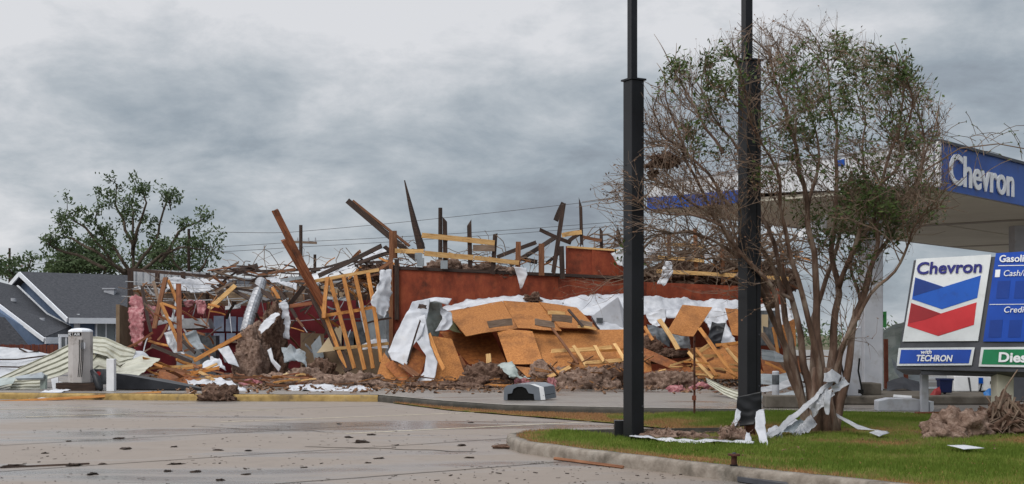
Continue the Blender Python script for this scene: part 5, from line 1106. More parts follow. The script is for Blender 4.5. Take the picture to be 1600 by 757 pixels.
# air and vacuum machine
AM = P(126, 611, 32.7); am = empty('air_machine', (AM.x, 33, SZ), 'tall grey air and vacuum machine with a domed top on a dark stand', 'air machine')
def PX(x, y, Y): return P(x, y, Y)
s_ = 33 / F; cxm = (126 - 800) * s_; hw = 18 * s_
def ring(z, r): return [Vector((cxm + r * math.cos(a_), 33 + r * .9 * math.sin(a_), z)) for a_ in [R(22.5 + 45 * i) for i in range(8)]]
zt = P(0, 523, 33).z; z0 = P(0, 598, 33).z; z1 = P(0, 519, 33).z
mb = MB(); rr_ = hw * 1.04; a0 = ring(z0, rr_); a1 = ring(z1, rr_)
mb.add(a0 + a1, [(i, (i + 1) % 8, 8 + (i + 1) % 8, 8 + i) for i in range(8)] + [tuple(range(8))[::-1], tuple(range(8, 16))]); build(mb, 'cabinet', M['air'], am, bevel=.01)
mb = MB(); lv = [(z1 + .001, rr_ * 1.01), (z1 + .04, rr_ * .97), (z1 + .08, rr_ * .72), (z1 + .10, rr_ * .3)]
vs = [v for z, r in lv for v in ring(z, r)]; mb.add(vs, [(k * 8 + i, k * 8 + (i + 1) % 8, k * 8 + 8 + (i + 1) % 8, k * 8 + 8 + i) for k in range(3) for i in range(8)] + [tuple(range(24, 32)), tuple(range(8))[::-1]]); build(mb, 'domed_top', M['trim'], am)
mb = MB()
for k in (0, 1, 2, 3):
    pass
zb_ = P(0, 522, 33).z; ztp = P(0, 518.5, 33).z
fr = ring(z1 - .10, rr_ * 1.003)
for i_, j_ in ((4, 5), (5, 6)):
    p, q = fr[i_], fr[j_]; e_ = (q - p); nn2 = Vector((e_.y, -e_.x, 0)).normalized()
    if nn2.y > 0: nn2 = -nn2
    build(MB().prism([p + e_ * .06, p + e_ * .94, p + e_ * .94 + Vector((0, 0, .085)), p + e_ * .06 + Vector((0, 0, .085))], nn2 * .012), 'name_plate', M['hole'], am)
build(MB().box((cxm - .02, 32.98, z0 - .11), (hw * 3.4, .62, .22)), 'stand', M['dark'], am)
def text(s, p0, p1, p2, mname, parent, name='lettering', ext=.004, off=.018, shear=0.0, n=None, lift=.0):
    """letters fitted so that they run from p0 to p1 along the baseline and up to p2 (top of the capitals above p0)"""
    cu = bpy.data.curves.new('t', 'FONT'); cu.body = s; cu.extrude = .02; cu.offset = off; cu.shear = shear; cu.resolution_u = 4
    ob = bpy.data.objects.new('t', cu); COL.objects.link(ob); bpy.context.view_layer.update()
    me = bpy.data.meshes.new_from_object(ob.evaluated_get(bpy.context.evaluated_depsgraph_get())); COL.objects.unlink(ob); bpy.data.objects.remove(ob)
    vs = [v.co.copy() for v in me.vertices]; fs = [tuple(p.vertices) for p in me.polygons]; bpy.data.meshes.remove(me)
    x0 = min(v.x for v in vs); x1 = max(v.x for v in vs); y1 = .70
    R_ = Vector(p1) - Vector(p0); U = Vector(p2) - Vector(p0); nn_ = R_.cross(U).normalized()
    mb = MB(); mb.add([Vector(p0) + R_ * ((v.x - x0) / (x1 - x0)) + U * (v.y / y1) + nn_ * (v.z / .02 * ext + lift + ext) for v in vs], fs)
    return build(mb, name, M[mname], parent, recalc=False)
fr = ring(z1 - .094, rr_ * 1.003)   # faces: vertices 4..5..6..7 look toward the camera
def facetext(s, i, j):
    p, q = fr[i], fr[j]; d = q - p; text(s, p + d * .16, p + d * .84, p + d * .16 + Vector((0, 0, .07)), 'letter', am, ext=.003, off=.01, lift=.014)
facetext('VAC', 4, 5); facetext('AIR', 5, 6)
for k in (.0, .5, 1.0):
    x = cxm + hw * (.25 + .3 * k); build(MB().tube([Vector((x, 32.68, z1 - .2)), Vector((x + .01, 32.66, z1 - .7)), Vector((x - .02, 32.64, z0 + .15))], .012, 6), 'hose', M['hole'], am)
build(MB().box((cxm + hw * .55, 32.69, z1 - .35), (.12, .02, .16)), 'label_plate', M['grey'], am)
build(MB().tube([P(144, 580, 32.8), P(150, 590, 32.6), P(155, 604, 32.6), P(158, 609, 32.5)], [.06, .09, .10, .05], 8), 'vacuum_hose', M['blacksheet'], am, smooth=True)
build(MB().box(P(157, 589, 33.3), (.34, .2, .4)), 'meter_box', M['equip'], am, 'dark meter box beside the stand'); build(MB().tube([P(154, 584, 33.1), P(154, 584, 32.98)], .06, 10), 'red_knob', M['redp'], am)
build(MB().slab([P(107, 561, 33.2), P(112, 561, 33.2), P(112, 598, 33.2), P(107, 598, 33.2)], .03), 'side_plate', M['grey'], am)
def bollard(x, yt, Y, w_, label, z0=SZ, sq=False, band=False):
    b = P(x, 500, Y); b.z = z0; t = P(x, yt, Y).z; e = empty('bollard', b, label, 'bollard'); r = w_ * Y / F / 2
    if sq: build(MB().box((b.x, Y, (t + z0) / 2), (2 * r, 2 * r, t - z0)), 'post', M['letter'], e, bevel=.01)
    else: build(MB().tube([b, Vector((b.x, Y, t - .02)), Vector((b.x, Y, t))], [r, r, r * .8], 16), 'post', M['grey'], e)
    if band: build(MB().tube([Vector((b.x, Y, t - .28)), Vector((b.x, Y, t - .08))], r * 1.03, 16), 'dark_band', M['equip'], e)
bollard(174, 561, 32.5, 12, 'square white post standing at the right of the air machine', sq=True)
bollard(1212, 580, 26.4, 11, 'round pale grey bollard with a dark band, left of the bare tree', band=True)

# ================================================================ FORECOURT FRONT: BIN, STAKE, STRIPS
tb = empty('overturned_bin', (P(830, 626, 28.0).x, 28.0, SZ), 'grey overturned litter bin with a black arched opening lying by the dark kerb', 'litter bin')
bY = 27.9; k_ = bY / F
def bp_(x, y, dy=0): return Vector(((x - 800) * k_, bY + dy, SZ + .004 + (630 - y) * k_ * .98))
front = [(787, 629.8), (787.5, 611), (792, 606), (806, 604), (828, 604.5), (842, 609.5), (845, 629.8)]
shift = Vector((.36, .50, .03)); F3 = [bp_(x, y) for x, y in front]
mb = MB(); outer = F3 + [p + shift for p in F3]; n = len(F3)
mb.add(outer, [(i, (i + 1) % n, n + (i + 1) % n, n + i) for i in range(n)] + [tuple(range(n, 2 * n))[::-1]]); build(mb, 'body', M['bin'], tb, bevel=.006)
hole = [(793, 629.6), (793, 620), (800, 618.5), (802, 612), (808, 608.4), (816, 608), (822, 611), (826, 618.5), (834, 620), (835, 629.6)]
H3 = [bp_(x, y) for x, y in hole]
# front face built as a rim round the opening
mb = MB(); arc = [F3[0], F3[1], F3[2], F3[2].lerp(F3[3], .5), F3[3], F3[3].lerp(F3[4], .5), F3[4], F3[4].lerp(F3[5], .5), F3[5], F3[6]]
mb.add(arc + H3, [(i, i + 1, 10 + i + 1, 10 + i) for i in range(9)]); build(mb, 'front_rim', M['bin'], tb, solid=.015, recalc=False)
build(MB().prism([p + Vector((0, .02, 0)) for p in H3], Vector((.25, .35, 0))), 'opening', M['hole'], tb)  # solid black plug, painted stand-in for the shade inside the bin
ed = [bp_(844.8, 629.6), bp_(842, 609.5), bp_(828, 604.4)]; mb = MB()
off_ = Vector((.10, .012, 0)); mb.add([p + Vector((.003, -.004, .004)) for p in ed] + [p + off_ + Vector((.003, -.004, .006)) for p in ed], [(0, 1, 4, 3), (1, 2, 5, 4)]); build(mb, 'pale_edge', M['letter'], tb, solid=.004, recalc=False)
build(MB().beam(bp_(846, 622) + Vector((.04, -.006, 0)), bp_(846, 620) + Vector((.30, .36, 0)), .01, .008), 'seam', M['hole'], tb)
sk = P(1085, 645, 24.4); ske = empty('rusty_stake', (sk.x, 24.4, 0.05), 'thin rusty steel stake standing upright in front of the wreck', 'stake')
build(MB().beam((sk.x, 24.4, 0.05), (sk.x, 24.4, P(1085, 526, 24.4).z), .05, .035), 'shaft', M['rust'], ske); build(MB().box((sk.x - .01, 24.37, P(0, 622, 24.4).z), (.075, .05, .09)), 'clamp', M['rustr'], ske); build(MB().box((sk.x - .012, 24.37, P(0, 608, 24.4).z), (.06, .05, .05)), 'clamp', M['rustr'], ske)
for q in (534, 560, 585): build(MB().tube([(sk.x, 24.37, P(0, q, 24.4).z), (sk.x, 24.35, P(0, q, 24.4).z)], .012, 6), 'bolt', M['hole'], ske)
msheet([(1102, 590, 30.5), (1130, 604, 29.5), (1158, 612, 28.5)], [(1106, 600, 29.8), (1130, 616, 29.2), (1157, 627, 28)], 'tanmetal', 'pale ribbed metal strip pointing left out from behind the right black pole', seed=12, rib=3, ribamp=.03, nv=30)
msheet([(1188, 606, 28), (1215, 600, 29), (1248, 588, 30)], [(1188, 614, 27.6), (1218, 610, 28.2), (1254, 598, 29.4)], 'whitem', 'curved white metal strip behind the banded bollard', seed=13, nv=10, nu=30, amp=.04)
msheet([(1188, 618, 27.4), (1222, 616, 27.8), (1262, 604, 28.6)], [(1188, 624, 27), (1225, 623, 27.3), (1266, 612, 28)], 'greymetal', 'grey metal strip low behind the banded bollard', seed=14, nv=10, nu=30, amp=.04)
msheet([(1190, 545, 33), (1210, 548, 33), (1225, 556, 32.8)], [(1190, 562, 32.6), (1210, 565, 32.6), (1232, 566, 32.4)], 'greymetal', 'crumpled grey metal sheet above the banded bollard', seed=15, nv=24, nu=30, amp=.06, rib=2)
msheet([(1186, 584, 30.5), (1215, 586, 30.4), (1245, 578, 30.6)], [(1186, 600, 29.8), (1215, 602, 29.8), (1262, 590, 30)], 'greymetal', 'bent grey metal sheet just behind the banded bollard', seed=16, nv=20, nu=30, amp=.08)
build(MB().box((P(1226, 640, 25.3).x, 25.3, SZ + .12), (.82, .35, .24)), 'concrete_block', M['concisl'], label='low dark concrete block between the banded bollard and the tree', cat='concrete block', bevel=.02)

# ================================================================ PUMP CANOPY
Lp = Vector((3.34, 31.1, 0)); Np = Vector((8.68, 26.3, 0)); uu = (Np - Lp).normalized(); vv = Vector((-uu.y, uu.x, 0)); LEN = 27
zB, zT, zTL = 4.62, 5.55, 5.24
cn = Np + uu * -3.5 + vv * 5; can = empty('pump_canopy', (cn.x, cn.y, SZ), 'large petrol station canopy with beige underside and blue lettered edge', 'canopy')
def q3(p, z): return Vector((p.x, p.y, z))
# underside made of panels with dark joints
mb = MB(); a_, b_ = Lp, Np; c_, d_ = Np + vv * LEN, Lp + vv * LEN
for (t0, t1) in ((0, 8.6), (8.75, 17.6), (17.75, LEN)):
    for (s0, s1) in ((.02, .49), (.505, .98)):
        q = [Lp.lerp(Np, s0) + vv * t0, Lp.lerp(Np, s1) + vv * t0, Lp.lerp(Np, s1) + vv * t1, Lp.lerp(Np, s0) + vv * t1]
        mb.prism([q3(p, zB) for p in q], Vector((0, 0, .04)))
build(mb, 'underside', M['soffit'], can)
build(MB().prism([q3(p, zB + .045) for p in (Lp, Np, c_, d_)], Vector((0, 0, .05))), 'underside_joint', M['soffitj'], can)
for t in (8.65, 17.65):
    build(MB().prism([q3(Lp + vv * (t - .25) + uu * .1, zB - .012), q3(Np + vv * (t - .25) - uu * .1, zB - .012), q3(Np + vv * (t + .25) - uu * .1, zB - .012), q3(Lp + vv * (t + .25) + uu * .1, zB - .012)], Vector((0, 0, .01))), 'underside_band', M['soffitj'], can)
build(MB().add([q3(Lp, zTL - .05), q3(Np, zT - .05), q3(c_, zT - .05), q3(d_, zTL - .05)], [(0, 1, 2, 3)]), 'roof', M['greymetal'], can)
# fascias (thickness .06, butted)
def fascia(p, q, z0a, z1a, z0b, z1b, out_, name, m, label=None, th=.06):
    o_ = out_ * .0; return build(MB().prism([q3(p, z0a), q3(q, z0b), q3(q, z1b), q3(p, z1a)], out_ * th), name, m, can, label)
fascia(Lp, Np, zB + .30, zTL, zB + .02, zT, -vv, 'end_fascia', M['canopyw'], 'pale end fascia of the canopy facing the street')
p1 = Lp; p2 = Lp.lerp(Np, .40); fascia(p1 - vv * .01, p2 - vv * .01, zB, zB + .29, zB, zB + .29, -vv, 'blue_stripe', M['blue'], 'torn blue stripe along the left end', th=.09)
p3 = Lp.lerp(Np, .70); p4 = Lp.lerp(Np, .725); fascia(p3 - vv * .06, p4 - vv * .06, zB + .62, zB + .74, zB + .62, zB + .76, -vv, 'blue_scrap', M['blue'], th=.03)
fascia(Np, c_, zB - .02, zT, zB - .02, zT, uu, 'blue_fascia', M['blue'], 'blue front fascia with white letters')
build(MB().beam(q3(Np, zT + .03) + uu * .05, q3(c_, zT + .03) + uu * .05, .14, .06), 'fascia_cap', M['frame'], can); build(MB().beam(q3(Lp, zTL + .01) - vv * .05, q3(Np, zT + .02) - vv * .05, .1, .04), 'fascia_cap', M['grey'], can)
fascia(Lp, Lp + vv * LEN, zB, zTL, zB, zTL, -uu, 'rear_fascia', M['canopyw'])
build(MB().beam(q3(Np, zB) - vv * .03 + uu * .09, q3(Np, zT) - vv * .03 + uu * .09, .10, .10, up=uu), 'corner_trim', M['letter'], can)
f0 = Np + uu * .07; text('Chevron', q3(f0 + vv * .55, zB + .13), q3(f0 + vv * 4.1, zB + .14), q3(f0 + vv * .55, zB + .77), 'letter', can, ext=.015, off=.016)
# torn flap hanging under the street end, and columns
loft([(1246, 366, 28.5), (1268, 345, 28.6), (1294, 334, 28.8)], [(1250, 372, 28.4), (1275, 366, 28.5), (1292, 356, 28.8)], 'torn_flap', M['canopyw'], nu=16, nv=8, amp=.06, parent=can, th=.01)
def column(x, Y, w_, z0=.3):
    c = P(x, 500, Y); return build(MB().box((c.x, Y, (z0 + zB) / 2), (w_, w_, zB - z0 + .01)), 'column', M['grey'], can, bevel=.02)
column(1361, 29, .43, .22)
c2 = P(1361, 500, 29) + vv * 9; build(MB().box((c2.x, c2.y, 2.4), (.43, .43, 4.45)), 'column', M['grey'], can); c3 = c2 + vv * 9; build(MB().box((c3.x, c3.y, 2.4), (.43, .43, 4.45)), 'column', M['grey'], can)
isl = empty('pump_island', (P(1400, 630, 27.4).x, 27.4, SZ), 'raised concrete pump island under the near column', 'pump island')
build(MB().slab([Vector((6.55, 26.2, SZ + .09)), Vector((10.0, 26.2, SZ + .09)), Vector((10.6, 29.8, SZ + .09)), Vector((6.9, 29.8, SZ + .09))], .18), 'slab', M['concisl'], isl, bevel=.03)
build(MB().box((7.35, 27.1, SZ + .30), (.75, .7, .24)), 'plinth', M['concisl'], isl, bevel=.02)
# near pump at the left of the column
pp_ = P(1331, 632, 26.5); pe = empty('fuel_pump', (pp_.x, 26.5, SZ + .18), 'grey narrow fuel pump with a black hose left of the near column', 'fuel pump')
zt_ = P(0, 512, 26.5).z; zb0 = SZ + .18
prof = [(-.14, zb0), (.15, zb0), (.15, zt_ + .02), (.02, zt_ - .03), (-.10, zt_ - .22), (-.14, zt_ - .4)]
build(MB().prism([Vector((pp_.x + x, 26.3, z)) for x, z in prof], Vector((0, .6, 0))), 'cabinet', M['grey'], pe, bevel=.01)
build(MB().tube([P(1316, 535, 26.2), P(1312, 560, 26.1), P(1320, 595, 26.1), P(1322, 618, 26.1), P(1316, 632, 26.1), P(1308, 628, 26.1)], .022, 8), 'hose', M['hole'], pe, smooth=True)
build(MB().box(P(1313, 618, 26.3), (.16, .2, .34)), 'nozzle_boot', M['grey'], pe, bevel=.02); build(MB().box(P(1313, 606, 26.2), (.15, .24, .10)), 'nozzle_guard', M['bluep'], pe, bevel=.03)
build(MB().box(P(1309, 570, 26.3), (.10, .1, .42)), 'nozzle', M['hole'], pe, bevel=.02)
build(MB().tube([P(1343, 560, 26.1), P(1341, 580, 26.1), P(1346, 605, 26.1), P(1346, 616, 26.1)], .018, 6), 'hose', M['hole'], pe); build(MB().box(P(1345, 612, 26.1), (.09, .08, .08)), 'hose_end', M['hole'], pe)
for (x, y, wpx, hpx, Y, lb) in ((1504, 604, 38, 34, 28.5, 'white pump housing with a dark gap under the price sign, left one'), (1537, 604, 30, 34, 28.8, 'white pump housing with a small blue sign under the price sign, right one')):
    c = P(x, y, Y); z1_ = P(0, y - hpx / 2, Y).z; pe = empty('pump_housing', (c.x, Y, SZ), lb, 'fuel pump')
    build(MB().box((c.x, Y, (z1_ + SZ + .18) / 2), (wpx * Y / F, .5, z1_ - SZ - .18)), 'body', M['letter'], pe, bevel=.02); build(MB().box((c.x, Y, SZ + .09), (wpx * Y / F * .9, .45, .18)), 'base', M['hole'], pe)
    if x > 1510:
        build(MB().box(P(1532, 595, Y - .27), (.11, .02, .13)), 'small_sign', M['signb'], pe); build(MB().tube([P(1534, 600, Y - .3), P(1531, 612, Y - .3), P(1533, 620, Y - .3)], .015, 6), 'hose', M['hole'], pe); build(MB().box(P(1550, 598, Y - .27), (.08, .02, .06)), 'small_plate', M['hole'], pe)
    else: build(MB().slab([P(x + 8, y - 14, Y - .26), P(x + 11, y - 14, Y - .26), P(x + 15, y + 16, Y - .26), P(x + 13, y + 16, Y - .26)], .01), 'seam', M['frame'], pe)
nb = empty('navy_bin', (P(1476, 612, 27).x, 27, SZ), 'navy blue windscreen bucket in front of the left white pump housing', 'bucket')
build(MB().box(P(1476, 604, 27), (.24, .22, .27), taper=1.15), 'bucket', M['navyp'], nb, bevel=.02); build(MB().box(P(1476, 593, 27), (.30, .27, .04)), 'rim', M['navyp'], nb); build(MB().tube([P(1476, 611, 27), Vector((P(1476, 611, 27).x, 27, SZ))], .03, 8), 'stem', M['frame'], nb)
loft([(1452, 618, 26.6), (1462, 606, 26.6), (1470, 602, 26.7)], [(1450, 628, 26.4), (1464, 622, 26.5), (1472, 614, 26.6)], 'red_crumple', M['redp'], nu=16, nv=10, amp=.10, label='crumpled red plastic piece left of the navy bucket', cat='scrap')
loft([(1536, 614, 26.5), (1545, 607, 26.5), (1556, 606, 26.6)], [(1540, 622, 26.4), (1548, 618, 26.4), (1556, 616, 26.5)], 'blue_crumple', M['bluep'], nu=14, nv=10, amp=.07, label='bright blue plastic scrap above the shaggy root clump', cat='scrap')
de = empty('dark_dispenser', (P(1592, 600, 27.5).x, 27.5, SZ), 'dark dispenser at the right edge below the price sign', 'fuel pump'); build(MB().box((P(1592, 600, 27.5).x, 27.5, 1.0), (.42, .5, 1.6)), 'body', M['frame'], de); build(MB().box((P(1588, 600, 27.2).x, 27.22, .98), (.2, .02, .35)), 'screen', M['hole'], de)
# fallen metal beyond the column
msheet([(1372, 520, 33), (1396, 505, 33), (1432, 497, 33)], [(1378, 610, 31), (1410, 612, 30.6), (1448, 600, 30.6)], 'greenmetal', 'big grey green metal sheet slumped behind the near column', seed=17, rib=3, ribamp=.05, amp=.12)
msheet([(1392, 560, 31), (1420, 590, 30.4), (1446, 575, 30.6)], [(1398, 585, 30.4), (1416, 604, 30), (1440, 600, 30)], 'greymetal', 'smaller bent grey metal sheet lying before the slumped sheet', seed=18, amp=.10, nv=20, nu=24)
msheet([(1386, 600, 29), (1410, 590, 29), (1436, 596, 29)], [(1386, 612, 28.6), (1412, 608, 28.6), (1440, 612, 28.6)], 'frame', 'dark crumpled metal at the foot of the slumped sheet', seed=19, amp=.10, nv=16, nu=24)
for x, t, b_, lb in ((1385, 530, 616, 'red rusty post just right of the near column'), (1416, 560, 614, 'shorter red rusty post behind the price sign corner')):
    bb = P(x, b_, 30); bb.z = SZ; build(MB().beam(bb, P(x - 1, t, 30), .10, .08), 'rusty_post', M['rustr'], label=lb, cat='post')
ge = empty('green_sign', (P(1377, 500, 30.2).x, 30.2, SZ), 'small bright green sign behind the branches right of the near column', 'sign')
build(MB().slab([P(1369, 488, 30.2), P(1385, 487, 30.2), P(1385, 512, 30.2), P(1370, 512, 30.2)], .03), 'face', M['greens'], ge); build(MB().slab([P(1373, 492, 30.15), P(1381, 492, 30.15), P(1379, 506, 30.15), P(1374, 503, 30.15)], .01), 'mark', M['hole'], ge); build(MB().beam(P(1377, 512, 30.25), q3(P(1377, 512, 30.25), SZ), .05, .05), 'post', M['frame'], ge)
cb = empty('concrete_block', (P(1415, 642, 24).x, 24, SZ), 'long pale grey concrete block with a white right end below the price sign', 'concrete block')
poly = [P(1372, 643, 24), P(1372, 627, 24), P(1390, 623, 24), P(1430, 623.5, 24), P(1453, 628, 24), P(1453, 643, 24)]; dz = SZ - min(p.z for p in poly); poly = [p + Vector((0, 0, dz)) for p in poly]
build(MB().prism(poly, Vector((.05, .45, 0))), 'body', M['grey'], cb, bevel=.015); build(MB().prism([poly[4] + Vector((.004, .0, 0)), poly[5] + Vector((.004, 0, 0)), poly[5] + Vector((.09, .05, 0)), poly[4] + Vector((.09, .05, 0))], Vector((.02, .4, 0))), 'end_face', M['letter'], cb)
build(MB().box(P(1452, 646, 23.2) * 1.0, (.5, .12, .03)), 'red_strip', M['rustr'], label='flat rusty red scrap in front of the pale concrete block', cat='scrap').location.z = SZ + .004
board((1396, 619, 26.1), (1424, 621, 26.1), 4, 'white_strip', M['letter'], label='short white strip on the island above the pale block', cat='strip', th=.05)

# ================================================================ PRICE SIGN
th_, ta = R(46), R(17.5); O = P(1399, 577, 24); r3 = Vector((math.cos(th_), -math.sin(th_), 0)); u3 = Vector((math.sin(ta) * math.sin(th_), math.sin(ta) * math.cos(th_), math.cos(ta))); n3 = r3.cross(u3).normalized()
if n3.y > 0: n3 = -n3
ps = empty('price_sign', (O.x + 1.2, 23.2, SZ), 'leaning petrol price sign with chevron emblem, blue price panel and green diesel strip', 'price sign')
def S(px, py, lift=0.0):
    d = Vector(((px - 800) / F, 1, (523 - py) / F)); o = Vector((0, 0, EYE)); k = (O + n3 * lift - o).dot(n3) / d.dot(n3); return o + d * k
def sq(pts, name, m, lift, th=.012, parent=ps, label=None):
    return build(MB().prism([S(*p, lift) - n3 * 0 for p in pts], -n3 * th), name, M[m], parent, label)
H = 2.18; W3 = 4.4
bk = [O, O + r3 * W3, O + r3 * W3 + u3 * (H + .0), O + u3 * H]
build(MB().prism([p - n3 * .03 for p in bk], -n3 * .35), 'cabinet', M['frame'], ps, bevel=.01)
sq([(1432, 405), (1549, 398), (1528, 533), (1410, 534)], 'emblem_panel', 'signw', .0)
sq([(1404, 544), (1523, 543), (1518, 571), (1401, 572)], 'slogan_frame', 'signw', .0); sq([(1408, 547), (1518, 546.5), (1513.5, 568), (1405, 568.5)], 'slogan_panel', 'signp', .006)
sq([(1556, 396), (1800, 380), (1790, 534), (1536, 534)], 'price_panel', 'signp', .0)
sq([(1533, 543), (1790, 541), (1790, 577), (1529, 573)], 'diesel_frame', 'signw', .0); sq([(1537, 546.5), (1786, 545), (1786, 573), (1533.5, 569.5)], 'diesel_panel', 'signg', .006)
Z_ = lambda x, y: (1380 + x * .2906, 380 + y * .2906)
sq([Z_(172, 185), Z_(325, 236), Z_(525, 174), Z_(505, 295), Z_(315, 356), Z_(155, 302)], 'blue_chevron', 'signb', .006)
sq([Z_(172, 187), Z_(325, 237), Z_(240, 262), Z_(162, 286)], 'blue_chevron_shade', 'signbd', .009, .003)
sq([Z_(150, 322), Z_(310, 379), Z_(502, 319), Z_(487, 440), Z_(295, 500), Z_(130, 446)], 'red_chevron', 'signr', .006)
sq([Z_(151, 324), Z_(310, 380), Z_(225, 412), Z_(136, 432)], 'red_chevron_shade', 'signrd', .009, .003)
def st(s, a, b, c, m, **k):
    k.setdefault('lift', .014); lf = k['lift']; return text(s, S(*a), S(*b), S(*c), m, ps, **k)
st('Chevron', Z_(180, 168), Z_(531, 158), Z_(188, 106), 'navy', off=.022)
st('with', Z_(204, 598), Z_(262, 597), Z_(206, 576), 'letter', off=.02, shear=.12); st('TECHRON', Z_(180, 636), Z_(374, 638), Z_(183, 604), 'letter', off=.03, shear=.12)
st('Gasoline', Z_(626, 104), Z_(812, 101), Z_(629, 68), 'letter', off=.02); st('Cash/Debit', Z_(650, 180), Z_(862, 178), Z_(653, 148), 'letter', off=.0, shear=.12); st('Credit', Z_(652, 376), Z_(775, 375), Z_(655, 344), 'letter', off=.0, shear=.12)
st('Diesel', Z_(622, 640), Z_(830, 643), Z_(626, 590), 'letter', off=.03)
sq([Z_(618, 120), Z_(1200, 112), Z_(1200, 115), Z_(618, 124)], 'price_line', 'letter', .008, .004); sq([Z_(600, 184), Z_(626, 183), Z_(630, 143), Z_(604, 144)], 'price_mark', 'letter', .008, .004); sq([Z_(572, 329), Z_(1200, 324), Z_(1200, 327), Z_(572, 332)], 'price_line', 'letter', .008, .004)
for (x, y) in ((606, 205), (702, 205), (800, 205), (565, 415), (670, 415), (770, 415)):
    sq([Z_(x + 10, y), Z_(x + 78, y - 3), Z_(x + 68, y + 92), Z_(x, y + 92)], 'price_digit_window', 'signpd', .005, .003)
def spost(x, w_, m, t, b_, Y=23.6, nm='post'):
    b0 = P(x, b_, Y); b0.z = SZ - .05; c = P(x, t, Y); build(MB().box(((b0.x + c.x) / 2, Y, (b0.z + c.z) / 2), (w_, w_, c.z - b0.z)), nm, M[m], ps, bevel=.008)
spost(1444, .13, 'grey', 574, 640, 23.9); spost(1566, .30, 'soffit', 572, 640, 22.9)
build(MB().beam(P(1440, 583, 23.7), P(1640, 582, 22.2), .07, .07), 'under_rail', M['frame'], ps)

# ================================================================ BLACK SIGN POLES
def bpole(xc, Y, zbot, split, yj, upx, lab, lw, rot):
    X = (xc - 800) * Y / F; zj = P(0, yj, Y).z; e = empty('sign_pole', (X, Y, zbot), lab, 'pole'); s = lw * Y / F / (math.cos(rot) + math.sin(rot)); m = Matrix.Rotation(rot, 3, 'Z')
    build(MB().box((X, Y, (zbot + zj) / 2), (s, s, zj - zbot), m), 'lower_sleeve', M['black'], e, bevel=.008)
    Xu = (upx[0] - 800) * Y / F; su = upx[1] * Y / F / (math.cos(rot) + math.sin(rot)); build(MB().box((Xu, Y, (zj + 9.5) / 2), (su, su, 9.5 - zj), m), 'upper_post', M['black'], e, bevel=.004)
    build(MB().box((X, Y, zj + .012), (s * 1.22, s * 1.22, .024), m), 'flange', M['black'], e)
    mb = MB()
    for k in range(7): mb.tube([Vector((X, Y, zbot + .5 + k * .75)) + m @ Vector((s * .35, -s / 2, 0)), Vector((X, Y, zbot + .5 + k * .75)) + m @ Vector((s * .35, -s / 2 - .008, 0))], .012, 6)
    build(mb, 'rivet', M['frame'], e); return e, X, s, m
e1, X1, s1, m1 = bpole(990, 17.9, .1, .66, 127, (988, 15.5), 'black steel sign pole, the left of the two, with a flange near the top', 32, R(30))
build(MB().box((P(968, 670, 18.2).x - .0, 18.2, .25), (.15, .2, .26)), 'base_box', M['black'], e1)
e2, X2, s2, m2 = bpole(1171, 18.7, .35, .7, 97, (1167, 17), 'black steel sign pole, the right of the two, in front of the bare tree', 34, R(24))
build(MB().beam(Vector((X2, 18.7, .12)), Vector((X2, 18.7, .6)), .14, .14), 'inner_post', M['rust'], e2)
mb = MB(); mb.add([Vector((X2, 18.7, 0)) + m2 @ Vector((s2 * (.16 + .0), -s2 / 2 - .004, z)) for z in (.5, 5.4)] + [Vector((X2, 18.7, 0)) + m2 @ Vector((s2 * .19, -s2 / 2 - .004, z)) for z in (5.4, .5)], [(0, 1, 2, 3)]); build(mb, 'seam', M['hole'], e2, solid=.004, recalc=False)
loft([(1152, 620, 18.5), (1150, 645, 18.5), (1146, 668, 18.5)], [(1190, 612, 18.45), (1190, 640, 18.45), (1178, 664, 18.4)], 'torn_skirt', M['black'], nu=24, nv=16, amp=.035, parent=e2, th=.004)
# rubbish at the pole feet
hp(1046, 690, 48, 14, 'insul', 'brown insulation roll lying right of the left black pole foot', 90, Y=17.9, z=GZ + .01, dep=.2, fuzz=60); hp(1146, 698, 22, 26, 'insul', 'pale brown insulation clump at the foot of the right black pole', 91, Y=17.4, z=GZ, dep=.16, fuzz=60)
hp(1100, 694, 34, 7, 'insuld', 'flat dark leaf litter between the two black pole feet', 92, Y=17.7, z=GZ, dep=.15, fuzz=40, name='leaf_litter', cat='debris')
fc = dict(amp=.025, freq=5, edge=.015)
cloth([(983, 684, 17.9), (1030, 690, 17.4), (1080, 692, 17.2), (1132, 694, 17.1), (1180, 696, 17.0)], [(984, 687, 17.5), (1030, 694, 17.15), (1085, 697, 17.0), (1135, 697, 16.95), (1176, 699, 16.85)], 'long white strip lying on the grass between the black pole feet', seed=60, nu=60, nv=6, **fc).location.z += .05
cloth([(1181, 645, 18.0), (1180, 670, 17.5), (1190, 700, 16.9)], [(1194, 640, 18.1), (1196, 668, 17.5), (1202, 702, 16.8)], 'white bent sheet propped against the right black pole foot', seed=61, nu=20, nv=8, **fc)
cloth([(1152, 640, 18.3), (1146, 655, 18.1), (1141, 667, 18)], [(1158, 644, 18.3), (1156, 655, 18.1), (1150, 668, 18)], 'small white flap at the left side of the right black pole foot', seed=62, nu=14, nv=6, **fc)
cloth([(1166, 676, 17.2), (1164, 688, 17.0), (1160, 696, 16.9)], [(1172, 678, 17.2), (1174, 688, 17.0), (1176, 697, 16.85)], 'narrow white upright scrap before the right black pole foot', seed=63, nu=14, nv=6, **fc)
fc2 = dict(amp=.035, freq=4, edge=.02)
cloth([(1196, 684, 17.9), (1225, 658, 18.2), (1258, 632, 18.4), (1286, 604, 18.6), (1304, 586, 18.8)], [(1202, 689, 17.8), (1231, 665, 18.1), (1263, 637, 18.3), (1292, 609, 18.6), (1309, 591, 18.8)], 'long twisted white metal strip rising from the grass into the bare tree', m='whitem', seed=64, nu=60, nv=8, **fc2)
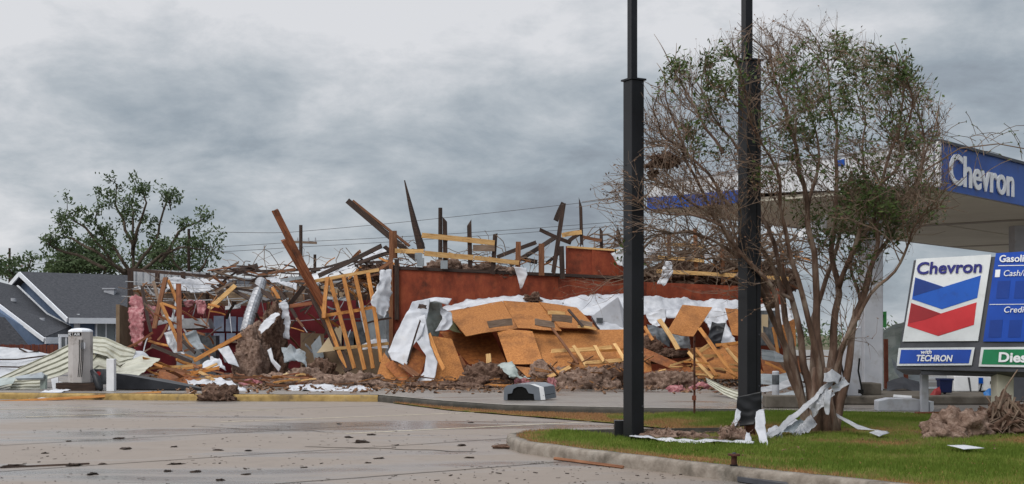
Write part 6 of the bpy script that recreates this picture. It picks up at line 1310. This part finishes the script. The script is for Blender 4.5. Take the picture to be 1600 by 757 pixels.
cloth([(1226, 664, 18.6), (1240, 656, 18.7), (1258, 656, 18.8)], [(1224, 674, 18.4), (1242, 674, 18.4), (1256, 668, 18.6)], 'crumpled white bag between the right black pole and the tree', seed=65, nu=22, nv=12, **fc2)
cloth([(1200, 670, 18.3), (1212, 664, 18.4), (1222, 668, 18.4)], [(1198, 688, 17.9), (1210, 690, 17.9), (1222, 684, 18)], 'crumpled white scrap lying at the low end of the twisted strip', seed=66, nu=18, nv=10, **fc2)
cloth([(1290, 582, 18.6), (1300, 577, 18.7), (1314, 588, 18.7)], [(1286, 597, 18.5), (1298, 598, 18.5), (1310, 601, 18.6)], 'white bent metal plate caught in the tree trunks', m='whitem', seed=67, nu=18, nv=10, **fc2)
cloth([(1288, 612, 18.5), (1286, 630, 18.4), (1290, 648, 18.4)], [(1300, 608, 18.5), (1298, 630, 18.4), (1294, 650, 18.4)], 'white metal strip hanging down on the tree trunks', m='whitem', seed=68, nu=18, nv=6, **fc2)
cloth([(1306, 646, 18.9), (1340, 664, 18.4), (1376, 676, 18.0)], [(1308, 652, 18.8), (1340, 671, 18.2), (1388, 674, 18.0)], 'white angle strip lying on the grass right of the tree foot', m='whitem', seed=69, nu=30, nv=6, amp=.01)
cloth([(1358, 676, 17.8), (1370, 672, 18)], [(1374, 682, 17.6), (1390, 676, 17.9)], 'small pale scrap at the end of the white angle strip', m='whitem', seed=70, nu=8, nv=4, amp=.01)
cloth([(1480, 704, 15.9), (1508, 703.5, 15.95)], [(1506, 710, 15.5), (1538, 708, 15.6)], 'flat white card lying on the grass under the shaggy root clump', seed=71, nu=10, nv=5, amp=.008).location.z += .06
for i, (A, Bq, lb) in enumerate((
    ([(1236, 676, 18.5), (1252, 664, 18.6), (1266, 650, 18.7)], [(1244, 684, 18.2), (1262, 674, 18.4), (1276, 660, 18.5)], 'bent grey white metal scrap on the ground at the left of the tree foot'),
    ([(1262, 632, 18.5), (1276, 618, 18.5), (1292, 606, 18.6)], [(1272, 650, 18.4), (1286, 636, 18.4), (1304, 616, 18.5)], 'creased metal flap wrapped low round the front of the tree trunks'),
    ([(1302, 604, 18.6), (1314, 596, 18.7), (1322, 588, 18.8)], [(1304, 614, 18.6), (1318, 606, 18.7), (1328, 600, 18.8)], 'small creased metal end sticking out to the right of the trunks'),
    ([(1206, 678, 18.0), (1232, 664, 18.2), (1250, 650, 18.3)], [(1210, 682, 17.9), (1238, 671, 18.1), (1256, 657, 18.3)], 'second thin ribbed metal strip lying along the twisted white strip'))):
    loft(A, Bq, 'metal_scrap', M['greymetal' if i == 3 else 'whitem'], nu=26, nv=12, amp=.06, freq=5, seed=400 + i, edge=.03, label=lb, cat='metal scrap', smooth=False)
# root clump at the right
heap((P(1500, 660, 18.4).x, 18.4, GZ + .02), (.50, .28, .33), 'root_clump', M['insul'], seed=95, label='shaggy brown insulation roll lying on the grass below the price sign', cat='insulation', rot=.35, amp=.3, fuzz=50)
heap((P(1474, 680, 18.0).x, 18.0, GZ + .02), (.30, .20, .19), 'root_clump', M['insul'], seed=96, label='low left end of the shaggy roll on the grass below the sign', cat='insulation', rot=.2, amp=.3, fuzz=40)
heap((P(1566, 650, 18.7).x, 18.7, GZ + .10), (.36, .26, .42), 'root_clump', M['insuld'], seed=97, label='upright shaggy dark root clump under the tan sign post', cat='root clump', amp=.3, fuzz=90)
mb = MB(); rr = random.Random(3)
for i in range(26):
    a_ = P(rr.uniform(1540, 1592), rr.uniform(618, 650), 18.5); mb.tube([a_, a_ + Vector((rr.uniform(-.15, .15), -.05, rr.uniform(-.3, -.1))), a_ + Vector((rr.uniform(-.35, .35), -.12, rr.uniform(-.5, -.25)))], [.02, .014, .006], 4, False)
mb.tube([P(1560, 640, 18.4), P(1572, 605, 18.5), P(1590, 578, 18.6)], [.022, .015, .008], 5)
build(mb, 'roots', M['twig'], label='loose bare roots sticking out over the shaggy dark root clump', cat='roots', at0=False, recalc=False)
# ---------------------------------------------------------------- bare crape myrtle tree
def myrtle():
    rr = random.Random(12); tb_ = MB(); tw = MB(); tips = []
    limbs = [([(1272, 672), (1238, 570), (1205, 480), (1165, 405), (1118, 345), (1060, 300), (1020, 275)], .075, -.6), ([(1276, 672), (1258, 560), (1240, 470), (1208, 380), (1180, 300), (1130, 205), (1085, 120)], .08, .2),
             ([(1284, 672), (1282, 540), (1275, 430), (1262, 320), (1240, 220), (1212, 120), (1200, 85)], .09, -.2), ([(1290, 672), (1300, 560), (1312, 450), (1300, 350), (1312, 240), (1292, 130), (1284, 85)], .09, .5),
             ([(1298, 672), (1328, 560), (1346, 470), (1372, 380), (1376, 280), (1412, 180), (1400, 80)], .08, -.3), ([(1292, 672), (1316, 548), (1352, 440), (1408, 350), (1446, 260), (1458, 175)], .075, .6),
             ([(1270, 672), (1230, 556), (1214, 455), (1150, 375), (1090, 335), (1020, 328), (960, 300)], .06, -.9), ([(1210, 480), (1160, 400), (1090, 362), (1030, 365), (975, 392)], .045, -.4), ([(1300, 600), (1340, 500), (1400, 405), (1440, 345), (1472, 325)], .05, -.7),
             ([(1268, 672), (1232, 520), (1214, 425), (1152, 330), (1092, 250), (1040, 170), (1036, 120)], .07, .4), ([(1280, 672), (1268, 520), (1300, 400), (1345, 300), (1352, 200), (1340, 120)], .065, .9), ([(1286, 672), (1270, 500), (1232, 390), (1222, 290), (1170, 190), (1156, 115)], .065, -.9),
             ([(1310, 450), (1350, 330), (1410, 240), (1430, 150), (1400, 70)], .045, -.9), ([(1262, 320), (1290, 230), (1250, 140), (1240, 95)], .035, .9), ([(1436, 300), (1440, 240), (1430, 170), (1452, 120)], .03, .2), ([(1130, 240), (1080, 150), (1040, 90), (1018, 62)], .028, .3), ([(1345, 470), (1330, 400), (1360, 340), (1420, 300), (1462, 290)], .035, .5), ([(1240, 470), (1180, 430), (1120, 400), (1060, 395), (1010, 430)], .03, .5), ([(1118, 345), (1070, 240), (1030, 200), (1012, 150)], .03, -.9), ([(1165, 405), (1120, 300), (1060, 230), (1022, 225)], .03, .7)]
    YT = 19.3
    tips2 = []
    def env(p):
        x = 800 + p.x / p.y * F; y = 523 - (p.z - EYE) / p.y * F; k = .10 * noise.noise(p * 1.3)
        return ((x - 1238) / 250) ** 2 + ((y - 258) / 228) ** 2 < 1.0 + k * 3 or (x < 1060 and y > 250 and x > 925 + abs(y - 320) * .5) or y > 430
    def twigs(p, d, l, r, depth):
        if not env(p) or not env(p + d.normalized() * l * .8): return
        n = 3; pts = [p]; q = p.copy(); dd = d.normalized()
        for i in range(n):
            dd = (dd + Vector((rr.gauss(0, .22) - .04, rr.gauss(0, .22), rr.gauss(0, .2) + .06))).normalized(); q = q + dd * l / n; pts.append(q.copy())
        tw.tube(pts, [r, r * .8, r * .6, r * .35], 3 if depth < 2 else 4, False)
        if depth <= 1: tips2.extend(pts[1:])
        if depth == 0: return
        for _ in range(rr.randint(3, 4)):
            i = rr.randint(1, 3); nd_ = (dd + Vector((rr.gauss(0, .5), rr.gauss(0, .5), rr.gauss(0, .42) + .08))).normalized(); twigs(pts[i], nd_, l * rr.uniform(.55, .85), r * .6, depth - 1)
    for ln, r0, dy in limbs:
        k = len(ln); pts = []
        for i, (x, y) in enumerate(ln): pts.append(P(x, y, YT + dy * (i / (k - 1)) * 2.0))
        if ln[0][1] == 672: pts[0].z = GZ - .05; pts[0].x = P(1284, 0, YT).x + (pts[0].x - P(1284, 0, YT).x) * 1.3
        dn_ = 26; dense = [polyat(pts, t / dn_) for t in range(dn_ + 1)]
        for _ in range(2): dense = [dense[0]] + [(dense[i - 1] + dense[i] * 2 + dense[i + 1]) / 4 for i in range(1, dn_)] + [dense[-1]]
        dense = [p + noise.noise_vector(p * 1.7 + Vector((r0 * 90, 0, 0))) * .10 * min(1, t / 4) for t, p in enumerate(dense)]
        tb_.tube(dense, [r0 * (1.15 if t == 0 else 1) * (1 - .9 * (t / dn_) ** .62) for t in range(dn_ + 1)], 8)
        for t in range(9 if ln[0][1] == 672 else 3, dn_ + 1):
            for _ in range(2 if t > 12 else 1):
                tang = (dense[min(t + 1, dn_)] - dense[t - 1]).normalized(); d = tang * .9 + Vector((rr.gauss(0, .75), rr.gauss(0, .75), rr.gauss(0, .5)))
                if rr.random() < .84: twigs(dense[t], d + Vector((-.25, 0, .1)), rr.uniform(.35, .9), .0105, 2 if rr.random() < .78 else 3)
    # flared root foot
    for i in range(9):
        a_ = i * .7; c = P(1284, 0, YT); b = Vector((c.x + .22 * math.cos(a_), YT + .18 * math.sin(a_), GZ - .04)); tb_.tube([b, b.lerp(Vector((c.x, YT, 1.0)), .45) + Vector((0, 0, .1)), Vector((c.x + .10 * math.cos(a_), YT + .08 * math.sin(a_), 1.1))], [.09, .07, .05], 7)
    fb_ = MB(); db_ = MB()
    def px(p): return 800 + p.x / p.y * F, 523 - (p.z - EYE) / p.y * F
    for p in tips2:
        x, y = px(p)
        # where the living leaves are left on the tree, by place in the crown (metres)
        g = 0
        for (cx_, cy_, rx, ry, wgt) in ((1330, 140, 150, 90, .8), (1130, 120, 90, 60, .55), (1345, 340, 100, 85, .75), (1430, 330, 60, 60, .6), (1420, 200, 60, 130, .38), (1240, 200, 80, 80, .5), (1110, 210, 60, 50, .35), (1440, 110, 50, 60, .8), (1300, 80, 60, 40, .6), (1060, 120, 60, 50, .4), (970, 410, 40, 30, .5), (1360, 420, 50, 40, .5), (1290, 230, 140, 130, .35)):
            g = max(g, wgt * max(0, 1.15 - ((x - cx_) / rx) ** 2 - ((y - cy_) / ry) ** 2))
        g *= .10 + 2.3 * max(0, noise.noise(p * 2.2) + .06) + .5 * max(0, noise.noise(p * 5))
        nl = int(g * 2.7 + rr.random() * .75)
        for _ in range(nl):
            c = p + Vector((rr.gauss(0, .05), rr.gauss(0, .05), rr.gauss(0, .05))); a_ = Vector((rr.uniform(-1, 1), rr.uniform(-1, 1), rr.uniform(-1, .6))).normalized(); b = a_.orthogonal().normalized(); s = rr.uniform(.030, .058)
            fb_.add([c - a_ * s, c + b * s * .45, c + a_ * s, c - b * s * .45], [(0, 1, 2, 3)])
        if rr.random() < .3:
            c = p; a_ = Vector((rr.uniform(-1, 1), rr.uniform(-1, 1), rr.uniform(-1, 1))).normalized(); b = a_.orthogonal().normalized(); s = rr.uniform(.012, .03); db_.add([c - a_ * s, c + b * s * .5, c + a_ * s, c - b * s * .5], [(0, 1, 2, 3)])
    e = empty('crape_myrtle_tree', (P(1284, 0, YT).x, YT, GZ), 'many stemmed storm stripped tree with sparse green leaves behind the black poles', 'tree')
    build(tb_, 'trunk', M['barkp'], e, smooth=True, recalc=False); build(tw, 'twigs', M['twig'], e, recalc=False); build(fb_, 'crown', M['leaf'], e, recalc=False); build(db_, 'dead_leaves', M['leafd'], e, recalc=False)
    print('LEAVES', len(fb_.f), 'TWIGF', len(tw.f))
myrtle()
heap(P(1040, 252, 18.9), (.20, .16, .09), 'caught_debris', M['insuld'], seed=98, label='brown clump of debris caught in the twigs right of the left black pole', cat='debris', amp=.6, fuzz=160, flat=False)
heap(P(1020, 272, 19.0), (.06, .06, .05), 'caught_debris', M['insuld'], seed=99, label='tiny brown clump hanging under the large caught clump', cat='debris', amp=.6, fuzz=30, flat=False)
# stray twig cluster entering at the right edge
mb = MB(); lb_ = MB(); rr = random.Random(31)
for i in range(26):
    a_ = P(rr.uniform(1470, 1600), rr.uniform(205, 250), 18.2 + rr.uniform(-.4, .4)); d = Vector((rr.uniform(-.6, 1), rr.uniform(-.3, .3), rr.uniform(-.3, .5))).normalized(); pts = [a_, a_ + d * .15, a_ + d * .3 + Vector((0, 0, -.03)), a_ + d * .45 + Vector((0, 0, -.1))]
    mb.tube(pts, .005, 3, False)
    for p in pts[1:]:
        if rr.random() < .6:
            n_ = Vector((rr.uniform(-1, 1), rr.uniform(-1, 1), rr.uniform(-1, 1))).normalized(); b = n_.orthogonal(); s = .03; lb_.add([p - n_ * s, p + b * s * .4, p + n_ * s, p - b * s * .4], [(0, 1, 2, 3)])
te = empty('low_branch', P(1480, 260, 18.4), 'thin leafy branch reaching across the canopy lettering at the right', 'branch')
mb.tube([P(1400, 330, 19), P(1440, 270, 18.6), P(1500, 232, 18.3), P(1560, 225, 18.2), P(1640, 240, 18.2)], [.02, .015, .011, .009, .007], 5, False); build(mb, 'twigs', M['twig'], te, recalc=False); build(lb_, 'leaves', M['leaf'], te, recalc=False)

# ================================================================ SMALL THINGS ON THE CAR PARK AND KERB
se = empty('post_stump', G(1147, 750), 'broken dark post stump with a round flange in front of the island kerb', 'post stump'); c = G(1147, 750)
build(MB().tube([c, c + Vector((0, 0, .10)), c + Vector((0, 0, .17))], [.045, .05, .042], 10), 'footing', M['hole'], se); build(MB().tube([c + Vector((0, 0, .16)), c + Vector((0, 0, .27))], .032, 12), 'tube', M['rust'], se); build(MB().tube([c + Vector((0, 0, .265)), c + Vector((0, 0, .285))], [.068, .066], 20), 'flange', M['rust'], se)
build(MB().tube([c + Vector((0, 0, .285)), c + Vector((0, 0, .30))], .02, 8), 'bolt', M['frame'], se)
q0, q1, q2, q3_ = G(1152, 742), G(1222, 753), G(1232, 766), G(1152, 754)
pe = empty('fallen_sign_panel', q0, 'dark blue sign panel with two white squares lying flat by the post stump', 'sign panel'); mb = MB().prism([p + Vector((0, 0, .01)) for p in (q3_, q2, q1, q0)], Vector((0, 0, .05))); build(mb, 'panel', M['frame'], pe)
def lq(a_, b_, m, nm):
    def at(u, v): return q0.lerp(q1, u).lerp(q3_.lerp(q2, u), v) + Vector((0, 0, .064))
    build(MB().prism([at(a_, .55), at(b_, .55), at(b_, .1), at(a_, .1)], Vector((0, 0, .006))), nm, M[m], pe)
lq(.52, .76, 'letter', 'white_square'); lq(.80, 1.0, 'letter', 'white_square'); lq(.05, .48, 'greymetal', 'grey_plate')
hp(805, 704, 26, 7, 'insuld', 'brown bark clump lying at the tip of the kerbed island', 101, Y=18.0, z=0, dep=.12, fuzz=50, name='bark_clump', cat='debris')
plank(G(866, 719), G(974, 733), .035, .02, 'timber_strip', M['brown'], label='thin brown timber strip lying along the island kerb', cat='board').location.z += .02
plank(G(0, 732), G(140, 726), .02, .012, 'timber_strip', M['dark'], label='thin dark strip lying in the wet patch at the left', cat='board').location.z += .01
rr = random.Random(44)
for i, (x, y, s) in enumerate(((186, 686, 7), (198, 702, 8), (115, 728, 12), (145, 742, 9), (70, 709, 5), (20, 728, 7), (272, 699, 5), (340, 704, 6), (345, 751, 8), (262, 737, 7), (564, 692, 12), (545, 684, 6), (580, 680, 6), (722, 697, 8), (835, 673, 6), (736, 661, 4), (530, 663, 4), (385, 742, 5), (388, 705, 5), (475, 731, 4), (733, 716, 6), (592, 717, 5), (575, 724, 4), (160, 726, 6), (275, 726, 7), (305, 738, 8), (107, 690, 4), (620, 696, 4), (1020, 722, 3), (990, 727, 4))):
    c = G(x, y); k_ = c.y / F; heap((c.x, c.y, .003), (s * k_ * .8, s * k_ * rr.uniform(.6, 1.5), s * k_ * .22), 'mud_clod', M['mud'], seed=200 + i, n=10, label='small dark clod of leaves and bark on the car park concrete', cat='debris', group='dark clods on the car park', amp=.8, fuzz=0, rot=rr.uniform(0, 3))
mb = MB()
for i in range(1500):
    y = 640 + 120 * rr.random() ** 1.0; x = rr.uniform(-100, 1700 if y < 0 else 1100); c = G(x, y)
    if inpoly(c.x, c.y, lawn) or inpoly(c.x, c.y, stripp) or noise.noise(Vector((c.x * .5, c.y * .5, 2))) < -.12: continue
    s = rr.uniform(.003, .012) * (2 if rr.random() < .08 else 1); mb.box((c.x, c.y, .004 + s * .15), (s * rr.uniform(1.5, 5), s, s * .3), Matrix.Rotation(rr.uniform(0, 3), 3, 'Z'))
build(mb, 'leaf_litter', M['mud'], at0=True, label='tiny dark bits of leaf and bark strewn over the car park', cat='litter', kind='stuff', recalc=False)
mb = MB()
for i in range(500):
    x = rr.uniform(2.5, 9); y = rr.uniform(14.5, 20)
    if not inpoly(x, y, lawn) or noise.noise(Vector((x, y, 5))) < .05: continue
    s = rr.uniform(.012, .03); mb.box((x, y, GZ + .045), (s * 2, s, s * .3), Euler((rr.uniform(-.4, .4), rr.uniform(-.4, .4), rr.uniform(0, 3))).to_matrix())
build(mb, 'fallen_leaves', M['leafd'], at0=True, label='scattered dead leaves on the island lawn', cat='leaves', kind='stuff', recalc=False)
